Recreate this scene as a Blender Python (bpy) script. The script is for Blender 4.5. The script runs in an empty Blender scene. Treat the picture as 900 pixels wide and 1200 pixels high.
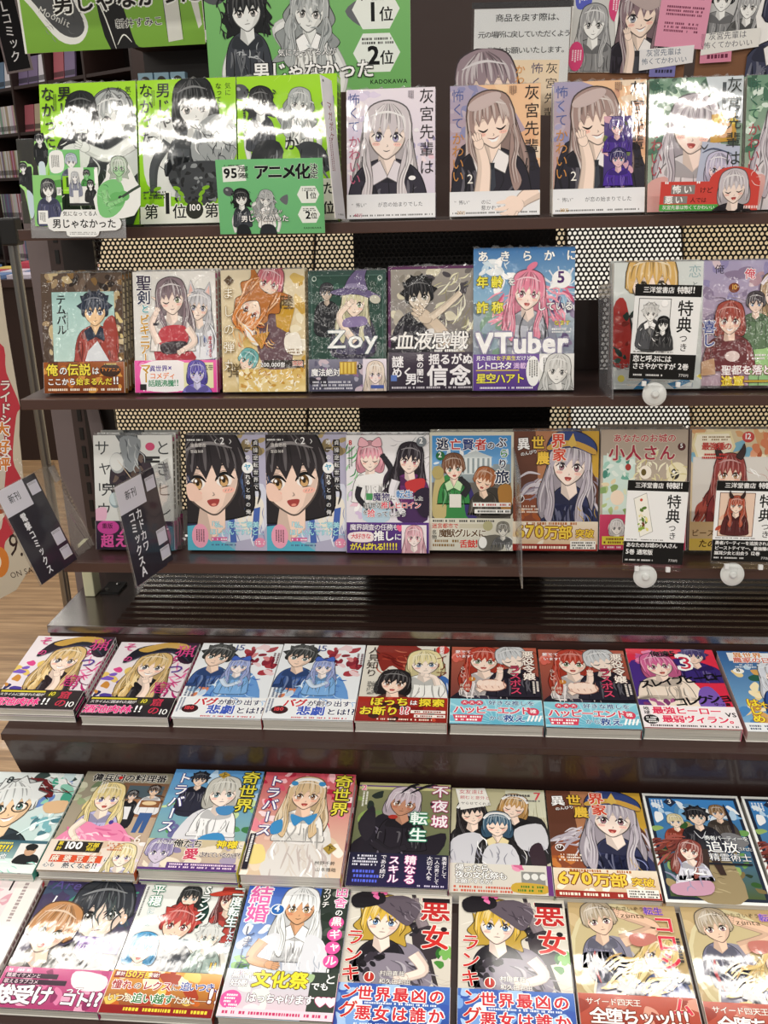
import bpy, bmesh, math, random
from mathutils import Matrix, Vector
C = bpy.context.scene.collection
sc = bpy.context.scene
# ------------------------------------------------------------------ camera
EYE = 1.45
TH, YA, RO, FPX = 0.3401, -0.0958, -0.0277, 1102.7288
fw = Vector((math.sin(YA)*math.cos(TH), math.cos(YA)*math.cos(TH), -math.sin(TH)))
r0 = Vector((math.cos(YA), -math.sin(YA), 0)); u0 = r0.cross(fw)
RT = r0*math.cos(RO)+u0*math.sin(RO); UP = u0*math.cos(RO)-r0*math.sin(RO)
cd = bpy.data.cameras.new('camera'); cam = bpy.data.objects.new('camera', cd); C.objects.link(cam)
cam.matrix_world = Matrix(((RT.x, UP.x, -fw.x, 0), (RT.y, UP.y, -fw.y, 0), (RT.z, UP.z, -fw.z, EYE), (0, 0, 0, 1)))
cd.sensor_fit = 'VERTICAL'; cd.sensor_height = 36; cd.lens = 36*FPX/1200; cd.clip_start = .05
sc.camera = cam
# ------------------------------------------------------------------ light and exposure
sc.view_settings.view_transform = 'Standard'; sc.view_settings.look = 'None'
sc.view_settings.gamma = 1; sc.view_settings.use_curve_mapping = False
sc.view_settings.exposure = 0.0
w = bpy.data.worlds.new('world'); sc.world = w; w.use_nodes = True
w.node_tree.nodes['Background'].inputs[0].default_value = (1, .95, .88, 1)
w.node_tree.nodes['Background'].inputs[1].default_value = .29
def tube(x, y, power, lx=1.2, ly=.11, z=2.75):
    l = bpy.data.lights.new('ceiling_or_fill_tube', 'AREA'); l.shape = 'RECTANGLE'; l.size = lx; l.size_y = ly
    l.energy = power; l.color = (1, .95, .87)
    o = bpy.data.objects.new('ceiling_or_fill_tube', l); C.objects.link(o); o.location = (x, y, z)
for x, p, lx in ((-2.55, 20, 1.2), (-1.05, 20, 1.2), (.78, 10, .34), (2.1, 20, 1.2)): tube(x, -.56, p, lx)
for x in (-2.6, -1.3, .7, 2.1): tube(x, 2.05, 12.5)
for x in (-2.4, -1.0, .5, 1.9): tube(x, .72, 6)  # row added to brighten the pale boards behind the rack
for x in (-2.2, -.8, .6, 2.0): tube(x, -3.2, 17); tube(x, 4.6, 15)  # row in front of the rack is added fill for the two lower shelves
for x in (-3.5, -1.8, 0): tube(x, 6.2, 9)
# ------------------------------------------------------------------ helpers
def lin(h):
    if isinstance(h, tuple): return h
    h = h.lstrip('#')
    if len(h) == 3: h = ''.join(c*2 for c in h)
    f = lambda v: v/12.92 if v <= .04045 else ((v+.055)/1.055)**2.4
    return tuple(f(int(h[i:i+2], 16)/255) for i in (0, 2, 4))
def shade(h, k):
    h = h.lstrip('#')
    if len(h) == 3: h = ''.join(c*2 for c in h)
    v = [int(h[i:i+2], 16) for i in (0, 2, 4)]
    v = [x*k if k <= 1 else 255-(255-x)*(2-k) for x in v]
    return '#%02x%02x%02x' % tuple(int(max(0, min(255, x))) for x in v)
def mat(name, col, rough=.5, metal=0, coat=0, bump=None, spec=.5):
    m = bpy.data.materials.new(name); m.use_nodes = True; b = m.node_tree.nodes['Principled BSDF']
    b.inputs['Base Color'].default_value = (*lin(col), 1); b.inputs['Roughness'].default_value = rough
    b.inputs['Metallic'].default_value = metal; b.inputs['Coat Weight'].default_value = coat
    b.inputs['Specular IOR Level'].default_value = spec
    if bump:
        n = m.node_tree.nodes; l = m.node_tree.links
        t = n.new('ShaderNodeTexNoise'); t.inputs['Scale'].default_value = bump[0]; t.inputs['Detail'].default_value = 3
        c = n.new('ShaderNodeTexCoord'); l.new(c.outputs['Object'], t.inputs['Vector'])
        p = n.new('ShaderNodeBump'); p.inputs['Strength'].default_value = bump[1]; p.inputs['Distance'].default_value = bump[2]
        l.new(t.outputs['Fac'], p.inputs['Height']); l.new(p.outputs['Normal'], b.inputs['Normal'])
    return m
def print_mat(name, rough, coat, crough, layers, transl=0):
    """printed paper: the ink comes from the mesh's own colour attribute; film/gloss on top"""
    m = bpy.data.materials.new(name); m.use_nodes = True; n = m.node_tree.nodes; l = m.node_tree.links
    b = n['Principled BSDF']
    a = n.new('ShaderNodeAttribute'); a.attribute_name = 'ink'; l.new(a.outputs['Color'], b.inputs['Base Color'])
    b.inputs['Roughness'].default_value = rough; b.inputs['Coat Weight'].default_value = coat
    b.inputs['Coat Roughness'].default_value = crough; b.inputs['Specular IOR Level'].default_value = .1
    if layers:
        c = n.new('ShaderNodeTexCoord'); oi = n.new('ShaderNodeObjectInfo')
        mu = n.new('ShaderNodeVectorMath'); mu.operation = 'SCALE'
        cb = n.new('ShaderNodeCombineXYZ')
        for i in range(3): l.new(oi.outputs['Random'], cb.inputs[i])
        l.new(cb.outputs[0], mu.inputs[0]); mu.inputs['Scale'].default_value = 3.7
        ad = n.new('ShaderNodeVectorMath'); l.new(c.outputs['Object'], ad.inputs[0]); l.new(mu.outputs[0], ad.inputs[1])
        prev = None
        for (sx, sy, sz, scale, strength, dist, dtl, rot) in layers:
            mp = n.new('ShaderNodeMapping'); mp.inputs['Scale'].default_value = (sx, sy, sz); mp.inputs['Rotation'].default_value = (0, 0, rot)
            l.new(ad.outputs[0], mp.inputs[0])
            t = n.new('ShaderNodeTexNoise'); t.inputs['Scale'].default_value = scale; t.inputs['Detail'].default_value = dtl
            l.new(mp.outputs[0], t.inputs['Vector'])
            p = n.new('ShaderNodeBump'); p.inputs['Strength'].default_value = strength; p.inputs['Distance'].default_value = dist
            l.new(t.outputs['Fac'], p.inputs['Height'])
            if prev: l.new(prev.outputs['Normal'], p.inputs['Normal'])
            prev = p
        l.new(prev.outputs['Normal'], b.inputs['Coat Normal'])
    return m
def clear_mat(name, tint=(1, 1, 1), mixf=.12, rough=.05, frost=0.):
    m = bpy.data.materials.new(name); m.use_nodes = True; n = m.node_tree.nodes; l = m.node_tree.links
    n.remove(n['Principled BSDF']); o = n['Material Output']
    tr = n.new('ShaderNodeBsdfTransparent'); tr.inputs[0].default_value = (*tint, 1)
    g = n.new('ShaderNodeBsdfGlossy'); g.inputs['Roughness'].default_value = rough
    d = n.new('ShaderNodeBsdfDiffuse'); d.inputs[0].default_value = (.85, .86, .88, 1)
    lw = n.new('ShaderNodeLayerWeight'); lw.inputs[0].default_value = .25
    ma = n.new('ShaderNodeMath'); ma.operation = 'MULTIPLY_ADD'; ma.inputs[1].default_value = .4; ma.inputs[2].default_value = mixf*.4
    ma.use_clamp = True
    l.new(lw.outputs['Fresnel'], ma.inputs[0])
    m1 = n.new('ShaderNodeMixShader'); m1.inputs[0].default_value = frost
    l.new(tr.outputs[0], m1.inputs[1]); l.new(d.outputs[0], m1.inputs[2])
    m2 = n.new('ShaderNodeMixShader'); l.new(ma.outputs[0], m2.inputs[0]); l.new(m1.outputs[0], m2.inputs[1]); l.new(g.outputs[0], m2.inputs[2])
    l.new(m2.outputs[0], o.inputs[0])
    return m
def tag(o, label=None, cat=None, group=None, kind=None):
    for k, v in (('label', label), ('category', cat), ('group', group), ('kind', kind)):
        if v: o[k] = v
    return o
def empty(name, loc, label, cat, group=None, rot=(0, 0, 0)):
    o = bpy.data.objects.new(name, None); C.objects.link(o); o.location = loc; o.rotation_euler = rot
    o.empty_display_size = .02
    return tag(o, label, cat, group)
def link(name, me, parent=None, m=None):
    o = bpy.data.objects.new(name, me); C.objects.link(o); o.parent = parent
    if m is not None: me.materials.append(m)
    return o
class MB:
    def __init__(s): s.v = []; s.f = []
    def box(s, x0, x1, y0, y1, z0, z1, b=0):
        k = len(s.v)
        s.v += [(x, y, z) for z in (z0, z1) for y in (y0, y1) for x in (x0, x1)]
        s.f += [tuple(k+i for i in q) for q in ((0, 2, 3, 1), (4, 5, 7, 6), (0, 1, 5, 4), (2, 6, 7, 3), (0, 4, 6, 2), (1, 3, 7, 5))]
        return s
    def hexa(s, a, b):           # two quads of 4 points joined: a thick plate or wedge
        k = len(s.v); s.v += [tuple(p) for p in a]+[tuple(p) for p in b]
        s.f += [(k, k+1, k+2, k+3), (k+7, k+6, k+5, k+4)]+[(k+i, k+4+i, k+4+(i+1) % 4, k+(i+1) % 4) for i in range(4)]
        return s
    def prism(s, pts, d):        # polygon of 3-D points extruded along vector d
        k = len(s.v); n = len(pts); d = Vector(d)
        s.v += [tuple(p) for p in pts]+[tuple(Vector(p)+d) for p in pts]
        s.f += [tuple(range(k, k+n)), tuple(range(k+2*n-1, k+n-1, -1))]+[(k+i, k+n+i, k+n+(i+1) % n, k+(i+1) % n) for i in range(n)]
        return s
    def cyl(s, a, b, r, n=16, r2=None):
        a = Vector(a); b = Vector(b); ax = (b-a).normalized(); r2 = r if r2 is None else r2
        e = ax.orthogonal().normalized(); g = ax.cross(e); k = len(s.v)
        for p, q in ((a, r), (b, r2)):
            s.v += [tuple(p+(e*math.cos(6.28319*i/n)+g*math.sin(6.28319*i/n))*q) for i in range(n)]
        s.f += [tuple(range(k+n-1, k-1, -1)), tuple(range(k+n, k+2*n))]+[(k+i, k+(i+1) % n, k+n+(i+1) % n, k+n+i) for i in range(n)]
        return s
    def lathe(s, c, ax, prof, n=20):
        c = Vector(c); ax = Vector(ax).normalized(); e = ax.orthogonal().normalized(); g = ax.cross(e); k = len(s.v)
        for (r, h) in prof:
            s.v += [tuple(c+ax*h+(e*math.cos(6.28319*i/n)+g*math.sin(6.28319*i/n))*r) for i in range(n)]
        m = len(prof)
        for j in range(m-1):
            s.f += [(k+j*n+i, k+j*n+(i+1) % n, k+(j+1)*n+(i+1) % n, k+(j+1)*n+i) for i in range(n)]
        s.f += [tuple(range(k+n-1, k-1, -1)), tuple(range(k+(m-1)*n, k+m*n))]
        return s
    def mesh(s, name, bevel=0):
        me = bpy.data.meshes.new(name); me.from_pydata(s.v, [], s.f)
        b = bmesh.new(); b.from_mesh(me)
        bmesh.ops.recalc_face_normals(b, faces=b.faces)
        if bevel: bmesh.ops.bevel(b, geom=list(b.edges), offset=bevel, segments=2, affect='EDGES', profile=.6)
        b.to_mesh(me); b.free(); return me
    def build(s, name, m, parent=None, bevel=0): return link(name, s.mesh(name, bevel), parent, m)
def at(px, py, Y):
    d = fw+RT*((px-450)/FPX)-UP*((py-600)/FPX); d = d*(Y/d.y); return Vector((d.x, d.y, d.z+EYE))
# ------------------------------------------------------------------ printed artwork
GL = {}
def glyph(ch, off):
    k = (ch, off)
    if k not in GL:
        c = bpy.data.curves.new('g', 'FONT'); c.body = ch; c.resolution_u = 2; c.offset = off; c.fill_mode = 'FRONT'
        o = bpy.data.objects.new('g', c); m = o.to_mesh()
        v = [(p.co.x, p.co.y) for p in m.vertices]; f = [tuple(p.vertices) for p in m.polygons]
        wd = max([p[0] for p in v]+[.25]); o.to_mesh_clear(); bpy.data.objects.remove(o); bpy.data.curves.remove(c)
        GL[k] = (v, f, wd)
    return GL[k]
def spline(pts, n=4, closed=True):
    out = []; N = len(pts)
    for i in range(N if closed else N-1):
        g = lambda j: pts[j % N] if closed else pts[max(0, min(N-1, j))]
        p0, p1, p2, p3 = g(i-1), g(i), g(i+1), g(i+2)
        for k in range(n):
            t = k/n; t2 = t*t; t3 = t2*t
            out.append(tuple(.5*(2*p1[c]+(p2[c]-p0[c])*t+(2*p0[c]-5*p1[c]+4*p2[c]-p3[c])*t2+(3*p1[c]-p0[c]-3*p2[c]+p3[c])*t3) for c in (0, 1)))
    if not closed: out.append(tuple(pts[-1]))
    return out
def clip(poly, w, h):
    for ax, lim, sg in ((0, 0, 1), (0, w, -1), (1, 0, 1), (1, h, -1)):
        if not poly: return poly
        if all((p[ax]-lim)*sg >= 0 for p in poly): continue
        out = []
        for i, p in enumerate(poly):
            q = poly[i-1]; dp = (p[ax]-lim)*sg; dq = (q[ax]-lim)*sg
            if (dp >= 0) != (dq >= 0):
                t = dq/(dq-dp); out.append(tuple(q[c]+(p[c]-q[c])*t for c in range(len(p))))
            if dp >= 0: out.append(p)
        poly = out
    return poly
class Art:
    """flat artwork in units of 1/100 of the width, y downwards; every mark is a thin layer of ink"""
    STEP = .000020
    def __init__(s, h=142, w=100, seed=1): s.w = w; s.h = h; s.v = []; s.f = []; s.c = []; s.l = 0; s.r = random.Random(seed)
    def add(s, pts, col, keep=False):
        pts = clip([tuple(p) for p in pts], s.w, s.h)
        if len(pts) < 3: return s
        k = len(s.v); s.v += [(p[0], p[1], s.l) for p in pts]; s.f.append(tuple(range(k, k+len(pts))))
        c = lin(col); s.c.append([c]*len(pts))
        if not keep: s.l += 1
        return s
    def R(s, x0, y0, x1, y1, c, c2=None):
        x0, x1 = max(0, x0), min(s.w, x1); y0, y1 = max(0, y0), min(s.h, y1)
        k = len(s.v); s.v += [(x, y, s.l) for x, y in ((x0, y0), (x1, y0), (x1, y1), (x0, y1))]
        s.f.append((k, k+1, k+2, k+3)); a = lin(c); b = lin(c2) if c2 else a; s.c.append([a, a, b, b]); s.l += 1
        return s
    def P(s, pts, c, sm=0): return s.add(spline(pts, 4) if sm else pts, c)
    def E(s, x, y, rx, ry, c, rot=0, n=20, keep=False):
        cr, sr = math.cos(rot), math.sin(rot)
        return s.add([(x+rx*math.cos(6.2832*i/n)*cr-ry*math.sin(6.2832*i/n)*sr, y+rx*math.cos(6.2832*i/n)*sr+ry*math.sin(6.2832*i/n)*cr) for i in range(n)], c, keep)
    def L(s, pts, wd, c, n=5, taper=True, keep=False):
        p = spline(pts, n, False) if len(pts) > 2 else [pts[0], tuple((pts[0][i]+pts[1][i])/2 for i in (0, 1)), pts[1]]
        a, b = [], []; N = len(p)
        for i in range(N):
            q0, q1 = p[max(0, i-1)], p[min(N-1, i+1)]; dx, dy = q1[0]-q0[0], q1[1]-q0[1]; d = math.hypot(dx, dy) or 1
            ww = wd/2*((.25+.75*math.sin(3.1416*i/(N-1))) if taper else 1)
            a.append((p[i][0]-dy/d*ww, p[i][1]+dx/d*ww)); b.append((p[i][0]+dy/d*ww, p[i][1]-dx/d*ww))
        return s.add(a+b[::-1], c, keep)
    def T(s, txt, x, y, h, c, ol=None, ow=.07, v=0, b=.018, sx=1, sh=0, rot=0, gap=1.0):
        plan = []; cx, cy = x, y
        for ch in txt:
            if ch == '\n':
                if v: cx -= h*sx*1.12; cy = y
                else: cx = x; cy += h*1.15
                continue
            if ch == ' ':
                if v: cy += h*.5
                else: cx += h*.4*sx
                continue
            wide = ord(ch) > 0x2000
            wd = glyph(ch, 0)[2]
            plan.append((ch, cx, cy, wide))
            if v: cy += h*gap*(1 if wide else .9)
            else: cx += (h*gap*sx if wide else (wd+.07)*h*1.2*sx)
        cr, sr = math.cos(rot), math.sin(rot)
        def put(ch, ox, oy, wide, col, dx=0, dy=0, sub=0):
            V, F, wd = glyph(ch, 0); q = []; k = 1 if wide else 1.2
            for (gx, gy) in V:
                if v and ch in 'ー―…~〜─':
                    gx, gy = .85-gy+.05, .92-gx
                if v and ch in 'ゃゅょっャュョッ、。': gx += .12; gy += .1
                if v and not wide: gx += (1/k-wd)/2
                px = (gx+dx)*h*k*sx+sh*gy*h; py = ((.85 if wide else .69)-gy+dy)*h*k
                px += ox-x; py += oy-y; q.append((x+px*cr-py*sr, y+px*sr+py*cr))
            l0 = s.l; s.l = l0+sub
            for f in F: s.add([q[i] for i in f], col, True)
            s.l = l0
        def ring(col, r, n):
            for t in plan:
                if r < .004: put(*t, col)
                else:
                    for i in range(n): put(*t, col, r*math.cos(6.2832*(i+.5)/n), r*math.sin(6.2832*(i+.5)/n), i*.8/n)
            s.l += 1
        if ol: ring(ol, ow+max(0, b)*.5, 6 if h > 9 else 4)
        ring(c, b*.9, 4)
        return s
    def tiny(s, x, y, wd, n, h, c, fill=.8):   # illegible small print: broken dashes
        for i in range(n):
            cx = x
            while cx < x+wd:
                d = s.r.uniform(.35, .9)*h
                if s.r.random() < fill: s.add([(cx, y+i*h*1.7), (cx+d, y+i*h*1.7), (cx+d, y+i*h*1.7+h), (cx, y+i*h*1.7+h)], c, True)
                cx += d+.28*h
        s.l += 1; return s
    def vtiny(s, x, y, ht, n, h, c):
        for i in range(n):
            cy = y
            while cy < y+ht*s.r.uniform(.7, 1):
                d = s.r.uniform(.4, .9)*h; s.add([(x+i*h*1.8, cy), (x+i*h*1.8+h, cy), (x+i*h*1.8+h, cy+d), (x+i*h*1.8, cy+d)], c, True); cy += d+.3*h
        s.l += 1; return s
    def blobs(s, n, x0, y0, x1, y1, ra, rb, cols, asp=.6):
        for i in range(n):
            x, y = s.r.uniform(x0, x1), s.r.uniform(y0, y1); r = s.r.uniform(ra, rb)
            a0 = s.r.uniform(0, 6.28); pts = []
            for k in range(7):
                rr = r*s.r.uniform(.55, 1.1); t = 6.2832*k/7; px, py = rr*math.cos(t), rr*math.sin(t)*asp
                pts.append((x+px*math.cos(a0)-py*math.sin(a0), y+px*math.sin(a0)+py*math.cos(a0)))
            s.P(pts, s.r.choice(cols), 1)
        return s
    def strokes(s, n, x0, y0, x1, y1, ln, wd, cols, ang=None, spread=.4):
        for i in range(n):
            x, y = s.r.uniform(x0, x1), s.r.uniform(y0, y1); a = s.r.uniform(0, 6.28) if ang is None else ang+s.r.uniform(-spread, spread)
            l = ln*s.r.uniform(.5, 1.2); b = s.r.uniform(-.25, .25)*l
            s.L([(x, y), (x+math.cos(a)*l*.5-math.sin(a)*b, y+math.sin(a)*l*.5+math.cos(a)*b), (x+math.cos(a)*l, y+math.sin(a)*l)], wd*s.r.uniform(.5, 1.2), s.r.choice(cols))
        return s
    def rays(s, cx, cy, n, r0, r1, wd, c):
        for i in range(n):
            a = 6.2832*(i+s.r.random()*.6)/n; k = wd*s.r.uniform(.4, 1)
            s.add([(cx+r1*math.cos(a-k), cy+r1*math.sin(a-k)), (cx+r1*math.cos(a+k), cy+r1*math.sin(a+k)), (cx+r0*math.cos(a), cy+r0*math.sin(a))], c, True)
        s.l += 1; return s
    def arm(s, pts, w0, w1, skin, hand=True):
        p = spline(pts, 5, False); N = len(p); a = []; b = []
        for i in range(N):
            q0, q1 = p[max(0, i-1)], p[min(N-1, i+1)]; dx, dy = q1[0]-q0[0], q1[1]-q0[1]; d = math.hypot(dx, dy) or 1; ww = w0+(w1-w0)*i/(N-1)
            a.append((p[i][0]-dy/d*ww, p[i][1]+dx/d*ww)); b.append((p[i][0]+dy/d*ww, p[i][1]-dx/d*ww))
        o = a+b[::-1]; cx, cy = sum(q[0] for q in o)/len(o), sum(q[1] for q in o)/len(o)
        dk = shade(skin, .68)
        big = [(q[0]+(q[0]-cx)/max(1e-6, math.hypot(q[0]-cx, q[1]-cy))*w1*.14, q[1]+(q[1]-cy)/max(1e-6, math.hypot(q[0]-cx, q[1]-cy))*w1*.14) for q in o]
        def band(A, B, col):
            l0 = s.l
            for i in range(N-1):
                s.l = l0+i*.9/N; s.add([A[i], A[i+1], B[i+1], B[i]], col, True)
            s.l = l0+1
        ex = lambda P, Q: [(p_[0]+(p_[0]-q_[0])*.07, p_[1]+(p_[1]-q_[1])*.07) for p_, q_ in zip(P, Q)]
        band(ex(a, b), ex(b, a), dk); band(a, b, skin)
        band([(p_[0]*.68+q_[0]*.32, p_[1]*.68+q_[1]*.32) for p_, q_ in zip(b, a)], b, shade(skin, .9))
        if hand:
            x, y = p[-1]; dx, dy = p[-1][0]-p[-3][0], p[-1][1]-p[-3][1]; d = math.hypot(dx, dy) or 1; dx /= d; dy /= d; t = math.atan2(dy, dx)
            s.E(x+dx*w1*.7, y+dy*w1*.7, w1*1.45, w1*1.15, dk, t); s.E(x+dx*w1*.7, y+dy*w1*.7, w1*1.32, w1*1.03, skin, t)
            for k, (sp, ln) in enumerate(((-.75, 1.5), (-.28, 1.9), (.2, 1.8), (.65, 1.4))):
                fx, fy = x+dx*w1*1.6-dy*w1*sp*1.1, y+dy*w1*1.6+dx*w1*sp*1.1
                s.E(fx+dx*w1*ln*.3, fy+dy*w1*ln*.3, w1*ln*.55, w1*.34, dk, t+sp*.3, 12); s.E(fx+dx*w1*ln*.3, fy+dy*w1*ln*.3, w1*ln*.5, w1*.25, skin, t+sp*.3, 12)
        return s
    # a generic cartoon bust: (x, y) is the middle of the face, q half its width
    def fig(s, x, y, q, hair='#886', style='long', skin='#fbe3d2', top='#334', rot=0, eye='#57a', mouth='smile', wink=0, blush=1, collar=None, tie=None, hat=None, hatc='#333', hat2='#a83', ears=None, body=True, bw=1, blen=5.5, line=.75, hl=1.45, glasses=None, strands=9, skinv=True, flip=1, hem=None):
        cr, sr = math.cos(rot), math.sin(rot); R = s.r
        def t(p): a, b = p[0]*q*flip, p[1]*q; return (x+a*cr-b*sr, y+a*sr+b*cr)
        def up(p): return (x+p[0]*q*flip, y+p[1]*q)          # body stays upright
        def shp(pts, c, sm=1, o=.06, f=t, n=4):
            pp = spline(pts, n) if sm else pts
            if o:
                cx = sum(p[0] for p in pp)/len(pp); cy = sum(p[1] for p in pp)/len(pp)
                s.add([f((p[0]+(p[0]-cx)/(math.hypot(p[0]-cx, p[1]-cy)+1e-6)*o, p[1]+(p[1]-cy)/(math.hypot(p[0]-cx, p[1]-cy)+1e-6)*o)) for p in pp], shade(c, .5*line))
            s.add([f(p) for p in pp], c)
        hd = shade(hair, .72); hs = shade(hair, .86); hh = shade(hair, hl)
        back = {'long': [(-1.2, -.6), (-.9, -1.4), (0, -1.72), (.9, -1.4), (1.2, -.6), (1.42, .6), (1.75, 2.2), (1.35, 3.5), (.7, 2.6), (-.7, 2.6), (-1.35, 3.5), (-1.75, 2.2), (-1.42, .6)],
                'wave': [(-1.2, -.6), (-.9, -1.4), (0, -1.72), (.9, -1.4), (1.25, -.6), (1.75, .3), (1.5, 1), (2.2, 1.7), (1.7, 2.5), (2.3, 3.5), (1.1, 3), (.5, 2.4), (-.5, 2.4), (-1.1, 3.1), (-2.3, 3.4), (-1.7, 2.5), (-2.2, 1.6), (-1.5, 1), (-1.75, .3)],
                'bob': [(-1.2, -.6), (-.9, -1.4), (0, -1.7), (.9, -1.4), (1.2, -.6), (1.42, .4), (1.3, 1.25), (.7, 1.45), (-.7, 1.45), (-1.3, 1.25), (-1.42, .4)],
                'curl': [(-1.2, -.6), (-1, -1.5), (0, -1.85), (1, -1.5), (1.45, -.7), (1.35, -.1), (1.7, .5), (1.35, .9), (1.5, 1.6), (.8, 1.4), (-.8, 1.4), (-1.5, 1.6), (-1.35, .9), (-1.7, .5), (-1.35, -.1), (-1.45, -.7)],
                'short': [(-1.1, -.6), (-.9, -1.45), (0, -1.7), (.9, -1.45), (1.15, -.6), (1.15, .3), (.6, .5), (-.6, .5), (-1.15, .3)],
                'twin': [(-1.1, -.6), (-.9, -1.4), (0, -1.7), (.9, -1.4), (1.1, -.6), (1.1, .4), (.6, .6), (-.6, .6), (-1.1, .4)]}
        back['spiky'] = back['short']
        if style == 'twin':
            for e in (-1, 1): shp([(e*1.0, -1.0), (e*1.7, -1.3), (e*2.5, .2), (e*2.7, 2), (e*2.2, 3.2), (e*1.75, 1.5), (e*1.35, .2)], hs)
        shp(back[style], hs)
        if style in ('long', 'wave'):
            for k in range(strands):
                e = R.choice((-1, 1)); a = R.uniform(.75, 1.25)
                s.L([t((e*a, -.8)), t((e*(a+.22), .8)), t((e*(a+R.uniform(0, .5)), 2.2)), t((e*(a+R.uniform(-.2, .5)), 3.1))], q*R.uniform(.06, .16), R.choice((hd, hair, hh)))
        if body:
            shp([(-.5*bw, 1.3), (-1.5*bw, 1.75), (-2.05*bw, 2.6), (-2.3*bw, 4), (-2.0*bw, blen), (2.0*bw, blen), (2.3*bw, 4), (2.05*bw, 2.6), (1.5*bw, 1.75), (.5*bw, 1.3)], top, 1, .06, up)
            for k in range(13):
                e = R.choice((-1, 1)); a = R.uniform(.3, 1.8)*bw
                s.L([up((e*a, 2+R.random())), up((e*(a+R.uniform(-.3, .3)), 3)), up((e*(a+R.uniform(-.4, .4)), 3.6+R.random()))], q*R.uniform(.06, .2), R.choice((shade(top, .7), shade(top, 1.25))))
            s.P([up((-1.1*bw, 1.55)), up((0, 2.0)), up((1.1*bw, 1.55)), up((1.5*bw, 2.2)), up((.4*bw, 2.5)), up((-.6*bw, 2.45)), up((-1.6*bw, 2.3))], shade(top, .78), 1); s.L([up((.05, 2.3)), up((.1, 3.4)), up((0, blen))], q*.07, shade(top, .6))
            for e in (-1, 1): s.L([up((e*1.5*bw, 2.6)), up((e*1.45*bw, 3.4)), up((e*1.6*bw, blen))], q*.1, shade(top, .55))
        s.P([t((-.42, .7)), t((.42, .7)), up((.5, 1.75)), up((0, 2.2)), up((-.5, 1.75))], shade(skin, .86))
        s.P([t((-.3, .8)), t((.42, .8)), up((.48, 1.7)), up((.05, 2.1))], skin)
        if body and collar:
            for e in (-1, 1): shp([(e*.4, 1.35), (e*1.0, 1.75), (e*.75, 2.6), (0, 2.2)], collar, 0, .05, up)
            if tie: s.P([up((-.17, 2.1)), up((.17, 2.1)), up((.26, 3.3)), up((0, 3.7)), up((-.26, 3.3))], tie); s.P([up((-.2, 2.05)), up((.2, 2.05)), up((.13, 2.4)), up((-.13, 2.4))], shade(tie, .7))
        if ears == 'elf':
            for e in (-1, 1): shp([(e*.95, -.1), (e*1.75, -.35), (e*.95, .4)], skin, 0)
        shp([(-.97, -.4), (-.93, .22), (-.7, .72), (-.26, 1.13), (0, 1.25), (.26, 1.13), (.7, .72), (.93, .22), (.97, -.4), (.7, -1.1), (-.7, -1.1)], skin)
        s.P([t((.5, .55)), t((.93, .0)), t((.92, .22)), t((.7, .72)), t((.26, 1.13)), t((0, 1.25)), t((.3, 1.0))], shade(skin, .91))
        s.P([t((-.98, -.5)), t((.98, -.5)), t((.9, -.12)), t((.3, -.3)), t((-.3, -.22)), t((-.92, -.05))], shade(skin, .88), 1)
        if blush:
            bc = lin(skin); bc = (bc[0], bc[1]*.72, bc[2]*.7)
            for e in (-1, 1): s.E(*t((e*.58, .5)), q*.22, q*.1, bc, rot); [s.L([t((e*.58+k*.1-.03, .54)), t((e*.58+k*.1+.03, .46))], q*.035, shade(skin, .7)) for k in (-1, 0, 1)]
        dk = shade(hair, .25) if line > .5 else '#222'
        for e in (-1, 1):
            if wink == e or wink == 2:
                s.L([t((e*.22, .24)), t((e*.47, .36)), t((e*.76, .2))], q*.1, dk)
            else:
                s.P([t((e*.2, .2)), t((e*.34, .0)), t((e*.58, -.04)), t((e*.74, .12)), t((e*.66, .33)), t((e*.4, .36))], '#fbf6f2', 1)
                s.E(*t((e*.46, .16)), q*.165, q*.21, shade(eye, .5), rot); s.E(*t((e*.46, .23)), q*.125, q*.125, shade(eye, 1.3), rot)
                s.E(*t((e*.46, .14)), q*.07, q*.1, shade(eye, .22), rot, 10); s.E(*t((e*.46-.05, .06)), q*.05, q*.055, '#ffffff', rot, 8)
                s.L([t((e*.16, .14)), t((e*.32, -.04)), t((e*.58, -.08)), t((e*.84, .14))], q*.11, dk); s.L([t((e*.36, .37)), t((e*.66, .35))], q*.035, dk)
                s.L([t((e*.24, -.08)), t((e*.5, -.18)), t((e*.76, -.06))], q*.03, shade(skin, .6))
            s.L([t((e*.25, -.28)), t((e*.5, -.38)), t((e*.75, -.28))], q*.05, hd)
        s.L([t((.02, .5)), t((.06, .6)), t((-.02, .63))], q*.05, shade(skin, .7))
        if mouth == 'open': s.P([t((-.2, .76)), t((.2, .76)), t((.14, .95)), t((0, 1.0)), t((-.14, .95))], '#a8433f', 1); s.E(*t((0, .93)), q*.09, q*.045, '#e98', rot, 10)
        elif mouth == 'grin': s.P([t((-.3, .72)), t((0, .8)), t((.32, .68)), t((.16, .94)), t((-.1, .96))], '#fff', 0); s.L([t((-.32, .71)), t((0, .8)), t((.34, .67))], q*.05, '#733')
        else: s.L([t((-.18, .82)), t((0, .87 if mouth == 'smile' else .8)), t((.2, .8))], q*.055, shade(skin, .45))
        if glasses:
            for e in (-1, 1):
                for k in range(12): s.L([t((e*.48+.36*math.cos(k*.5236), .18+.3*math.sin(k*.5236))), t((e*.48+.36*math.cos(k*.5236+.55), .18+.3*math.sin(k*.5236+.55)))], q*.06, glasses, 2, False, True)
            s.l += 1
        # front hair: crown, side locks and a jagged fringe
        z = [(.98, .15), (.86, -.3), (.66, .08), (.5, -.42), (.24, .14), (.08, -.46), (-.2, .12), (-.38, -.4), (-.64, .1), (-.8, -.34), (-.96, .2)]
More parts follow.
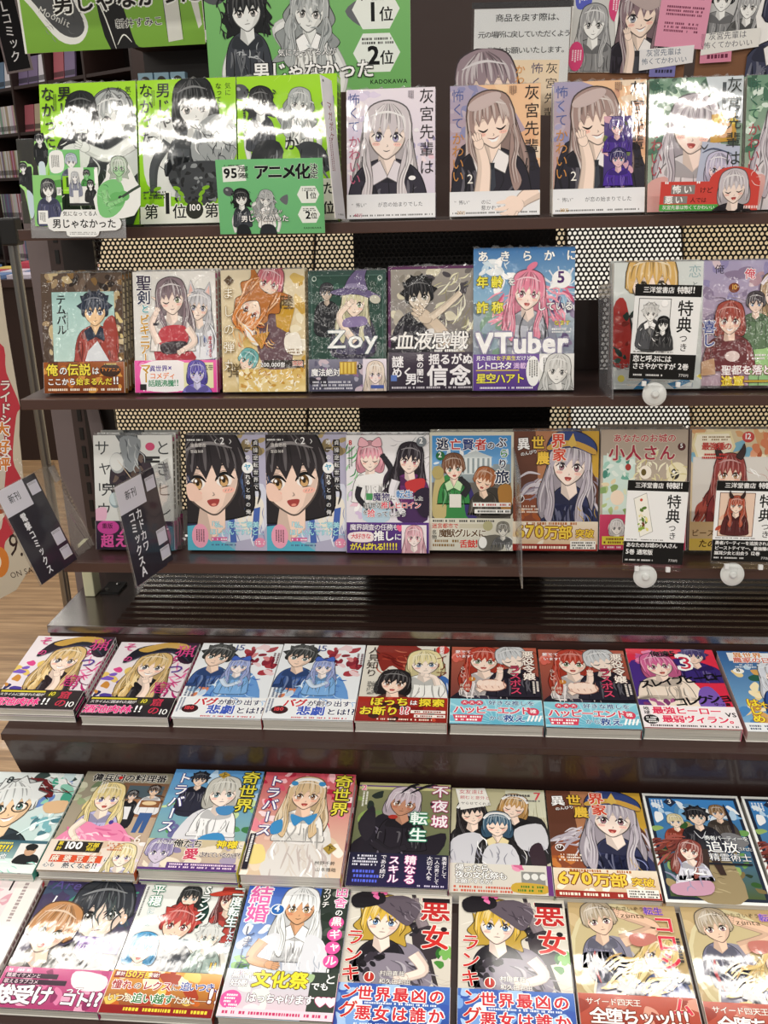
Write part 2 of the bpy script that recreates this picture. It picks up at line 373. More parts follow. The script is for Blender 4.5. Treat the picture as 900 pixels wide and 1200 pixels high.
        z = [(a+R.uniform(-.05, .05), b+R.uniform(-.1, .06)) for a, b in z]
        low = {'long': 1.9, 'wave': 1.8, 'bob': 1.2, 'curl': 1.0, 'short': .5, 'twin': 1.3, 'spiky': .5}[style]
        if style == 'spiky':
            o_ = []
            for k in range(13):
                a = math.pi*(1.12+(.76+1.0)*k/12*.0)+0; a = math.pi*(1-.08)+(math.pi*1.16)*k/12
                rr = 1.95 if k % 2 else 1.45
                o_.append((rr*.82*math.cos(a), -.35+rr*.8*math.sin(a)))
            out = [(-1.05, low)]+o_+[(1.05, low)]
        else:
            out = [(-1.02, low), (-1.3, low*.4), (-1.27, -.55)]+spline([(-1.27, -.55), (-.95, -1.4), (0, -1.74), (.95, -1.4), (1.27, -.55)], 4, False)[1:]+[(1.3, low*.4), (1.02, low)]
        full = out+z
        s.add([t((p[0]*1.045, p[1]*1.03-.02)) for p in full], shade(hair, .45)); s.add([t(p) for p in full], hair)
        for k, (a, b) in enumerate(z):
            if k % 2: s.L([t((a*.25, -1.6)), t((a*.8, -1.1)), t((a, b-.02))], q*.07, hd)
            elif R.random() < .8: s.L([t((a*.5+.05, -1.3)), t((a*.85+.05, -.8)), t((a*.95+.03, b-.3))], q*.13, hh)
        for k in range(10):
            a = R.uniform(-1.1, 1.1); c_ = R.choice((hd, hs, hh, hh)); yb = -.55-.5*(1-abs(a))+R.uniform(0, .35)
            s.L([t((a*.3, -1.62+.1*abs(a))), t((a*.85, -1.15+.25*abs(a))), t((a, yb+.2))], q*R.uniform(.04, .1), c_)
        if style in ('long', 'wave') and body:
            for e in (-1, 1):
                o1 = R.uniform(.0, .25); wv = .3 if style == 'wave' else .08
                lk = [(e*1.25, .2), (e*(1.32+wv), 1.2), (e*(1.15-o1), 2.2), (e*(1.3-o1+wv), 3.2), (e*(.95-o1), 3.7), (e*(.8-o1), 2.6), (e*(.95-o1), 1.6), (e*1.0, .6)]
                shp(lk, hair, 1, .05)
                for k in range(4): s.L([t((e*(1.05+k*.07), .5)), t((e*(1.08+k*.06), 1.4)), t((e*(.92+k*.08-o1), 2.3)), t((e*(.95+k*.08-o1), 3.3))], q*.07, (hd, hh, hs, hh)[k])
        for e in (-1, 1):
            s.L([t((e*1.2, -.6)), t((e*1.2, .2)), t((e*1.06, low*.9))], q*.07, hd); s.L([t((e*1.1, -.9)), t((e*1.22, -.3)), t((e*1.18, low*.5))], q*.08, hh)
        if hl > 1.02: s.L([t((-.95, -.92)), t((-.4, -1.12)), t((.2, -1.15)), t((.9, -.9))], q*.12, shade(hair, min(1.8, hl+.2)))
        if ears == 'animal':
            for e in (-1, 1): shp([(e*.45, -1.5), (e*.95, -2.5), (e*1.2, -1.1)], hair, 0); s.P([t((e*.65, -1.5)), t((e*.93, -2.2)), t((e*1.05, -1.25))], '#e7b8b0')
        if ears == 'horn':
            for e in (-1, 1): shp([(e*.5, -1.5), (e*.85, -2.0), (e*1.1, -2.5), (e*1.2, -1.9), (e*.95, -1.25)], '#3a2a28')
        if hat == 'witch':
            shp([(-2.5, -.75), (-1.2, -1.25), (0, -1.4), (1.2, -1.25), (2.5, -.75), (1.5, -.55), (0, -.8), (-1.5, -.55)], hatc)
            shp([(-1.05, -1.2), (-.75, -2.2), (.2, -3.2), (.9, -3.3), (.75, -2.4), (1.05, -1.2), (0, -1.35)], hatc); s.P([t((-1.05, -1.25)), t((-.95, -1.6)), t((0, -1.75)), t((.95, -1.6)), t((1.05, -1.25)), t((0, -1.4))], hat2, 1)
        if hat == 'cap':
            shp([(-1.35, -.75), (-1.35, -1.5), (-.7, -2.05), (.5, -2.05), (1.4, -1.5), (1.4, -.8), (0, -1.15)], hatc); s.P([t((-1.35, -.8)), t((0, -1.2)), t((1.4, -.8)), t((1.4, -1.15)), t((0, -1.55)), t((-1.35, -1.15))], hat2, 1); s.P([t((-.3, -1.3)), t((0, -2.0)), t((.3, -1.3)), t((0, -1.1))], '#d9b65a')
        if hat == 'brim':
            shp([(-2.3, -.5), (-1.5, -1.15), (0, -1.45), (1.5, -1.15), (2.3, -.5), (1.2, -.6), (0, -.75), (-1.2, -.6)], hatc); shp([(-1.15, -1.05), (-1.1, -2), (0, -2.25), (1.1, -2), (1.15, -1.05), (0, -1.3)], hat2)
        if hat == 'toque': shp([(-1.0, -1.15), (-1.1, -1.95), (.5, -2.25), (1.0, -1.6), (.8, -1.15), (0, -1.35)], hatc); s.blobs(5, *t((-.1, -1.9)), *t((.5, -1.5)), q*.2, q*.32, [hat2, shade(hat2, .75)])
        if hat == 'bow':
            for e in (-1, 1): shp([(e*.1, -1.5), (e*.9, -2.1), (e*1.15, -1.3), (e*.5, -1.2)], hatc)
            s.E(*t((0, -1.5)), q*.2, q*.2, shade(hatc, .75), 0, 12)
        if hat == 'band': s.L([t((-1.2, -.75)), t((-.6, -1.4)), t((.6, -1.4)), t((1.2, -.75))], q*.26, hatc, 5, False); s.L([t((-1.1, -.95)), t((-.5, -1.5)), t((.5, -1.5)), t((1.1, -.95))], q*.1, hat2)
        return s
    def depths(s):
        """ink layers that do not touch share a level, so the stack of layers stays thin"""
        N = 64; grid = [0]*(N*N); ops = {}; order = []
        for f in s.f:
            l = int(s.v[f[0]][2])
            xs = [s.v[i][0] for i in f]; ys = [s.v[i][1] for i in f]
            if l not in ops: ops[l] = []; order.append(l)
            ops[l].append((max(0, int(min(xs)/s.w*N)), min(N-1, int(max(xs)/s.w*N)), max(0, int(min(ys)/s.h*N)), min(N-1, int(max(ys)/s.h*N))))
        out = {}; s.top = 0
        for l in sorted(order):
            cells = set(j*N+i for (a, b, c, d) in ops[l] for j in range(c, d+1) for i in range(a, b+1))
            m = 1+max(grid[k] for k in cells)
            for k in cells: grid[k] = m
            out[l] = m; s.top = max(s.top, m)
        return out
    def mesh(s, name, W, Hh, z=0., extra=None, outline=None):
        """front at height z; W, Hh in metres; extra adds plain boxes [(x0,x1,y0,y1,z0,z1,colour)] in metres"""
        dep = s.depths()
        V = [(p[0]/100*W*(100/s.w), Hh-p[1]/s.h*Hh, z+.00004+(dep[int(p[2])]+p[2]%1)*s.STEP) for p in s.v]; F = list(s.f); col = [c for c in s.c]
        F = [tuple(reversed(f)) for f in F]; col = [list(reversed(c)) for c in col]
        for (x0, x1, y0, y1, z0, z1, cc) in (extra or []):
            m = MB().box(x0, x1, y0, y1, z0, z1); k = len(V); V += m.v; lc = lin(cc)
            for f in m.f: F.append(tuple(k+i for i in f)); col.append([lc]*4)
        if outline:
            pts, th, cc = outline; pts = [(a/100*W*(100/s.w), Hh-b/s.h*Hh) for a, b in pts]
            m = MB().prism([(a, b, z-th) for a, b in pts], (0, 0, th)); k = len(V); V += m.v; lc = lin(cc)
            for f in m.f: F.append(tuple(k+i for i in f)); col.append([lc]*len(f))
        me = bpy.data.meshes.new(name); me.from_pydata(V, [], F)
        at_ = me.color_attributes.new('ink', 'FLOAT_COLOR', 'CORNER')
        flat = [x for c in col for q in c for x in (q[0], q[1], q[2], 1.0)]
        at_.data.foreach_set('color', flat)
        return me
# ------------------------------------------------------------------ cover artwork (generic stand-in figures, lettering as printed)
COV = {}
def cover(key, obi=None, spine=('#eee', '#222', '#888'), size=(.128, .182), h=142):
    def deco(fn):
        a = Art(h, seed=hash_(key)); b = Art(obi, seed=hash_(key)+1) if obi else None
        fn(a, b); COV[key] = dict(a=a, b=b, obi=obi, spine=spine, size=size, h=h)
        return fn
    return deco
def hash_(s): return sum(ord(c)*(i+3)*7 for i, c in enumerate(s))
SKN = '#fbe6d6'
def guitar_pair(a, x, y, q):
    a.E(x-q*2.7, y-q*1.3, q*.95, q*.8, '#55585c', .4); a.L([(x-q*2.5, y-q*.6), (x-q*2.2, y+q*.3), (x-q*2.4, y+q*1.4)], q*.08, '#333'); a.E(x-q*2.95, y-q*1.6, q*.25, q*.18, '#a8acae', .4); a.P([(x+q*6.2, y+q*.2), (x+q*7.6, y-q*.6), (x+q*7.4, y+q*1.2)], '#6a6d72', 1)
    a.arm([(x-q*1.5, y+q*2.4), (x-q*2.1, y+q*4), (x-q*1.8, y+q*6)], q*.34, q*.26, '#e4e6e5', False)
    a.arm([(x+q*2.3, y+q*2.6), (x+q*1.5, y+q*1.2), (x+q*2.6, y+q*.6)], q*.32, q*.24, '#eceeed')
    a.arm([(x+q*5.3, y+q*2.6), (x+q*6, y+q*4.2), (x+q*5.6, y+q*6)], q*.32, q*.24, '#eceeed', False)
    a.fig(x+q*3.8, y+q*.2, q, '#b3b8b9', 'wave', '#eef0ee', '#f2f3f1', eye='#777', blush=0, bw=.66, blen=5, rot=.12, collar='#fff', hl=1.3); a.P([(x+q*2.9, y+q*4.8), (x+q*4.9, y+q*4.8), (x+q*5.4, y+q*7), (x+q*2.6, y+q*7)], '#2e3136', 1)
    a.fig(x-q*.5, y, q, '#26282b', 'curl', '#eef0ee', '#40444c', rot=-.05, eye='#555', blush=0, bw=.7, blen=5, hl=1.2, mouth='flat'); a.P([(x-q*1.3, y+q*4.8), (x+q*.4, y+q*4.8), (x+q*.8, y+q*7), (x-q*1.6, y+q*7)], '#24272b', 1)
    a.strokes(12, x-q*2.4, y-q*1.6, x-q*1.6, y+q*1.2, q*.6, q*.16, ['#26282b'], 1.2, .9); a.strokes(12, x+q*.55, y-q*1.4, x+q*1, y+q*1.2, q*.6, q*.14, ['#26282b'], 1.2, .9); a.strokes(22, x+q*2.2, y-q*1.4, x+q*5.4, y+q*3, q*.9, q*.14, ['#9ea4a6', '#cfd3d4', '#7d8385'], 1.2, .9)
    a.strokes(10, x-q*1.2, y+q*2.4, x+q*.3, y+q*3.1, q*.5, q*.1, ['#b9bdc2'])
def laurel(a, x, y, r, c):
    for e in (-1, 1):
        for k in range(6):
            t = -.9+k*.42; a.E(x+e*r*math.cos(t), y+r*math.sin(t), r*.26, r*.12, c, e*(t+1.2), 10)
def green_title(a, c='#16181a'):
    a.T('気に', 89, 5, 6.4, c, v=1, b=.004); a.T('なってる', 79.5, 5, 6.4, c, v=1, b=.004); a.T('人が', 69, 5, 6.4, c, v=1, b=.004)
    a.T('男じゃ', 19, 3, 15, c, v=1, b=.02, gap=1.02); a.T('なかった', 1.5, 3, 14.5, c, v=1, b=.02, gap=1.06); a.vtiny(14.5, 10, 20, 2, 1.1, '#4d6b12')
def green_base(a):
    a.R(0, 0, 100, 144, '#a3dd2c', '#8fd021'); a.strokes(14, 3, 5, 97, 138, 9, .5, ['#c9f06e', '#7cba18'])
def prize(a, y, n='100'):
    laurel(a, 28, y+12, 16, '#7fb51f'); laurel(a, 78, y+12, 16, '#7fb51f')
    a.R(0, y+17, 100, 144, '#f1f4ea'); a.T('第', 4, y+15, 15, '#16181a', '#f1f4ea'); a.T('1', 21, y+4, 24, '#16181a', '#f1f4ea', b=.03); a.T('位', 33, y+15, 15, '#16181a', '#f1f4ea'); a.T('第', 66, y+15, 15, '#16181a', '#f1f4ea'); a.T('2', 84, y+5, 24, '#16181a', b=.03)
    a.E(56, y+21, 9, 9, '#2a2d24'); a.T('100', 49.5, y+15.5, 7.5, '#fff'); a.tiny(4, y+2, 22, 3, 1.6, '#333'); a.tiny(70, y+2, 26, 3, 1.6, '#333')
@cover('green1', None, ('#9cd827', '#1b1d1f', '#f2f4ea'), (.147, .206), 140)
def _(a, b):
    green_base(a)
    a.fig(76, 34, 15, '#aeb3b4', 'curl', '#eceeec', '#8d9294', blush=0, eye='#777', rot=-.15, blen=5)
    a.fig(43, 30, 12.5, '#1d2023', 'bob', '#eceeec', '#2a2d31', blush=0, eye='#444', hl=1.15, blen=8, mouth='flat')
    a.P([(30, 50), (95, 58), (100, 75), (94, 140), (42, 140), (36, 90)], '#2f3337', 1); a.strokes(40, 38, 55, 95, 130, 22, 1.6, ['#17191c', '#6b7075', '#d9dcdc', '#44494e'], 1.4)
    a.P([(24, 62), (50, 60), (46, 84), (22, 82)], '#e8eae8', 1); a.E(92, 80, 12, 16, '#cfd3d2', .5); a.arm([(95, 60), (70, 72), (48, 64)], 7, 4.5, '#eceeec')
    a.strokes(30, 10, 60, 40, 120, 12, 1.2, ['#222', '#888', '#f6f6f4'])
    green_title(a)
@cover('green2', None, ('#9cd827', '#1b1d1f', '#f2f4ea'), (.147, .206), 140)
def _(a, b):
    green_base(a)
    a.P([(12, 45), (38, 36), (66, 50), (74, 110), (14, 108), (4, 70)], '#dfe2e0', 1); a.strokes(36, 8, 42, 60, 105, 14, 1.3, ['#33363a', '#9ba0a2', '#fff', '#6f7476'])
    a.fig(58, 27, 16.5, '#1f2225', 'bob', '#eef0ee', '#4a4f54', blush=0, eye='#555', rot=-.1, hl=1.25, mouth='flat', bw=.8, blen=3)
    a.E(78, 64, 24, 30, '#9da2a4', .3); a.E(84, 52, 15, 17, '#c7cbcc', .3); a.strokes(60, 56, 38, 100, 92, 14, 1.2, ['#55595d', '#e6e8e8', '#787d80', '#34373a'], 1.2, .8)
    a.P([(30, 92), (52, 80), (92, 84), (84, 112), (58, 124), (40, 112)], '#3a3d41', 1); a.blobs(46, 34, 84, 84, 118, 2, 4.5, ['#24272a', '#5f6468', '#8c9194', '#17191b'])
    a.arm([(30, 60), (16, 82), (14, 104)], 5, 3.2, '#4a4e52'); prize(a, 106); green_title(a)
@cover('green3', None, ('#9cd827', '#1b1d1f', '#f2f4ea'), (.147, .206), 140)
def _(a, b):
    green_base(a); guitar_pair(a, 28, 26, 9)
    a.P([(18, 66), (42, 64), (48, 96), (20, 96)], '#24272b', 1); a.P([(62, 66), (84, 68), (92, 92), (60, 94)], '#3a3e43', 1); a.strokes(26, 20, 66, 90, 94, 16, 1.4, ['#0f1113', '#666b70', '#8e9397'], 1.4)
    a.E(54, 80, 9, 13, '#9bd62a'); a.T('か', 47, 58, 15, '#16181a'); a.T('っ', 47, 76, 13, '#16181a'); a.vtiny(6, 28, 34, 1, 2.4, '#333')
    a.R(0, 100, 100, 140, '#f1f4ea'); a.T('んだ', 72, 103, 13, '#16181a', b=.02); a.T('2位', 76, 122, 13, '#16181a', b=.03)
    a.tiny(4, 122, 60, 4, 2, '#333')
HT = '灰宮先輩は'
def hai_title(a, c1, c2, dark='#2a2629', part=5):
    a.T(HT[:part], 82, 1.5, 17, dark, v=1, b=0, gap=1.13 if part == 5 else 1.1); a.T('怖くて', 1.5, 4, 14, c1, v=1, b=-.004, gap=1.05); a.T('かわいい', 2, 50, 14, c2, v=1, b=-.004, gap=.98)
def hai_obi(b, l, hot='恋', big='40', c2='#b85a72'):
    b.R(0, 0, 100, 40, '#e9eaee', '#f3f3f5'); b.T('“怖い”', 5, 9, 5.6, '#4a4c52', b=0, sx=.9); b.T(l, 35 if len(l) > 6 else 5, 9 if len(l) > 6 else 18, 5.6, '#4a4c52', b=0, gap=1.02)
    b.tiny(3, 22.5, 94, 1, 1.8, '#777'); b.T(big+'万', 8, 21, 4.2, c2); b.R(0, 26.2, 100, 27, '#d4d5da')
@cover('hai1', 27, ('#efeaf0', '#35303a', '#8a7fa0'))
def _(a, b):
    a.R(0, 0, 100, 142, '#efe6f0', '#d9cfe0'); a.blobs(30, 0, 0, 40, 110, 4, 12, ['#f3e2ea', '#e3d8ee', '#d8cfe6', '#f6eef2']); a.blobs(18, 70, 55, 100, 85, 2, 5, ['#eec9d6', '#c9c3dd', '#f7e4ea', '#9c94b8'])
    a.fig(46, 50, 21, '#d3cbd0', 'long', '#fbe9df', '#35323f', eye='#8d86b8', bw=.95, blen=4.4, collar='#e6dfe6', line=1, hl=1.5, rot=.05, strands=22); a.E(79, 46, 3, 2.2, '#f3f0f4'); a.E(74, 98, 4, 2.5, '#f8f6f8')
    a.vtiny(70, 3, 10, 4, .9, '#6d6670'); hai_title(a, '#4b5d9c', '#c2607f'); a.L([(17.6, 73), (17.6, 79), (17.6, 86)], 1.2, '#333', 2, False)
    hai_obi(b, 'が恋の始まりでした')
def hai2(a):
    a.R(0, 0, 100, 142, '#a9a1bd', '#c99f86'); a.P([(30, 0), (100, 0), (100, 142), (70, 142), (90, 60), (62, 12)], '#efc39b'); a.blobs(22, 50, 0, 100, 110, 5, 14, ['#f3cfa8', '#e7b48c', '#efd9c0', '#d8a488']); a.blobs(12, 0, 0, 30, 60, 4, 10, ['#8f8fb6', '#a8a3c4', '#bfb0bd'])
    a.P([(10, 70), (30, 62), (86, 66), (96, 80), (98, 118), (8, 118)], '#2b2833', 1); a.P([(58, 66), (76, 70), (70, 114), (48, 114)], '#efe9ea', 1)
    a.fig(46, 42, 20.5, '#a58c86', 'long', '#fbe3d4', '#2b2833', eye='#6f6a8c', bw=.95, blen=4.2, collar='#f3eeee', tie='#3b3f4a', mouth='grin', wink=2, line=1, hl=1.4, rot=-.14, strands=22); a.E(38, 18, 20, 7, '#c9b6b4', -.4)
    a.arm([(36, 116), (38, 88), (33, 66)], 8, 5, '#fbe3d4'); a.vtiny(66, 2, 10, 5, .9, '#6d5650')
    hai_title(a, '#55639c', '#c98a48'); a.T('2', 19, 96, 12, '#f8f5ef', b=-.002)
@cover('hai2', 27, ('#efe3d6', '#35303a', '#c98a48'))
def _(a, b):
    hai2(a); hai_obi(b, 'のに\n惹かれてく', '恋', '20', '#b98a3a'); b.arm([(98, 0), (84, 8), (78, 14)], 9, 6, '#fbe3d4'); b.E(72, 14, 11, 8, '#fbe3d4', .4)
    for k, (x, y) in enumerate(((52, 13), (50, 20), (56, 25), (66, 27))): b.L([(72, 13+k), ((72+x)/2, y-1), (x, y)], 4.4, '#fbe3d4')
@cover('hai2b', 27, ('#efe3d6', '#35303a', '#c98a48'))
def _(a, b):
    hai2(a); a.R(55, 38, 86, 112, '#5b4a86', '#3f2d78'); a.blobs(24, 56, 40, 85, 110, 3, 7, ['#6f7a4f', '#463583', '#7f6aa0', '#d8a8b8', '#2b2259']); a.fig(69, 50, 6.5, '#6c5aa0', 'short', '#f0c8c8', '#4a2f90', blush=0, blen=4); a.fig(71, 84, 7, '#2f2660', 'short', '#e9c2c8', '#4b2b9a', blush=0, blen=4)
    hai_obi(b, 'が恋の始まりでした', '恋', '20', '#c79a3a')
@cover('hai3', None, ('#dfe9dd', '#2d3a33', '#a24a4c'))
def _(a, b):
    a.R(0, 0, 100, 142, '#6f937b', '#a9b7a6'); a.blobs(60, 0, 0, 60, 90, 3, 10, ['#48705a', '#86ad8d', '#b9d2bb', '#d9e7dc', '#3d5f4d']); a.P([(60, 0), (100, 0), (100, 50), (72, 40)], '#cfd8de'); a.L([(80, 6), (80, 30), (82, 60)], 4, '#4a5257', 5, False); a.blobs(18, 0, 80, 40, 140, 5, 12, ['#a8aca0', '#c5c6bc', '#d9b8b4'])
    a.fig(48, 54, 21, '#bdb4bd', 'long', '#fbe4d8', '#ddd7da', eye='#8a7fa0', bw=.9, blen=4.4, mouth='open', line=1, hl=1.45, rot=.12, strands=24)
    a.P([(67, 40), (92, 37), (94, 68), (66, 70)], '#c99a3c', 0); a.blobs(16, 70, 38, 92, 50, 3, 6, ['#e8c93e', '#d6a92c', '#f1dd6a']); a.E(80, 56, 9, 9, '#e6b88e'); a.P([(58, 68), (98, 74), (96, 118), (52, 112)], '#b9c0d4', 0); a.fig(76, 98, 11, '#c9c4dc', 'bob', '#f3dfe2', '#aab', body=False, eye='#779'); a.L([(58, 80), (70, 76), (90, 82)], 1.6, '#4b5470'); a.L([(56, 72), (60, 76), (64, 71)], 1.4, '#333')
    hai_title(a, '#3d6a57', '#b04a55', '#2d3330'); a.P([(0, 112), (22, 106), (14, 142), (0, 142)], '#dba9a3', 1)
@cover('templ', 37, ('#5a4a3e', '#f0e2c0', '#a06a30'))
def _(a, b):
    a.R(0, 0, 100, 142, '#5d4c40', '#4a382e'); a.blobs(70, 0, 0, 100, 106, 3, 9, ['#7a685a', '#3a2c25', '#a89070', '#8a6a3e', '#2c211c', '#c8b48c']); a.blobs(20, 84, 20, 100, 105, 2, 6, ['#d9c48a', '#6b4a22', '#efe4c6'])
    a.R(13, 22, 90, 104, '#a9d0cd', '#c0ddd6'); w0 = Art(142, 100, 3)
    a.P([(40, 104), (52, 82), (72, 66), (90, 54), (90, 104)], '#a4453c', 1); a.fig(66, 45, 13.5, '#2b3447', 'spiky', '#f6cfa2', '#a4453c', eye='#4a5f9a', bw=.85, blen=4.4, collar='#2b3346', hl=1.25, blush=0, line=.9); a.P([(56, 92), (68, 80), (82, 104), (52, 104)], '#dfe4ea'); a.P([(76, 60), (90, 52), (90, 96), (80, 86)], '#a4453c', 1)
    a.T('テムパル', 18, 25, 12.5, '#181a1c', v=1, b=.03, gap=.95); a.vtiny(31, 46, 26, 1, 1.2, '#333')
    b.R(0, 0, 100, 37, '#a05520', '#7a3a14'); b.blobs(26, 0, 0, 100, 37, 3, 8, ['#c8762a', '#8a4416', '#d99a48', '#6b2f10']); b.T('俺', 3, 2, 15, '#f6e24a', '#3a1a08', b=.03); b.T('の', 19, 5, 11, '#fff', '#3a1a08'); b.T('伝説', 29, 2, 15, '#f6e24a', '#3a1a08', b=.03); b.T('は', 60, 6, 9.5, '#fff', '#3a1a08'); b.T('ここから', 4, 19, 9, '#fff', '#3a1a08', b=.03); b.T('始まるんだ', 40, 19, 9, '#f6e24a', '#3a1a08', b=.03); b.T('!!', 86, 18, 10, '#fff', '#3a1a08', b=.04); b.E(83, 10, 13, 8, '#3b2416'); b.T('TVアニメ', 72, 7, 5, '#e9892f', b=.02); b.tiny(76, 2, 14, 1, 1.5, '#e6d27a'); b.tiny(3, 31.5, 92, 1, 2.6, '#f5ead6')
@cover('bikini', 38, ('#efe9ea', '#b0364c', '#d84fa0'))
def _(a, b):
    a.R(0, 0, 100, 142, '#eceae6', '#dfe0dd'); a.strokes(20, 40, 0, 100, 60, 12, .7, ['#fff', '#cfcfc8'])
    a.P([(58, 104), (72, 60), (94, 66), (98, 104)], '#5b6fa4', 1); a.fig(79, 42, 12, '#c9c8ce', 'long', '#f8e2d4', '#eceef4', ears='animal', eye='#88a', bw=.8, blen=5, mouth='flat', rot=.1); a.strokes(12, 66, 70, 96, 100, 14, 1.4, ['#3d4f86', '#8fa0cc', '#e8ecf6'], 1.4); a.L([(90, 60), (98, 80), (92, 102)], .8, '#444')
    a.P([(26, 104), (34, 60), (52, 52), (66, 60), (64, 84), (74, 104)], '#b03a44', 1); a.fig(47, 32, 14.5, '#8a7880', 'long', '#fbe5d8', '#ece6e2', ears='elf', eye='#7d8a5a', bw=.8, blen=4.2, wink=-1, hl=1.5, rot=-.08); a.P([(34, 66), (62, 64), (64, 84), (32, 86)], '#c0414b', 1); a.P([(34, 84), (63, 82), (60, 94), (36, 96)], '#3a2f35', 1); a.arm([(30, 84), (22, 64), (27, 50)], 4, 3, '#fbe5d8'); a.arm([(66, 66), (74, 82), (60, 92)], 4, 2.8, '#fbe5d8'); a.R(24, 60, 31, 63, '#2a2630')
    a.T('聖', 4, 4, 19, '#3a2f4a', '#fff', b=.03); a.T('剣', 5, 22, 17, '#3a3f5a', '#fff', b=.03); a.T('と', 9, 38, 11, '#3aa0a8', '#fff', b=.03); a.T('ビキニアー', 7, 50, 13, '#c8962e', '#fff', v=1, b=.045, gap=.88); a.T('魔太のまる', 90, 76, 5, '#c8364c', v=1, b=.01)
    b.R(0, 0, 100, 38, '#ef5fae', '#e84fa2'); b.blobs(12, 0, 0, 60, 10, 4, 8, ['#f48ac4', '#e23b96']); b.P([(12, 4), (60, 2), (62, 34), (12, 34)], '#f7f2f4', 1); b.R(60, 3, 96, 33, '#e9e6b8'); b.fig(76, 16, 9, '#5a4fb4', 'bob', '#d6d2f2', '#7a70c8', eye='#54c', blen=3); b.T('異世界×', 18, 6, 7.5, '#5a3f98', '#fff', b=.03); b.T('コメディ', 18, 14.5, 8, '#e67a3a', '#fff', b=.03); b.T('話題沸騰!!', 16, 23, 8.4, '#2d8a5e', '#fff', b=.03, gap=.94); b.tiny(10, 34.5, 50, 1, 1.8, '#fff'); b.tiny(86, 6, 9, 3, 1.3, '#555'); b.T('マー', 7, 3.5, 13, '#c8962e', '#fff', v=1, b=.045, gap=.88); b.R(6, 28, 14, 35, '#222')
@cover('gold', None, ('#efe4c8', '#8a6a20', '#c8a040'))
def _(a, b):
    a.R(0, 0, 100, 142, '#e6d9bc', '#dcc48c'); a.blobs(40, 20, 10, 100, 142, 5, 13, ['#d8b868', '#f1e6c8', '#c9a24a', '#e9cf92', '#b88a32', '#f6efdc'])
    a.fig(30, 106, 9, '#6fb4b4', 'short', '#f6dcc8', '#c8d8c8', eye='#488', rot=.5, body=False); a.P([(42, 60), (74, 50), (84, 108), (50, 112)], '#6a5058', 1); a.P([(64, 40), (88, 44), (80, 74), (66, 66)], '#c99a2c', 0); a.fig(58, 16, 12.5, '#c96f7c', 'bob', '#f3dccc', '#e8d6c0', eye='#a55', rot=.3, body=False)
    a.fig(34, 50, 13, '#d9853c', 'wave', '#fbe3cf', '#a05a30', eye='#a4442c', rot=-2.5, body=False, strands=20); a.P([(24, 62), (40, 74), (44, 88), (34, 82)], '#efe9e2', 1); a.P([(36, 76), (58, 72), (48, 92)], '#b8862a'); a.strokes(30, 14, 60, 60, 84, 14, 1.5, ['#e8a45a', '#c86a28', '#f3c88a'], 1, .8)
    a.T('陸', 70, 30, 17, '#5a4420', b=.01); a.T('ましの弾丸', 2, 20, 14, '#f7f2e4', '#a08648', v=1, b=0, gap=1.5, ow=.04); a.T('弾', 6, 108, 18, '#5a4a2c', b=-.005); a.T('の', 76, 72, 7, '#fff', '#8a6a2c'); a.P([(4, 12), (10, 6), (16, 12), (10, 18)], '#5a4630'); a.P([(76, 78), (92, 74), (96, 98), (78, 96)], '#f3ede0', 1); a.tiny(78, 92, 18, 2, 2, '#7a5a2c')
    a.R(50, 105, 98, 114, '#3a3430'); a.T('200,000部', 46, 108, 5.6, '#fff', '#3a3430', b=.02, sx=1.0); a.T('突破', 84, 106, 6.5, '#b83a34', '#f6efe0'); a.R(20, 116, 100, 142, '#d9b45c', '#e9cf8c'); a.blobs(22, 20, 116, 100, 142, 2, 6, ['#f3e2ae', '#c99432', '#e6bc58', '#fff4d6']); a.strokes(60, 24, 118, 92, 138, 7, 1.6, ['#fbf3dc', '#fff8e6', '#b07a24'])
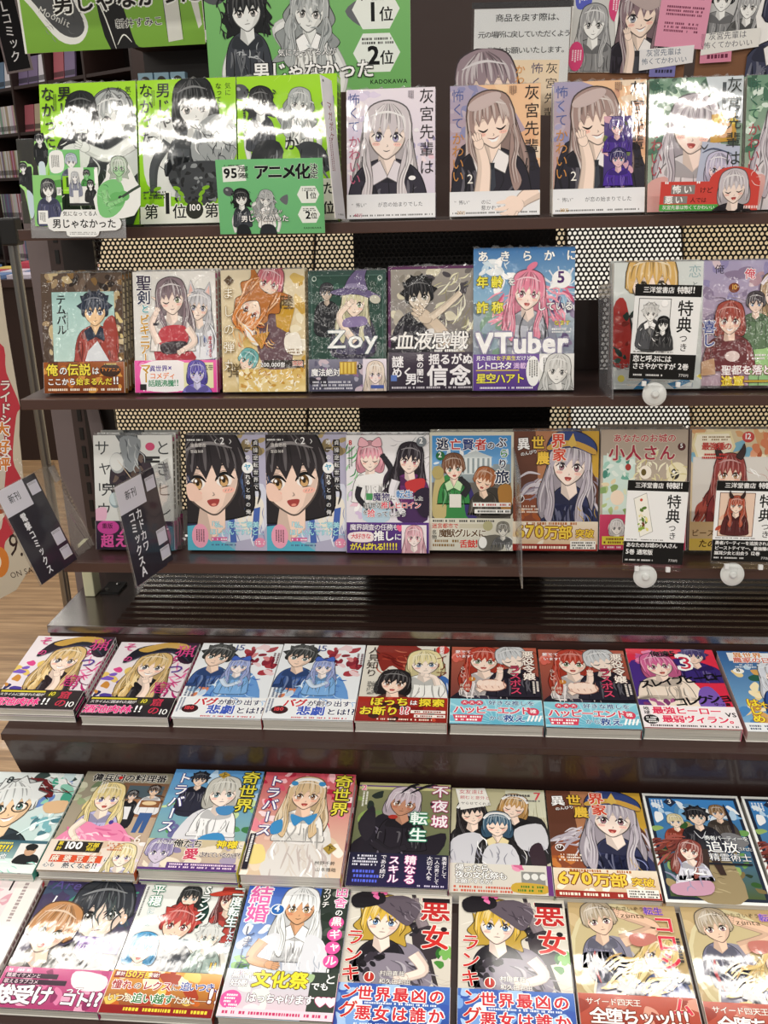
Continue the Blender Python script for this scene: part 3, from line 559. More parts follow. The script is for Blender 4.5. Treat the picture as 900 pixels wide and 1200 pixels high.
@cover('witch', 38, ('#2c4238', '#e9efe6', '#8a6fa8'), (.1172, .178))
def _(a, b):
    a.R(0, 0, 100, 142, '#35514a', '#2a4038'); a.R(4, 5, 96, 142, '#4f6f66'); a.R(5, 6, 95, 142, '#2c4a40'); a.blobs(20, 5, 8, 95, 100, 4, 10, ['#35564b', '#294439', '#3c6054'])
    a.fig(24, 26, 7, '#3a3a40', 'short', '#c9b8a8', '#23252a', eye='#333', blen=7, blush=0, hl=1.1)
    a.P([(30, 100), (36, 60), (60, 48), (82, 60), (84, 100)], '#3a3648', 1); a.fig(60, 38, 13, '#d8d3ae', 'long', '#f8e3d2', '#4a4560', eye='#7a9a6a', hat='witch', hatc='#6a5f86', hat2='#8f86a8', rot=.1, bw=.8, blen=4.6, hl=1.4, strands=20); a.E(86, 34, 7, 5, '#c9c8b8', .2); a.arm([(60, 84), (40, 56), (52, 40)], 4.5, 3, '#f8e3d2'); a.P([(48, 56), (72, 54), (74, 64), (46, 66)], '#8a7aa8', 1)
    for (x, y) in ((8, 9), (92, 9)): a.E(x, y, 3, 3, '#b9c8be'); a.E(x, y, 2, 2, '#2c4a40')
    a.T('時の庭', 38, 70, 5.5, '#cfd6d2', b=0); a.T('Zoy', 24, 70, 25, '#f4f6f5', '#5a6a74', b=.01, sx=1.25, ow=.03)
    b.R(0, 0, 100, 38, '#7e7d92', '#4b4a5e'); b.blobs(26, 0, 0, 72, 38, 3, 9, ['#2e2c38', '#a8a6b8', '#5c5a74', '#c9b8c4', '#8c6f94']); b.R(70, 0, 100, 38, '#e6dce8'); b.fig(86, 18, 9, '#e9d8c8', 'long', '#f8e6e2', '#cbb8d8', eye='#a8a', body=False); b.T('魔法絶対', 3, 11, 9.5, '#f6f6f8', '#2c2a34', b=.03); b.R(40, 3, 62, 18, '#b8912c'); [b.R(41+k*5, 4, 44+k*5, 17, '#e6c85c') for k in range(4)]; b.tiny(5, 26, 50, 3, 2.2, '#d9d8e2'); b.E(66, 9, 3.5, 3.5, '#2b2a33'); b.T('2', 64.7, 6.6, 4, '#fff'); b.R(80, 31, 97, 35, '#4a5fa8')
@cover('blood', 44, ('#3c2b3c', '#e9e6ea', '#8a8296'))
def _(a, b):
    a.R(0, 0, 100, 142, '#a29c94', '#55505a'); a.blobs(40, 0, 5, 100, 100, 4, 12, ['#b9b2a4', '#8c867c', '#d6d0b8', '#6f6a68', '#4a464c']); a.strokes(40, 60, 5, 100, 80, 24, 1.6, ['#e9e6c4', '#c9c49a', '#f3f1dc', '#8f8a6a'], 2.2, .6)
    a.P([(4, 100), (12, 62), (34, 50), (60, 62), (66, 100)], '#2a2630', 1); a.fig(36, 34, 13.5, '#1b1b1f', 'spiky', '#d9cdbd', '#26242c', eye='#665', mouth='flat', blush=0, hl=1.2, rot=-.12, bw=.8, blen=4); a.arm([(70, 92), (58, 72), (46, 60)], 9, 7, '#d9c7b2'); a.arm([(50, 58), (66, 46), (84, 30)], 4.2, 3, '#e2d2be', False)
    a.R(0, 0, 100, 3, '#5c2f58'); a.R(0, 0, 3, 142, '#5c2f58'); a.blobs(20, 0, 78, 100, 100, 4, 10, ['#3a363e', '#1f1d24', '#77737a', '#e6e4e4'])
    a.T('血液感戦', 8, 74, 22, '#f6f4f2', '#2a2630', b=.02, gap=.95, sh=.1, ow=.03); a.tiny(52, 95, 30, 1, 2.6, '#f2f0ee')
    b.R(0, 0, 100, 44, '#3c2f42', '#2e2534'); b.T('謎', 4, 4, 14, '#f3f0f4', b=.035); b.T('めく', 4, 17, 12.5, '#f3f0f4', b=.035); b.T('男', 20, 24, 14, '#f3f0f4', b=.035); b.T('裏の闇に', 33, 2, 8.4, '#f3f0f4', v=1, b=.03); b.T('揺るがぬ', 47, 2, 13, '#f3f0f4', b=.035); b.T('信念', 45, 15, 25, '#f3f0f4', b=.04, gap=1.05); b.tiny(4, 39.5, 94, 1, 2.2, '#d0cad4'); b.R(3, 26, 10, 33, '#5a78c0')
@cover('star', 36, ('#5a86b4', '#f2f2f2', '#6b4a9a'), (.147, .206), 140)
def _(a, b):
    a.R(0, 0, 100, 60, '#3f78b4', '#9cc4dc'); a.R(0, 55, 100, 142, '#a8bcc8', '#6f6480'); a.blobs(16, 0, 14, 100, 46, 5, 12, ['#eef4f8', '#d6e6f0', '#ffffff', '#bcd6e8'], .45); a.blobs(26, 0, 48, 36, 105, 4, 11, ['#8fa6b4', '#c3cfd6', '#6f8494', '#7fa08a']); a.blobs(22, 64, 50, 100, 105, 4, 11, ['#5d4a78', '#8a7a9c', '#433560', '#b4a8c4']); a.rays(88, 42, 14, 4, 24, .07, '#e6e8f2')
    a.P([(34, 108), (40, 72), (54, 58), (76, 62), (80, 108)], '#8f93a4', 1); a.P([(40, 108), (42, 76), (52, 70), (60, 82), (58, 108)], '#f1eeea', 1); a.strokes(16, 60, 66, 80, 104, 18, 2, ['#a9adba', '#74788a', '#c9ccd4'], 1.4)
    a.strokes(26, 28, 40, 48, 70, 18, 2.4, ['#e67f9c', '#f2a3b6', '#c95a7c'], 2.4, .5); a.strokes(26, 62, 26, 88, 70, 18, 2.6, ['#e67f9c', '#f2a3b6', '#c95a7c'], .8, .6); a.fig(54, 44, 13, '#e98aa4', 'long', '#fbe4d8', '#b9bcc8', eye='#b8466a', mouth='open', bw=.7, blen=3.4, hl=1.4, rot=.08, strands=20); a.E(58, 18, 6, 3, '#e67f9c', -.6); a.L([(52, 62), (46, 80), (50, 104)], 1.6, '#33323c'); a.L([(68, 62), (72, 80), (70, 100)], 1.6, '#33323c')
    a.T('あきらかに', 4, 2.5, 11, '#fbfbf8', '#3a5a80', b=.035, gap=1.98, ow=.05); a.T('年齢', 3, 27, 12, '#f0e64a', '#7a7430', b=.03, gap=1.2); a.T('を', 34, 29, 8, '#f6f6f2', '#4a5a70', b=.03); a.T('詐称', 3, 52, 12, '#f0e64a', '#7a7430', b=.03, gap=1.25); a.T('している', 63, 53, 9, '#f8f8f4', '#4f4668', b=.03); a.T('なます', 80, 71, 5.4, '#f0e64a', '#3b3350', b=.02); a.tiny(78, 79, 18, 2, 1.6, '#f2f2f2'); a.T('VTuber', 3, 83, 23.5, '#fafafa', '#8a86a4', b=.05, sx=.98)
    a.E(87, 31, 9.5, 9, '#fbfbfb'); a.P([(78, 35), (74, 41), (84, 38)], '#fbfbfb'); a.T('5', 82.5, 23.5, 13, '#53306f', b=.04); a.strokes(8, 18, 10, 32, 24, 8, 1.6, ['#fff', '#dfe8ee'])
    b.R(0, 0, 100, 36, '#6a479c', '#573a86'); b.T('見た目は', 3, 1.5, 5, '#fff', b=.01); b.T('女子高生', 23, 1.5, 5, '#f0e64a', b=.02); b.T('だけど', 43, 1.5, 5, '#fff', b=.01); b.T('レトロネタ', 3, 7.5, 8, '#fff', b=.03, gap=.88); b.T('満載!', 40, 8.5, 6.5, '#e9c8f2', b=.02); b.R(3, 15.5, 46, 16.5, '#d9c33c'); b.T('星空ハアト', 3, 19, 10.5, '#f0e64a', '#33205a', b=.03, gap=.92); b.tiny(3, 32.5, 56, 1, 1.8, '#f0ecf6'); b.E(60, 17, 7, 15, '#f6f6f4'); b.vtiny(56, 6, 20, 4, 1.3, '#444'); b.R(66, 0, 100, 36, '#e9e9e6'); b.E(72, 10, 6, 9, '#fff'); b.vtiny(70, 4, 12, 3, 1.2, '#444'); b.fig(84, 17, 10, '#d9d9d6', 'long', '#f6f4f0', '#c9c9c6', eye='#666', blush=0, rot=.1, blen=3.4)
@cover('koi', None, ('#dfe6e6', '#33404a', '#2f7fb0'))
def _(a, b):
    a.R(0, 0, 100, 142, '#d9dedb', '#cfd6d4'); a.fig(42, 24, 22, '#dcb268', 'short', '#fbe4d4', '#34373a', eye='#875', bw=.8, blen=4.2, tie='#b8342c', collar='#eee', hl=1.4); a.P([(0, 50), (14, 44), (22, 110), (0, 112)], '#a83430', 1); a.blobs(12, 0, 48, 22, 110, 3, 7, ['#243a34', '#c04438', '#3a5a50', '#7a2420'])
    a.T('恋', 82, 4, 15, '#9ab4b8', b=-.01); a.T('と呼ぶには', 86, 22, 8, '#66767a', v=1, b=-.004); a.T('ささやか', 3, 112, 9, '#7a8a8e', b=0); a.P([(24, 142), (36, 130), (44, 132), (34, 142)], '#2f7fb0'); a.P([(62, 136), (84, 130), (88, 134), (70, 142)], '#2f7fb0'); a.P([(94, 128), (100, 124), (100, 132)], '#e2cf3c'); a.E(10, 130, 4, 4, '#e8dc6a')
@cover('saint', None, ('#b9a8c4', '#f3f0f4', '#8a3a34'))
def _(a, b):
    a.R(0, 0, 100, 142, '#a79fc0', '#b89aa8'); a.blobs(36, 0, 0, 100, 100, 5, 14, ['#c9bcd4', '#9088b4', '#d9c4cc', '#b48f9c', '#8a7a98']); a.strokes(10, 6, 30, 60, 60, 30, 1.2, ['#6a5a6c', '#8f8090'], .3, .4)
    a.fig(82, 38, 15, '#b09474', 'long', '#fbe6da', '#9cc88a', eye='#764', bw=.8, blen=8, hat='band', hatc='#e9e2ea', hat2='#c9b8d0', strands=22); a.P([(70, 76), (96, 70), (100, 118), (58, 120)], '#a4cf8c', 1)
    a.fig(58, 48, 8, '#4a4248', 'short', '#f3d8c8', '#5f7a5a', blush=0, blen=6); a.fig(30, 66, 12.5, '#a4483c', 'bob', '#f6d6c4', '#7c3a3c', eye='#844', bw=1, blen=4.2, hl=1.3, mouth='grin'); a.P([(10, 120), (20, 92), (46, 92), (48, 120)], '#6f3438', 1); a.E(34, 106, 8, 6, '#e9d4d0')
    a.T('俺', 12, 4, 11, '#3a343f', b=0); a.T('俺', 45, 9, 12, '#d0485c', '#f6eef2'); a.E(34, 30, 6, 5.5, '#7a3c24'); a.T('10', 30.6, 26.4, 6.5, '#e8b45c', b=.02); a.T('喜し', 0, 66, 15, '#3a4a94', '#f3f0f6', v=1, b=.03); a.T('追\n放', 74, 44, 17, '#c8344a', '#f8f2f4', b=.03); a.P([(0, 112), (14, 108), (16, 126), (0, 128)], '#caa07c')
    a.tiny(50, 104, 48, 2, 2.2, '#f3e9ee'); a.T('聖都を落とし', 22, 116, 11.5, '#fbf6f6', '#8a2c3c', b=.03, gap=.98); a.T('進軍──', 22, 128, 13, '#f2d83c', '#8a3a1c', b=.04); a.R(0, 139, 100, 142, '#3a3034')
@cover('moon', 36, ('#dfe2e2', '#3a3d40', '#b83a84'))
def _(a, b):
    a.R(0, 0, 100, 142, '#e0e2df', '#d3d6d4'); a.E(48, 56, 29, 40, '#2a2530'); a.E(48, 56, 27.5, 38, '#3a3038'); a.blobs(26, 26, 30, 70, 90, 3, 9, ['#221e28', '#54443e', '#2f2b3a', '#6a5a52']); a.E(30, 34, 10, 13, '#a6aaac'); a.E(29, 33, 8.5, 11, '#d6d8d6'); a.E(26, 80, 8, 10, '#8fa4ac'); a.E(25, 79, 6.5, 8, '#c4d4d8'); a.L([(30, 30), (52, 60), (70, 84)], 1, '#c8b49a')
    a.fig(47, 10, 8, '#6f7478', 'long', '#d8d8d6', '#8a8f92', eye='#555', rot=2.8, body=False, blush=0); a.P([(34, 4), (60, 6), (52, 40), (42, 42)], '#8c9296', 1); a.strokes(14, 36, 4, 60, 40, 14, 1.6, ['#5a5f64', '#b4b9bb'], 1.4)
    a.T('サャリウ', 1, 6, 20, '#3a3d40', v=1, b=-.014, gap=1.28); a.T('ときヒレ', 78, 6, 20, '#3a3d40', v=1, b=-.014, gap=1.28); a.E(72, 14, 6, 5, '#d2527a'); a.R(66, 26, 84, 29, '#333'); a.R(66, 31, 84, 34, '#333'); a.R(10, 60, 27, 68, '#26262a'); a.tiny(11, 62, 15, 2, 1.8, '#ddd'); a.P([(0, 92), (14, 90), (12, 106), (0, 106)], '#e4b4cc', 1)
    b.R(0, 0, 100, 36, '#3c2a40', '#2b2230'); b.blobs(20, 50, 0, 100, 36, 4, 10, ['#54344e', '#2e2634', '#6a3a5c']); b.E(16, 8, 14, 9, '#c8489a'); b.T('重版', 8, 3, 7, '#3c1a34', b=.02); b.T('人類', 30, 4, 14, '#e45aa8', b=.04); b.T('超え', 6, 17, 17, '#e45aa8', b=.045); b.T('て、', 84, 8, 10, '#fff', v=1, b=.02)
@cover('blush', None, ('#c6ccd8', '#26242a', '#58b4cc'))
def _(a, b):
    a.R(0, 0, 100, 142, '#453c3e', '#8fb8cc'); a.P([(60, 0), (100, 0), (100, 142), (60, 142)], '#b7b4cc'); a.blobs(10, 60, 0, 96, 24, 5, 10, ['#8a7a58', '#b09c6c', '#5e5340']); a.P([(0, 76), (26, 78), (34, 108), (22, 142), (0, 142)], '#2b2a4a', 1); a.P([(0, 112), (16, 110), (60, 142), (0, 142)], '#58b4cc')
    a.P([(28, 78), (56, 72), (96, 60), (100, 110), (76, 128), (36, 126)], '#d9dcec', 1); a.P([(34, 80), (50, 82), (52, 126), (40, 128)], '#b4c4e4', 1); a.P([(62, 84), (92, 76), (96, 100), (84, 124), (66, 110)], '#f2ece0', 1); a.P([(84, 90), (92, 88), (88, 130), (80, 130)], '#4a68b4'); a.P([(52, 88), (58, 88), (62, 132), (54, 132)], '#4a68b4'); a.strokes(14, 36, 84, 96, 124, 18, 1.6, ['#a8acd0', '#eef0f8', '#8a90bc'], 1.4)
    a.fig(30, 52, 36, '#2e282c', 'bob', '#fbdccb', '#2b2a4a', eye='#c88a3c', mouth='open', rot=-.12, body=False, hl=1.25, strands=0); a.strokes(12, 64, 40, 82, 80, 24, 2.6, ['#3a4a6c', '#2e282c', '#566a94'], 1.5, .3); a.strokes(10, 0, 40, 8, 66, 16, 2, ['#3a4a6c', '#2e282c'], 1.5, .3); a.P([(0, 62), (10, 60), (20, 78), (4, 80)], '#f8d2c0', 1)
    a.R(0, 3, 24, 8, '#2a2629'); a.tiny(2, 5, 20, 1, 2, '#eee'); a.T('渡島悠哉', 6, 10, 5, '#f2eeea', b=0); a.T('雪森168', 6, 18, 4.4, '#f2eeea', b=0); a.T('2', 43, 3, 10, '#fbfbfb', b=.01); a.L([(39, 5), (37, 8), (39, 11)], .8, '#fff'); a.L([(55, 5), (57, 8), (55, 11)], .8, '#fff')
    for k, ch in enumerate('貞操逆転世界で'): a.R(83, 6+k*9, 91, 14.4+k*9, '#1d1b1e'); a.T(ch, 84, 6.6+k*9, 6.4, '#fff', b=0)
    for k, ch in enumerate('唯一の'): a.T(ch, 74, 6+k*9, 6.4, '#fff', b=.01)
    a.E(77, 40, 7, 7, '#f6f8f8'); a.T('ヤ', 72.4, 35, 9, '#3aa4c8', b=.03); a.T('れる', 74, 48, 6.4, '#fff', '#333', v=1)
    for k, ch in enumerate('と噂の俺'): a.R(73, 63+k*9, 81, 71.6+k*9, '#1d1b1e'); a.T(ch, 74, 64+k*9, 6.4, '#fff', b=0)
    a.T('「私、先にご褒美', 26, 106, 8.4, '#b8ecf4', '#4a90b0', b=.02, gap=.95, ow=.04); a.T('ほしいんですけど…', 28, 115, 8.2, '#b8ecf4', '#4a90b0', b=.02, gap=.92, ow=.04); a.R(30, 125.5, 50, 130, '#d6609a'); a.tiny(31, 127, 18, 1, 2, '#fff'); a.E(16, 124, 10.5, 15, '#f0a4bc'); a.vtiny(11, 116, 16, 4, 1.6, '#4a2a34'); a.E(91, 132, 7, 6, '#e890b0'); a.tiny(86, 130, 10, 2, 1.6, '#fff'); a.tiny(30, 134, 30, 1, 2, '#4a5f8a')
@cover('demon', 37, ('#f0eef0', '#5a2f7a', '#c84f8a'))
def _(a, b):
    a.R(0, 0, 100, 142, '#efeef0', '#e6dfea'); a.strokes(24, 2, 6, 34, 70, 16, 2.2, ['#5fae6c', '#3f8a54', '#9cd0a0'], 2.2, .4); a.strokes(24, 60, 4, 98, 60, 16, .8, ['#8a8a92', '#c8c4cc'], None); a.blobs(12, 0, 70, 24, 105, 4, 8, ['#d9c4e4', '#f0c8d8', '#fff'])
    a.P([(20, 102), (26, 68), (48, 66), (52, 102)], '#bcd4e4', 1); a.fig(29, 28, 12, '#eea4b4', 'bob', '#fbe6da', '#f0f0f0', eye='#caa04a', bw=.8, blen=4.4, hat='bow', hatc='#f2b8c4', hl=1.35, wink=2); a.arm([(46, 56), (54, 42), (48, 30)], 3.4, 3, '#2a2830'); a.P([(14, 50), (44, 46), (44, 58), (16, 60)], '#f4f4f4', 1); a.arm([(16, 62), (14, 74), (22, 84)], 3.2, 2.8, '#26242c')
    a.P([(62, 102), (64, 62), (90, 58), (98, 102)], '#4a2c5c', 1); a.strokes(16, 50, 40, 64, 70, 24, 3, ['#221c26', '#3a2c3c', '#5a2f5a'], 1.9, .3); a.fig(77, 30, 12.5, '#2a222c', 'long', '#fbe6da', '#6a2f6c', eye='#b84a5a', bw=.85, blen=4.2, hl=1.3, rot=.1, strands=18); a.P([(72, 56), (94, 52), (92, 66), (76, 68)], '#c43a3c', 1); a.arm([(60, 54), (56, 70), (64, 86)], 5, 3.4, '#eceaf0'); a.P([(82, 70), (100, 64), (100, 96), (88, 94)], '#2b1f34', 1)
    a.E(91, 8, 6, 6, '#7e858c'); a.T('2', 88, 3.4, 8, '#fff', b=.02); a.T('8', 3, 6, 7, '#c8343c', b=.03); a.vtiny(3, 14, 30, 2, 1.6, '#666')
    a.R(24, 70, 32, 78, '#4a9a5c'); a.T('魔物', 32, 69, 10.5, '#3a2c66', '#fff', b=.03); a.T('に', 53, 72, 7, '#333', '#fff'); a.T('転生', 60, 66, 10.5, '#3a7fc0', '#fff', b=.03); a.T('した', 81, 73, 6, '#333', '#fff'); a.T('前世の', 21, 81, 7.6, '#333', '#fff', b=.02); a.T('推しヒロイン', 42, 80, 8.6, '#e0485c', '#fff', b=.03, gap=.93); a.T('を', 20, 90, 6, '#333', '#fff'); a.T('拾', 25, 89, 10, '#e0485c', '#fff', b=.03); a.T('ってしまう', 36, 91, 7.4, '#3a3448', '#fff', b=.02)
    b.R(0, 0, 100, 37, '#5c3a86', '#4d2f74'); b.T('魔界調査の任務も', 4, 2, 8, '#f2ecf8', '#2a1648', b=.02, gap=.93); b.P([(4, 13), (30, 12), (31, 23), (5, 23)], '#f6e8e8', 1); b.T('大好きな', 5, 13.5, 7, '#d8485c', b=.02, gap=.86); b.T('推し', 33, 10, 13, '#fff', '#3a1f5c', b=.04, gap=.95); b.T('に', 58, 13, 9, '#fff'); b.T('がんばれる!!!!!', 4, 25, 9.4, '#f2e04a', '#3a1f5c', b=.035, gap=.86); b.T('♥', 60, 3, 8, '#f06a94'); b.R(67, 3, 97, 34, '#f4eaee'); b.fig(82, 18, 8.5, '#eab4c0', 'long', '#fbeae6', '#e49ab0', eye='#d68', body=False)
@cover('sage', 39, ('#3a7fb4', '#f4f2ea', '#3a8a5a'))
def _(a, b):
    a.R(0, 0, 100, 142, '#d8d6c4'); a.R(3, 4, 97, 142, '#3f8fd0', '#bcd8e8'); a.blobs(12, 4, 20, 96, 40, 4, 10, ['#dfeaf2', '#f6f8fa', '#b8d4ea'], .4); a.R(4, 40, 96, 62, '#a4b0b4', '#8a979c'); a.P([(34, 30), (55, 22), (76, 30)], '#c8d2d4'); a.R(36, 30, 74, 50, '#dbe2e2'); [a.R(39+k*6, 31, 41.5+k*6, 49, '#8d9a9e') for k in range(6)]; a.R(10, 38, 34, 52, '#8f9ca2'); a.R(76, 38, 96, 52, '#8f9ca2'); a.R(3, 60, 97, 142, '#6f6a64', '#4a4640')
    a.P([(8, 100), (12, 62), (24, 50), (44, 60), (52, 100)], '#3a8a48', 1); a.P([(4, 100), (6, 60), (16, 46), (20, 100)], '#c4b47c', 1); a.P([(44, 100), (42, 64), (50, 66), (58, 100)], '#3a3270', 1); a.fig(29, 43, 10.5, '#7a5038', 'short', '#fbe2d0', '#3a8a48', eye='#5a7a4a', bw=.8, blen=4, collar='#c4e4b4', hl=1.3, mouth='open', rot=-.1); a.E(10, 48, 7, 8, '#b4a468'); a.R(24, 74, 38, 90, '#e9e6de'); a.arm([(40, 76), (46, 66), (42, 60)], 3.6, 3, '#28262c')
    a.P([(54, 100), (60, 74), (78, 66), (96, 78), (97, 100)], '#3f3a34', 1); a.P([(82, 66), (97, 64), (97, 92), (86, 92)], '#b4803c', 1); a.fig(65, 58, 10, '#a4623a', 'short', '#fbdcc4', '#4a443c', eye='#764', wink=2, mouth='open', bw=.8, blen=3.8, hl=1.35, rot=.3)
    a.T('逃', 8, 7, 15, '#1d2a4a', '#fff', b=.035); a.T('亡', 24, 8, 14, '#c0302c', '#fff', b=.035); a.T('賢', 39, 8, 14, '#233a7a', '#fff', b=.035); a.T('者', 54, 8, 14, '#c0302c', '#fff', b=.035); a.T('の', 68, 11, 10, '#1d2a4a', '#fff', b=.03); a.T('ぶ', 79, 6, 13, '#1d2a4a', '#fff', b=.03); a.T('ら', 83, 20, 11, '#2d8a4a', '#fff', b=.03); a.T('り', 81, 32, 12, '#1d2a4a', '#fff', b=.03); a.T('旅', 78, 45, 17, '#1d2a4a', '#fff', b=.03); a.E(13, 28, 5.4, 5.4, '#1f6a3a'); a.T('2', 10.2, 23.6, 7.4, '#fff', b=.02); a.R(52, 84, 97, 89, '#f8f8f4'); a.tiny(54, 85.4, 42, 1, 2.4, '#c0443c'); a.R(54, 92, 97, 97, '#f8f8f4'); a.tiny(56, 93.4, 40, 1, 2.4, '#333')
    b.R(0, 0, 100, 39, '#dfdccc', '#d4d2c4'); b.tiny(4, 2, 74, 1, 2.4, '#444'); b.T('迷宮都市で', 3, 6, 6.4, '#c83a2c', b=.02); b.R(36, 6.5, 64, 12, '#cfcab4'); b.T('名物', 3, 14, 6, '#333', v=1, b=.02); b.T('魔獣グルメに', 11, 13, 10.5, '#5a3a1a', '#f4f2e4', b=.03, gap=.9); b.tiny(4, 26, 30, 2, 3, '#8a6a3a'); b.T('舌鼓!', 36, 26, 10, '#d8342c', b=.04, gap=.95); b.E(70, 9, 6, 6, '#b8b48a'); b.P([(60, 24), (84, 20), (88, 37), (62, 38)], '#6f6c64', 1); b.E(64, 29, 5, 7, '#f6f6f2'); b.E(95, 30, 5, 8, '#f6f6f2'); b.fig(88, 14, 6, '#8a877c', 'short', '#e9e6dc', '#777', blush=0, eye='#555', blen=3)
def farm(a, big=False):
    a.R(0, 0, 100, 142, '#6a4030', '#4d3028'); a.P([(26, 0), (70, 0), (50, 60), (30, 70)], '#b47c58'); a.P([(0, 80), (40, 70), (44, 142), (0, 142)], '#8a4a30', 1); a.blobs(8, 0, 92, 30, 112, 4, 7, ['#c87a3c', '#a85a2c', '#e09a54']); a.P([(80, 0), (100, 0), (100, 60), (88, 40)], '#c9a03c')
    a.strokes(20, 22, 50, 44, 74, 24, 3, ['#b4acb8', '#d3ccd4', '#8f8696'], 2.6, .4); a.strokes(20, 82, 50, 100, 90, 22, 3, ['#b4acb8', '#d3ccd4', '#8f8696'], 1.3, .3); a.P([(36, 112), (44, 78), (60, 66), (84, 74), (98, 92), (100, 112)], '#2f3358', 1); a.P([(46, 108), (48, 82), (62, 74), (74, 84), (72, 110)], '#b8cce4', 1); a.P([(52, 76), (62, 84), (70, 76), (66, 68), (58, 68)], '#fbe8dc')
    a.fig(66, 40, 19, '#b9b0bc', 'long', '#fbe8dc', '#2f3358', eye='#8a4a5a', mouth='open', bw=.6, blen=2.6, hat='cap', hatc='#35457c', hat2='#cfa24a', hl=1.4, rot=.1, strands=24); a.strokes(10, 76, 88, 98, 108, 14, 1, ['#c9a84a', '#8a93c4'], 1.2)
    a.T('異', 4, 8, 15, '#fff', '#3a221a', b=.035, rot=-.06); a.T('世', 21, 6, 16, '#f2c84a', '#3a221a', b=.035); a.T('界', 44, 3, 17, '#d84a34', '#f6e6d8', b=.035); a.T('農', 27, 24, 16, '#f2c84a', '#3a221a', b=.035); a.T('家', 46, 20, 16, '#d84a34', '#f6e6d8', b=.035); a.T('のんびり', 8, 25, 5, '#fff', '#3a221a', b=.02, rot=-.2); a.E(9, 80, 4.6, 4.6, '#fff'); a.E(9, 80, 3.8, 3.8, '#4a2a20'); a.T('17', 5.7, 76.6, 5.2, '#fff', b=.01); a.tiny(7, 88, 22, 3, 2, '#f4e6d8')
def farm_obi(b):
    b.R(0, 0, 100, 36, '#efe2cc', '#d9b48a'); b.blobs(12, 0, 0, 100, 30, 4, 9, ['#f6ecd8', '#e9cfa4', '#fff8ea']); b.tiny(16, 1, 60, 1, 3, '#b8703a'); b.T('670万部', 4, 5, 17, '#f2cf4a', '#7a3a14', b=.04, gap=.95, sx=1.0); b.T('突破', 74, 9, 11, '#f2cf4a', '#7a3a14', b=.03); b.R(0, 27, 100, 36, '#9a2c24'); b.tiny(4, 29.5, 60, 1, 3.2, '#f8ead8'); b.R(68, 23, 98, 33, '#f6f2ea'); b.tiny(70, 24.5, 26, 3, 1.8, '#333')
@cover('farm', 35, ('#c9a888', '#3a221a', '#9a2c24'))
def _(a, b): farm(a); farm_obi(b)
@cover('farm2', 35, ('#e6d8c4', '#3a221a', '#9a2c24'))
def _(a, b): farm(a); farm_obi(b)
@cover('castle', 42, ('#c44a68', '#f6eef0', '#d84a70'))
def _(a, b):
    a.R(0, 0, 100, 142, '#b4a494', '#c4b8a8'); a.R(3, 30, 40, 142, '#cde4dc', '#dcebe2'); a.blobs(16, 4, 32, 38, 60, 3, 6, ['#6fae9c', '#a4cfc0', '#4a8a7a', '#e6f2ea']); a.E(32, 44, 3.4, 4, '#a83a34'); a.blobs(14, 2, 58, 36, 98, 3, 8, ['#b4c88a', '#dfe6c4', '#8aa86a', '#e9d8b4']); a.E(20, 80, 8, 9, '#f6e2cc')
    a.strokes(30, 42, 30, 66, 66, 12, 2.2, ['#e6dfae', '#c4b47c', '#f6f2d8'], None); a.E(52, 50, 7, 8, '#fbf3e4'); a.E(50, 50, 3, 4, '#6a5a2c'); a.E(88, 52, 12, 14, '#efe6c4'); a.E(86, 52, 5, 6.4, '#3a3430'); a.E(84.6, 50, 1.6, 2, '#fff'); a.strokes(12, 70, 36, 98, 60, 14, 2, ['#d8cc94', '#f6f0d4'], None)
    a.T('あなたのお城の', 14, 5, 10.4, '#b83a4a', '#d8ccbc', b=.02, gap=1.0); a.T('小人さん', 9, 18, 19, '#a82c44', '#d8ccbc', b=.025, gap=1.02); a.E(93, 20, 4.6, 4.6, '#5a2c2c'); a.T('5', 91, 16.4, 6, '#fff', b=.02)
    b.R(0, 0, 100, 42, '#d84a70', '#c43a60'); b.E(20, 16, 10, 10, '#f6f2f2'); b.fig(20, 16, 6.5, '#e9e6e6', 'bob', '#fbf6f2', '#ddd', body=False, eye='#555', blush=0); b.T('か', 29, 4, 14, '#f8e6c4', '#7a1c34', b=.04); b.R(3, 26, 36, 36, '#e6d84a'); b.tiny(5, 28, 28, 2, 2.4, '#7a3a2c'); b.tiny(3, 38, 90, 1, 2.2, '#f8e6ea')
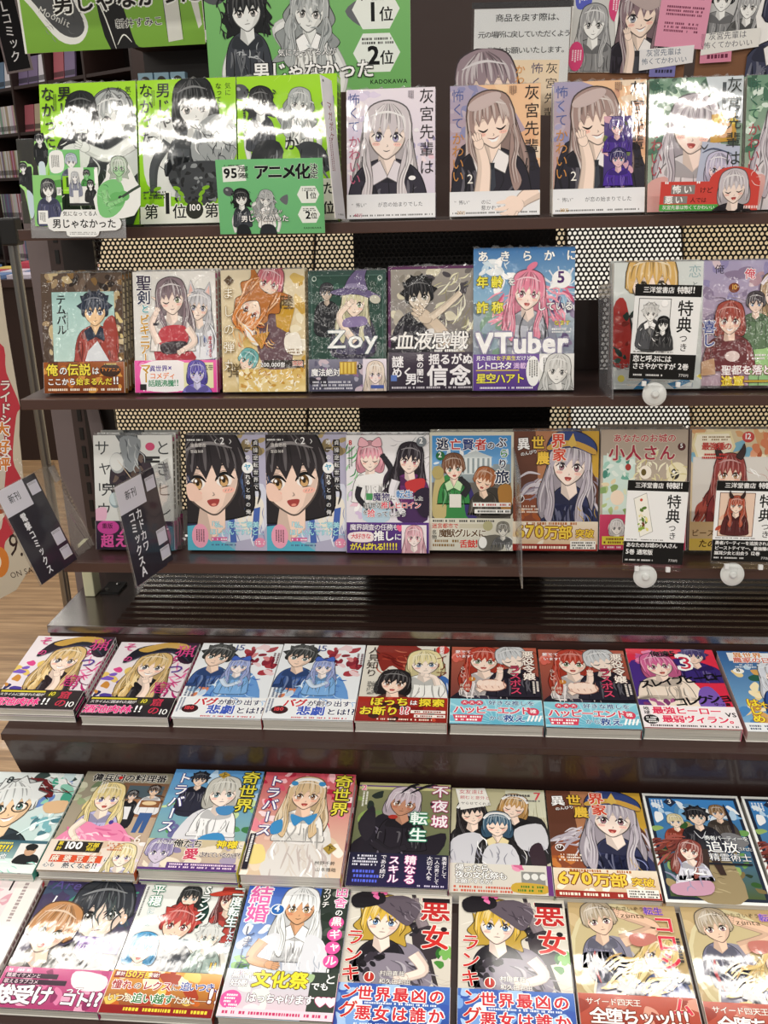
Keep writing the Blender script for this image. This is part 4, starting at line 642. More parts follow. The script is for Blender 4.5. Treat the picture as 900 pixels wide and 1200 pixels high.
@cover('beast', None, ('#e0d0b4', '#7a3a34', '#5a8ab4'))
def _(a, b):
    a.R(0, 0, 100, 142, '#d9c8a4', '#cbb694'); a.blobs(26, 0, 0, 100, 40, 4, 12, ['#e9d8b4', '#7fb4cc', '#c88a5c', '#f2e6c8', '#d8a474']); a.P([(4, 4), (44, 2), (50, 20), (42, 36), (6, 34), (0, 18)], '#e9dcae', 0); a.P([(6, 6), (42, 5), (47, 20), (40, 33), (8, 32), (3, 18)], '#f6efda', 0); a.blobs(14, 70, 4, 100, 40, 4, 9, ['#d8845c', '#e8a884', '#b8603c'])
    a.R(2, 32, 100, 110, '#dcd8d2', '#d3cec8'); a.strokes(12, 60, 40, 98, 70, 20, .7, ['#c08a84', '#fff'], .7, .1); a.strokes(20, 14, 56, 34, 92, 30, 3.4, ['#7a3230', '#a04a40', '#5a2424'], 1.9, .25); a.P([(32, 110), (36, 80), (60, 78), (66, 110)], '#8a3a3c', 1); a.fig(44, 52, 14, '#94403c', 'long', '#f6d8c4', '#7a3034', eye='#a8743c', ears='horn', hl=1.3, bw=.8, blen=4.5, strands=20)
    a.T('最強種の', 11, 15, 9.4, '#c83a34', b=.02, gap=.9); a.tiny(12, 8, 30, 2, 1.8, '#8a6a3a'); a.tiny(12, 28, 28, 2, 2.2, '#c83a34'); a.E(64, 9, 7, 6.4, '#c84a44'); a.T('12', 59, 4.8, 8, '#fff', b=.02)
    a.R(0, 108, 100, 142, '#cfb184', '#d9c09a'); a.T('ビーストテイマー', 2, 117, 9, '#6a4a2c', b=.02); a.R(0, 128, 100, 142, '#e2c25a'); a.T('たの', 10, 129, 10, '#5a3a1c', b=.03, sh=.2)
@cover('hat', 34, ('#efe9ec', '#c43a78', '#26222a'))
def _(a, b):
    a.R(0, 0, 100, 142, '#ece6ea', '#e0d4dc'); a.strokes(44, 60, 0, 100, 100, 20, 3, ['#d8488c', '#b02c70', '#6a2a54', '#e884b0'], None); a.P([(74, 0), (100, 0), (100, 40), (82, 36)], '#3a2438', 1); a.blobs(20, 0, 56, 34, 110, 4, 10, ['#4a3a94', '#c88a3c', '#7a5ac0', '#d84a8c', '#2a2a5a', '#e2c46a'])
    a.P([(30, 112), (36, 84), (54, 76), (74, 84), (78, 112)], '#2a262c', 1); a.fig(54, 50, 17, '#d9b87c', 'long', '#fbe2d2', '#28242a', eye='#5a5a6a', mouth='grin', bw=.65, blen=3.6, hl=1.35, rot=.06, strands=24); a.strokes(12, 34, 60, 44, 96, 22, 3, ['#d9b87c', '#b8924c', '#f0d8a4'], 1.6, .2); a.P([(16, 44), (26, 14), (58, 4), (88, 8), (100, 20), (96, 40), (70, 22), (44, 26)], '#23242e', 1); a.P([(28, 16), (56, 2), (84, 4), (88, 16), (62, 12), (40, 22)], '#c8a04c', 1); a.L([(18, 44), (46, 24), (78, 22), (97, 40)], 3, '#3a3c50'); a.arm([(58, 108), (60, 94), (56, 80)], 5, 3.6, '#fbe2d2')
    a.T('そ', 6, 3, 18, '#d8488c', b=.01); a.T('の', 14, 30, 12, '#d8488c', b=.02); a.T('猟', 74, 6, 26, '#d8488c', b=.0); a.T('つ', 74, 44, 20, '#5a3a94', b=.02); a.T('窟', 66, 78, 24, '#c8347c', b=.0)
    b.R(0, 0, 100, 34, '#2a2228', '#221c22'); b.R(3, 2, 56, 5, '#d8c83c'); b.T('スライムに囲まれた姫が', 3, 6.5, 5.4, '#f3eef0', b=.01, gap=.9); b.T('酒池肉林', 0, 15, 14.5, '#e83a88', '#f8e4ee', b=.045, gap=.95, ow=.04); b.T('!!', 58, 15, 13, '#fff', b=.03); b.E(66, 8, 8, 6, '#3a3a1c'); b.T('10', 60, 3.6, 8, '#e8dc3c', b=.02, sh=.2); b.T('窟の', 74, 2, 14, '#c8304c', v=1, b=.02); b.T('10', 86, 20, 11, '#fff', b=.0)
@cover('ice', 36, ('#eef2f6', '#3a4a8a', '#c43a44'))
def _(a, b):
    a.R(0, 0, 100, 142, '#eef1f4', '#e4eaf0'); a.blobs(24, 56, 6, 98, 60, 4, 11, ['#a83a44', '#6a2030', '#d88a8c', '#e8ccd0', '#8a2c3a']); a.blobs(22, 10, 54, 60, 105, 4, 10, ['#d8845c', '#e8c4b4', '#a4c4e4', '#c4d8ee']); a.fig(24, 28, 15, '#3a3c3c', 'spiky', '#f6d8c4', '#3f5a94', eye='#466', blush=0, bw=.7, blen=3.4, rot=.2, hl=1.25)
    a.P([(28, 112), (40, 64), (58, 54), (78, 66), (88, 112)], '#6a9cd8', 1); a.strokes(40, 30, 60, 88, 108, 16, 2.4, ['#3f6ab8', '#a8ccf0', '#e4f0fa', '#5a8ad0'], None); a.fig(55, 48, 10, '#9aa8dc', 'long', '#f8ece8', '#7fb0e4', eye='#46a', bw=.8, blen=5, hat='bow', hatc='#4a68c0', hl=1.35, strands=20); a.arm([(40, 72), (48, 84), (58, 80)], 3, 2.4, '#cfe0f4')
    a.T('15', 40, 3, 14, '#3a4a8a', b=-.004); a.vtiny(3, 84, 24, 3, 2.4, '#4a5a7a'); a.vtiny(92, 18, 30, 2, 2.6, '#5a1c2c')
    b.R(0, 0, 100, 36, '#f1f3f5', '#e9edf1'); b.strokes(10, 50, 0, 98, 8, 14, 1.4, ['#a8ccf0', '#6a9cd8']); b.T('バグ', 19, 2, 14, '#c8303c', '#fff', b=.045, gap=.92); b.T('が創り出す', 46, 4, 10, '#26305a', '#fff', b=.025, gap=.98); b.T('悲劇', 36, 14, 16, '#3a5ac0', '#fff', b=.045); b.T('とは!?', 69, 17, 11.5, '#26305a', '#fff', b=.03); b.E(17, 21, 9.5, 7, '#3a1c20'); b.T('180', 9.5, 16.6, 7, '#e0454c', b=.03); b.tiny(32, 32, 60, 1, 2.2, '#c84a54'); b.vtiny(2, 2, 30, 2, 2, '#5a6a8a')
@cover('shy', 42, ('#e9e6e0', '#8a2c24', '#c83a2c'))
def _(a, b):
    a.R(0, 0, 100, 142, '#e6e2d8', '#d8d2c4'); a.P([(14, 0), (60, 0), (72, 30), (56, 60), (34, 40), (22, 50)], '#8a3028', 1); a.strokes(24, 14, 2, 64, 60, 20, 3, ['#a84434', '#6a201c', '#c46a54'], .6, .6); a.P([(56, 106), (64, 68), (80, 56), (100, 64), (100, 106)], '#3f6cb4', 1); a.strokes(10, 70, 70, 100, 102, 18, 2, ['#6a94d4', '#2a4a8c', '#c8d8ee'], 1.5)
    a.fig(72, 36, 16, '#e9dca8', 'bob', '#fbeade', '#f2f2ee', eye='#5a86b4', bw=.75, blen=3.8, hl=1.3, mouth='flat', rot=-.08); a.arm([(88, 76), (84, 62), (76, 58)], 4, 3, '#fbeade'); a.fig(38, 74, 14.5, '#2a2628', 'bob', '#fbdfcc', '#5a3a34', eye='#a8643c', mouth='open', bw=.8, blen=3.4, hl=1.25, rot=.1)
    a.T('人見知り', 3, 4, 15, '#3a2c28', v=1, b=0, gap=.98); a.E(92, 8, 8, 8, '#c83a34'); a.T('探索者', 88, 1, 6, '#fff', v=1, b=.02, gap=.85); a.T('イリア', 84, 18, 15, '#7a2c24', v=1, b=0, gap=1.05); a.T('1', 80, 5, 8, '#333', b=.03); a.tiny(8, 72, 12, 10, 1.4, '#555')
    b.R(0, 0, 100, 42, '#a82c20', '#8a1f18'); b.blobs(16, 0, 0, 100, 42, 4, 10, ['#c84a30', '#7a1a14', '#3a1a14']); b.T('ぼっち', 14, 1, 15, '#f2dc3c', '#2a120c', b=.045, gap=.95); b.T('は', 58, 5, 9, '#fff', '#2a120c', b=.03); b.T('探索', 68, 2, 14, '#f2dc3c', '#2a120c', b=.045, gap=1.05); b.T('お断り', 3, 17, 15, '#f2dc3c', '#2a120c', b=.045, gap=.98); b.T('!?', 48, 17, 14, '#d8485c', '#fff', b=.03); b.R(60, 22, 98, 27, '#f2ece4'); b.R(64, 29, 98, 34, '#f2ece4'); b.tiny(62, 23.4, 34, 1, 2.4, '#8a2c24'); b.tiny(66, 30.4, 30, 1, 2.4, '#8a2c24'); b.tiny(24, 36.5, 60, 1, 2.6, '#f6dcc8')
@cover('villain', 42, ('#a84a40', '#f6e6d8', '#5ab4cc'))
def _(a, b):
    a.R(0, 0, 100, 142, '#b8604c', '#2a2430'); a.R(0, 0, 100, 30, '#b8604c', '#a8503c'); a.P([(0, 96), (40, 70), (100, 56), (100, 142), (0, 142)], '#26222c', 1); a.strokes(10, 60, 2, 98, 20, 12, 1.4, ['#d89a6c', '#8a3a2c'])
    a.P([(10, 92), (24, 56), (42, 50), (60, 60), (58, 92)], '#e9e2e0', 1); a.P([(26, 96), (36, 60), (50, 60), (52, 96)], '#3a3444', 1); a.fig(38, 28, 16, '#b8402f', 'long', '#fbe2d2', '#e6dede', eye='#6a8a5a', mouth='open', bw=.7, blen=3, hl=1.3, rot=.05, strands=18); a.fig(72, 24, 15, '#c9ccd0', 'short', '#f6e4d8', '#2a2733', eye='#557', wink=2, bw=.9, blen=4.6, rot=-.25, hl=1.3, blush=0)
    a.arm([(30, 84), (52, 66), (56, 50)], 4, 3.4, '#fbe2d2'); a.E(46, 74, 17, 11, '#b07a68'); a.E(46, 74, 16, 10, '#f8dccb'); [a.L([(32+k*7, 64), (31+k*7.2, 72), (34+k*7, 80)], 1, '#b07a68') for k in range(5)]; [a.E(33+k*7, 70, 3.4, 5.4, '#fbe4d6', .2) for k in range(4)]
    a.blobs(5, 4, 8, 22, 26, 5, 9, ['#e88a7c', '#d86a5c']); a.T('愛でて', 4, 8, 6.4, '#fff', '#b83a3c', b=.02); a.T('います!', 5, 17, 6, '#fff', '#b83a3c', b=.02); a.T('悪役令嬢', 82, 8, 14.5, '#fbf2e8', '#5a2c2c', v=1, b=.03, gap=.97); a.T('ラスボス', 66, 36, 14, '#d84a6c', '#2a1c24', v=1, b=.02, gap=.96); a.vtiny(92, 66, 22, 2, 2.4, '#f2e8e0'); a.E(24, 63, 4, 4, '#c8843c'); a.T('1', 22.6, 60, 5, '#fff', b=.02); a.T('尾崎\n紗和', 10, 72, 6, '#e8dccc', b=0); a.T('らしい', 10, 40, 7, '#f0e0d8', v=1, b=.01)
    b.R(0, 0, 100, 42, '#8fcfe0', '#5cb0cc'); b.rays(50, 40, 26, 4, 120, .05, '#a8dcea'); [b.E(16+k*8, 6.5, 4.2, 4.2, '#d8425c') for k in range(3)]; [b.T('大', 13.4+k*8, 3.8, 5, '#fff', b=.02) for k in range(3)]; b.T('好きな推しを', 42, 2, 8.4, '#3a5a8a', '#e4f4fa', b=.02); b.T('ハッピーエンド', 3, 12, 13.6, '#d8425c', '#fff', b=.04, gap=.88); b.E(90, 20, 6.5, 6.5, '#d8425c'); b.T('確', 86.4, 16, 7, '#fff', b=.02); b.P([(3, 27), (36, 27), (34, 38), (6, 38)], '#d8425c'); b.tiny(6, 29, 28, 2, 2.8, '#fff'); b.T('から', 42, 28, 8, '#3a5a8a', '#e4f4fa', b=.02); b.T('救え', 57, 26, 12, '#2f4f94', '#e4f4fa', b=.03); [b.P([(82+k*4, 36), (85+k*4, 26), (87.4+k*4, 26), (84+k*4, 36)], '#fff') for k in range(4)]
@cover('hero', 36, ('#e8b4c4', '#b02c54', '#e8345c'))
def _(a, b):
    a.R(0, 0, 100, 142, '#e0344c', '#d02a48'); a.P([(0, 30), (20, 26), (26, 60), (14, 104), (0, 106)], '#4a2f84', 1); a.P([(50, 20), (84, 26), (100, 44), (96, 60), (56, 56)], '#3a2a74', 1); a.blobs(10, 6, 4, 30, 28, 5, 10, ['#c85a94', '#a83a7c', '#e88ab4'])
    a.fig(76, 14, 11, '#3f3470', 'spiky', '#f6d8c8', '#3a2a74', eye='#446', bw=1.1, blen=4.4, hl=1.2, blush=0, rot=.1); a.P([(14, 104), (26, 62), (48, 52), (66, 62), (74, 104)], '#f3e4d4', 1); a.strokes(10, 24, 66, 70, 100, 14, 1.6, ['#e4c8b4', '#fff6ea']); a.P([(66, 106), (70, 76), (84, 72), (92, 106)], '#7a5ab4', 1); a.fig(33, 34, 15, '#d86a9c', 'bob', '#fbe2d4', '#f0e0d0', eye='#a84a6c', mouth='open', bw=.9, blen=3.6, hl=1.4, rot=-.15); a.blobs(5, 4, 92, 40, 106, 5, 9, ['#7a3a6c', '#a85a8c'])
    a.T('俺達5', 26, 6, 12, '#141216', b=.04, rot=-.06, gap=.95); a.T('3', 53, 12, 34, '#fbfbfb', '#fbfbfb', b=.01, ow=.05); a.T('3', 55.5, 16, 28, '#d02a48', b=-.01); a.T('スレイブヒーロー', 4, 62, 15.6, '#141216', b=.045, rot=-.2, gap=.8); a.T('コレクション', 36, 92, 16, '#141216', b=.045, rot=-.18, gap=.78); a.T('ゆっ貴', 80, 98, 6, '#141216')
    b.R(0, 0, 100, 36, '#f4eef0', '#efe6ea'); b.T('地球', 3, 2, 6.6, '#1c1a1e', v=1, b=.03); b.T('最強ヒーロー', 12, 2, 12.6, '#e0345c', '#fff', b=.045, gap=.96); b.T('VS', 88, 10, 8, '#1c1a1e', b=.03); b.E(9, 23, 8, 7.6, '#1c1a1e'); b.tiny(4, 19, 11, 3, 2, '#fff'); b.T('最弱ヴィラン。', 20, 16, 12.4, '#e0345c', '#fff', b=.045, gap=.93); b.tiny(4, 31.5, 92, 1, 2.4, '#1c1a1e')
@cover('farmday', None, ('#d8e4ea', '#3a4a6a', '#e8c44a'))
def _(a, b):
    a.R(0, 0, 100, 142, '#2f5f9c', '#7fb0d4'); a.blobs(34, 0, 20, 100, 142, 5, 13, ['#1f3f74', '#4a86c0', '#bcd8ec', '#2a5a4a', '#e8cf94', '#d8a45c']); a.blobs(16, 10, 50, 70, 130, 6, 12, ['#e8cf94', '#f2e2b8', '#c89a5c', '#8a5a34']); a.fig(58, 46, 16, '#d8dce6', 'long', '#f8e4d6', '#2f4f94', eye='#468', bw=.8, blen=4, hl=1.3)
    a.R(10, 4, 100, 20, '#e9edf0'); a.T('異世界', 16, 3.5, 11, '#d88a34', '#fff', b=.035, gap=1.0); a.T('農家の日々', 14, 13, 11, '#d86a54', '#fff', b=.03, gap=.95); a.E(16, 38, 6, 5, '#f4f4f0'); a.T('8', 13.6, 33.8, 7, '#333', b=.03); a.tiny(14, 26, 30, 2, 2.4, '#e6eef4'); a.T('はじめ', 10, 88, 14, '#f2dc3c', '#8a3a1c', v=1, b=.04, gap=.95); a.T('大変!', 24, 92, 10, '#f2dc3c', '#8a3a1c', b=.03, rot=.4); a.R(0, 128, 100, 142, '#e9edf0'); a.tiny(4, 132, 90, 2, 2.6, '#3a4a6a')
@cover('teal', 42, ('#e6ecea', '#3a6a64', '#4a9a8c'))
def _(a, b):
    a.R(0, 0, 100, 142, '#dfe6e6', '#b4d4d0'); a.blobs(26, 40, 0, 100, 44, 5, 13, ['#4aa48c', '#8fccb8', '#c8dce0', '#6a8ac8', '#e9efee', '#3a4a48']); a.P([(20, 12), (62, 10), (78, 36), (60, 34), (44, 22)], '#6a2428', 1); a.strokes(24, 40, 4, 84, 34, 20, 1.4, ['#f4f4f4', '#8a3a38', '#2a2a2c', '#b8bcbc'], .4, .4)
    a.fig(36, 52, 24, '#e4e8e8', 'spiky', '#f3cfa8', '#2f3c44', eye='#3f7a74', rot=-.25, bw=.9, blen=3.6, glasses='#3a2f2a', hl=1.08, mouth='grin', blush=0); a.P([(74, 46), (98, 42), (100, 58), (80, 60)], '#d8b48c', 1); a.blobs(16, 66, 62, 100, 100, 4, 10, ['#c8e4e6', '#7ab4bc', '#eef6f6', '#4a7a86']); a.L([(62, 92), (80, 74), (99, 66)], 2.4, '#e4f8fa')
    a.T('8', 16, 8, 12, '#2a3436', b=.02)
    b.R(0, 0, 100, 42, '#2f5a6c', '#bfe0dc'); b.R(0, 24, 100, 42, '#d4ebe6', '#eef5f2'); b.tiny(30, 3, 34, 1, 2.4, '#e8dc5c'); b.T('体感!!!', 34, 7, 10, '#f2dc3c', '#1c3a44', b=.04, sh=.15); b.T('小山力也', 34, 18, 7.6, '#fff', '#2f5a6c', b=.02); b.R(72, 4, 100, 30, '#e6e6e4'); b.P([(74, 30), (76, 20), (86, 17), (97, 20), (99, 30)], '#1d1f22', 1); b.E(86, 13, 6, 7, '#caa284'); b.E(86, 8.4, 6.6, 4.4, '#1c1c1e'); b.R(81.6, 12, 84.8, 13, '#111'); b.R(87, 12, 90.4, 13, '#111'); b.strokes(14, 0, 28, 100, 41, 16, 1.4, ['#7ac4b4', '#fff', '#a8dcd0'], .3, .3)
@cover('cook', 40, ('#e4e2dc', '#2a2426', '#d86a3a'))
def _(a, b):
    a.R(0, 0, 100, 142, '#8f8a78', '#b4a490'); a.R(48, 16, 100, 70, '#7a5a44', '#a4846a'); a.R(56, 20, 96, 40, '#4f5f68'); a.R(66, 40, 100, 72, '#9a6a4a'); a.strokes(26, 50, 16, 100, 90, 30, 2.4, ['#5c3f30', '#b48a68', '#84603f'], .1, .3); a.blobs(20, 0, 10, 40, 60, 4, 10, ['#8fa07a', '#b4b89c', '#6a7a5c', '#c8c8b0']); a.R(60, 66, 100, 142, '#bca48c', '#cdb8a4')
    
    a.fig(64, 36, 5, '#2a2628', 'short', '#f4d8c4', '#23232a', blush=0, blen=9, bw=.9); a.P([(60, 52), (68, 52), (69, 70), (58, 70)], '#e6e6ea'); a.fig(86, 28, 5.6, '#3a2a24', 'short', '#f0cfb4', '#e9e9ec', blush=0, blen=6, bw=1); a.P([(80, 60), (94, 60), (92, 88), (87, 88), (87, 70), (84, 88), (79, 88)], '#3f5f94'); a.R(76, 42, 98, 52, '#8a5a3a'); a.E(86, 46, 8, 3, '#e4c89c')
    a.P([(14, 56), (20, 40), (28, 44), (24, 64)], '#e4cf8c', 1); a.fig(38, 42, 14, '#e9d596', 'long', '#fbe6d6', '#b8b4dc', eye='#7a6ab4', mouth='open', bw=.8, blen=3.8, hl=1.3, strands=22, rot=-.05); a.P([(2, 106), (12, 88), (28, 76), (44, 82), (60, 76), (76, 90), (84, 106), (60, 112), (20, 112)], '#e88ab0', 1); a.strokes(30, 8, 84, 76, 106, 16, 3, ['#f4b4cc', '#d86a98', '#fbd8e4'], .8, .7); a.arm([(24, 74), (16, 88), (22, 98)], 4, 3, '#fbe6d6'); a.E(54, 76, 2.6, 3, '#4a3a94')
    a.T('傭兵団の料理番', 10, 3, 12.4, '#16141a', '#f4f2ea', b=.035, gap=.98, ow=.05); a.E(42, 9, 2.4, 2.4, '#c82c2c'); a.vtiny(24, 18, 20, 3, 1.6, '#f4f2ea'); a.T('6', 86, 92, 13, '#f2ece4', b=-.01)
    b.R(0, 0, 100, 40, '#e4d4c4', '#e8ddd4'); b.blobs(18, 40, 0, 100, 40, 5, 12, ['#f2e6dc', '#d8c0a8', '#eadcf0', '#f4f0f0']); b.R(8, 2, 56, 16, '#2a2420'); b.T('累\n計', 9.4, 2.6, 5.6, '#f0d83c', b=.02); b.T('100', 16, 3, 11, '#fff', b=.04, sx=1.05); b.T('万部', 40, 3.4, 6.6, '#f0d83c', b=.03); b.T('突破!', 41, 10, 4.4, '#f0d83c', b=.02); b.R(8, 20, 62, 29.4, '#d8502c'); b.T('麻婆豆腐', 9, 20.4, 8.6, '#f4e4d4', '#8a2414', b=.03, gap=1.5); b.T('に', 64, 21, 7, '#333', '#fff'); b.T('心も', 4, 30, 6.4, '#333', '#fff', b=.02); b.T('熱くなる!!', 24, 29.6, 7.6, '#26222a', '#fff', b=.03); b.fig(82, 20, 10, '#ecdca8', 'long', '#fbe9dc', '#d8d4ec', eye='#86a', blen=4, bw=.8); b.tiny(62, 3, 16, 4, 1.6, '#c8642c')
def kisekai(a, sky1, sky2, blue):
    a.R(0, 0, 100, 142, sky1, sky2)
def kise_title(a, vol):
    a.T('奇世界', 78, 2, 20, '#e8dc4a', '#2a2414', v=1, b=.02, gap=1.02); a.T('トラバース', 5, 6, 17, '#fbfbfc', '#4a4486', v=1, b=.02, gap=1.04)
@cover('travel', 40, ('#6a8cbc', '#f4f4f4', '#e8dc4a'))
def _(a, b):
    kisekai(a, '#5a98d4', '#8fb494', 1); a.blobs(14, 40, 8, 100, 50, 5, 12, ['#e4f0f8', '#bcd8f0', '#fff', '#8fc0e8'], .5); a.blobs(30, 0, 44, 100, 96, 4, 10, ['#5a9a5c', '#8fc07c', '#3f7a4a', '#c4dca4', '#6a6a9c']); a.P([(16, 66), (22, 34), (36, 28), (42, 66)], '#2b2c3c', 1); a.fig(31, 16, 7.5, '#23252e', 'spiky', '#f4d8c4', '#2b2c3c', blush=0, blen=6, eye='#446', hl=1.15)
    a.P([(26, 112), (32, 72), (52, 56), (76, 60), (86, 112)], '#dcdce2', 1); a.strokes(20, 32, 62, 84, 108, 20, 2, ['#cfd2dc', '#fff', '#a8acc0'], 1.3, .4); a.fig(62, 36, 15, '#cfcdc4', 'bob', '#fbe8dc', '#f2f2f4', eye='#5a8a9a', mouth='flat', bw=.7, blen=3.6, hl=1.3, rot=-.08); a.P([(60, 56), (80, 54), (76, 66), (64, 66)], '#4a8ac0', 1); a.P([(54, 96), (74, 92), (80, 112), (50, 112)], '#3f8cc4', 1)
    a.P([(50, 8), (57, 3), (64, 8), (57, 14)], '#b4943c'); a.T('上', 53.4, 4.6, 7, '#1c1a16', b=.02); kise_title(a, '上')
    b.R(0, 0, 100, 40, '#cdbf9c', '#bfa8a0'); b.blobs(22, 0, 0, 100, 40, 5, 12, ['#a89cb4', '#8a7fa8', '#dccbb0', '#e8dcc8']); b.fig(16, 18, 11, '#9a90b8', 'short', '#cfc4d8', '#8a80a8', body=False, eye='#6a6090', blush=0); b.T('おとぼ', 10, 2, 6, '#f4f0f4', '#3a3448'); b.T('俺たち', 28, 1, 10.5, '#1c1a1e', '#f6f0e4', b=.03, gap=.95); b.T('神様', 72, 0, 11, '#f0d83c', '#2a2414', b=.04); b.T('に', 94, 5, 6, '#333', '#fff'); b.T('愛', 42, 12, 15, '#c83a5c', '#f8f0ea', b=.04); b.T('されているかぎり', 57, 16, 7, '#3a2a34', '#f8f0ea', b=.02, gap=.8); b.R(28, 30, 98, 37, '#5a3a7c'); b.tiny(31, 31.4, 64, 2, 2, '#f0d8ec'); b.R(0, 37, 100, 40, '#5a3a7c')
@cover('travel2', None, ('#c4788c', '#f4f4f4', '#e8dc4a'))
def _(a, b):
    kisekai(a, '#c84a5c', '#e4cdb4', 0); a.blobs(56, 0, 0, 100, 80, 4, 10, ['#e88a98', '#b42c44', '#f4bcc4', '#d8566c', '#f8dce0']); a.blobs(20, 0, 90, 100, 142, 6, 14, ['#ead8c0', '#f4ece0', '#dcc4a8', '#e8c4b4'])
    a.P([(22, 142), (26, 100), (34, 72), (54, 60), (76, 70), (86, 104), (82, 142)], '#dedad6', 1); a.strokes(34, 26, 90, 86, 140, 26, 2.4, ['#d8d0c8', '#fff', '#c4b8b4'], 1.4, .4); a.P([(30, 84), (54, 92), (78, 84), (76, 96), (54, 102), (32, 96)], '#e8e4e2', 1)
    a.fig(50, 34, 16, '#d8bc94', 'long', '#f4d0b8', '#f1eeea', eye='#a8643c', mouth='open', bw=.7, blen=3.4, hl=1.35, strands=24, hat='band', hatc='#f2f0ec', hat2='#cfd8e4'); [a.E(x, 17, 4, 3.4, '#3f8cc4', .5) for x in (35, 65)]; a.P([(38, 62), (52, 66), (66, 60), (60, 76), (52, 70), (44, 78)], '#3f8cc4', 1); a.P([(20, 76), (30, 70), (32, 86), (22, 90)], '#3f8cc4', 1); a.P([(2, 108), (16, 104), (22, 124), (6, 128)], '#ecd88c', 1)
    a.P([(78, 106), (85, 99), (92, 106), (85, 114)], '#a48a3c'); a.T('下', 81.2, 102, 7.4, '#1c1a16', b=.02); kise_title(a, '下'); a.T('桝野千幹', 72, 122, 5.2, '#333', b=0); a.T('山本雅皓', 74, 130, 5.2, '#333', b=0); a.R(1, 90, 7, 136, '#2a2630'); a.vtiny(3, 92, 42, 1, 2.4, '#eee')
@cover('neon', 42, ('#3a2c4a', '#f4d8e4', '#b83a6c'))
def _(a, b):
    a.R(0, 0, 100, 142, '#8a8a64', '#4a5a44'); a.R(0, 0, 100, 10, '#c8c48c'); a.R(0, 4, 100, 6, '#6a4a8a'); a.blobs(26, 0, 10, 100, 100, 5, 12, ['#6f8a54', '#b8c478', '#3f4f3c', '#8fa85c', '#2c3430']); a.R(48, 20, 60, 96, '#5f7a68'); a.P([(0, 100), (20, 70), (60, 80), (96, 70), (80, 104)], '#26222a', 1)
    a.P([(14, 104), (20, 54), (40, 44), (62, 56), (60, 104)], '#25222a', 1); a.strokes(22, 16, 56, 60, 102, 18, 2, ['#4a4654', '#141218', '#6a6474'], 1.2, .5); a.P([(4, 60), (18, 34), (22, 66), (14, 84)], '#2c2830', 1); a.fig(50, 30, 14, '#cbbcc8', 'bob', '#c48f74', '#28242c', eye='#a8643c', bw=.8, blen=4.6, hl=1.3, rot=.18, mouth='flat'); [a.L([(46+e*10, 16), (58+e*16, 4), (66+e*20, 2)], 3.4, '#26222a') for e in (0, 1)]; a.E(40, 50, 5, 3, '#a8342c'); a.arm([(22, 84), (38, 96), (52, 92)], 5, 3.6, '#2a262e')
    a.T('不夜城', 80, 3, 18, '#fbf4f8', '#a83a6c', v=1, b=.025, gap=1.2); a.T('転生', 58, 42, 19, '#f2fbf8', '#3a8a6c', v=1, b=.025, gap=1.2); a.T('2', 3, 4, 9, '#e86a94', '#fff', b=.03); a.vtiny(5, 14, 22, 2, 2, '#f4f4ea')
    b.R(0, 0, 100, 42, '#22223a', '#2a2448'); b.tiny(4, 3, 24, 4, 2.2, '#e4e4f4'); b.tiny(3, 22, 28, 3, 3.4, '#5a6ae4'); b.T('であり続け', 32, 2, 6, '#f4f0f8', v=1, b=.01); b.T('スキル', 40, 3, 11.4, '#fbf0f8', '#8a2c7c', v=1, b=.035); b.T('精なる', 56, 2, 12, '#fbf0f8', '#b83a8c', v=1, b=.035); b.T('大切な人を', 78, 2, 6, '#f4f0f8', v=1, b=.01); b.T('一人の男として', 86, 2, 5, '#f4f0f8', v=1, b=.01); b.T('勇者として', 93, 2, 5.4, '#f4f0f8', v=1, b=.01); b.tiny(70, 38, 26, 1, 2, '#cfc8e4')
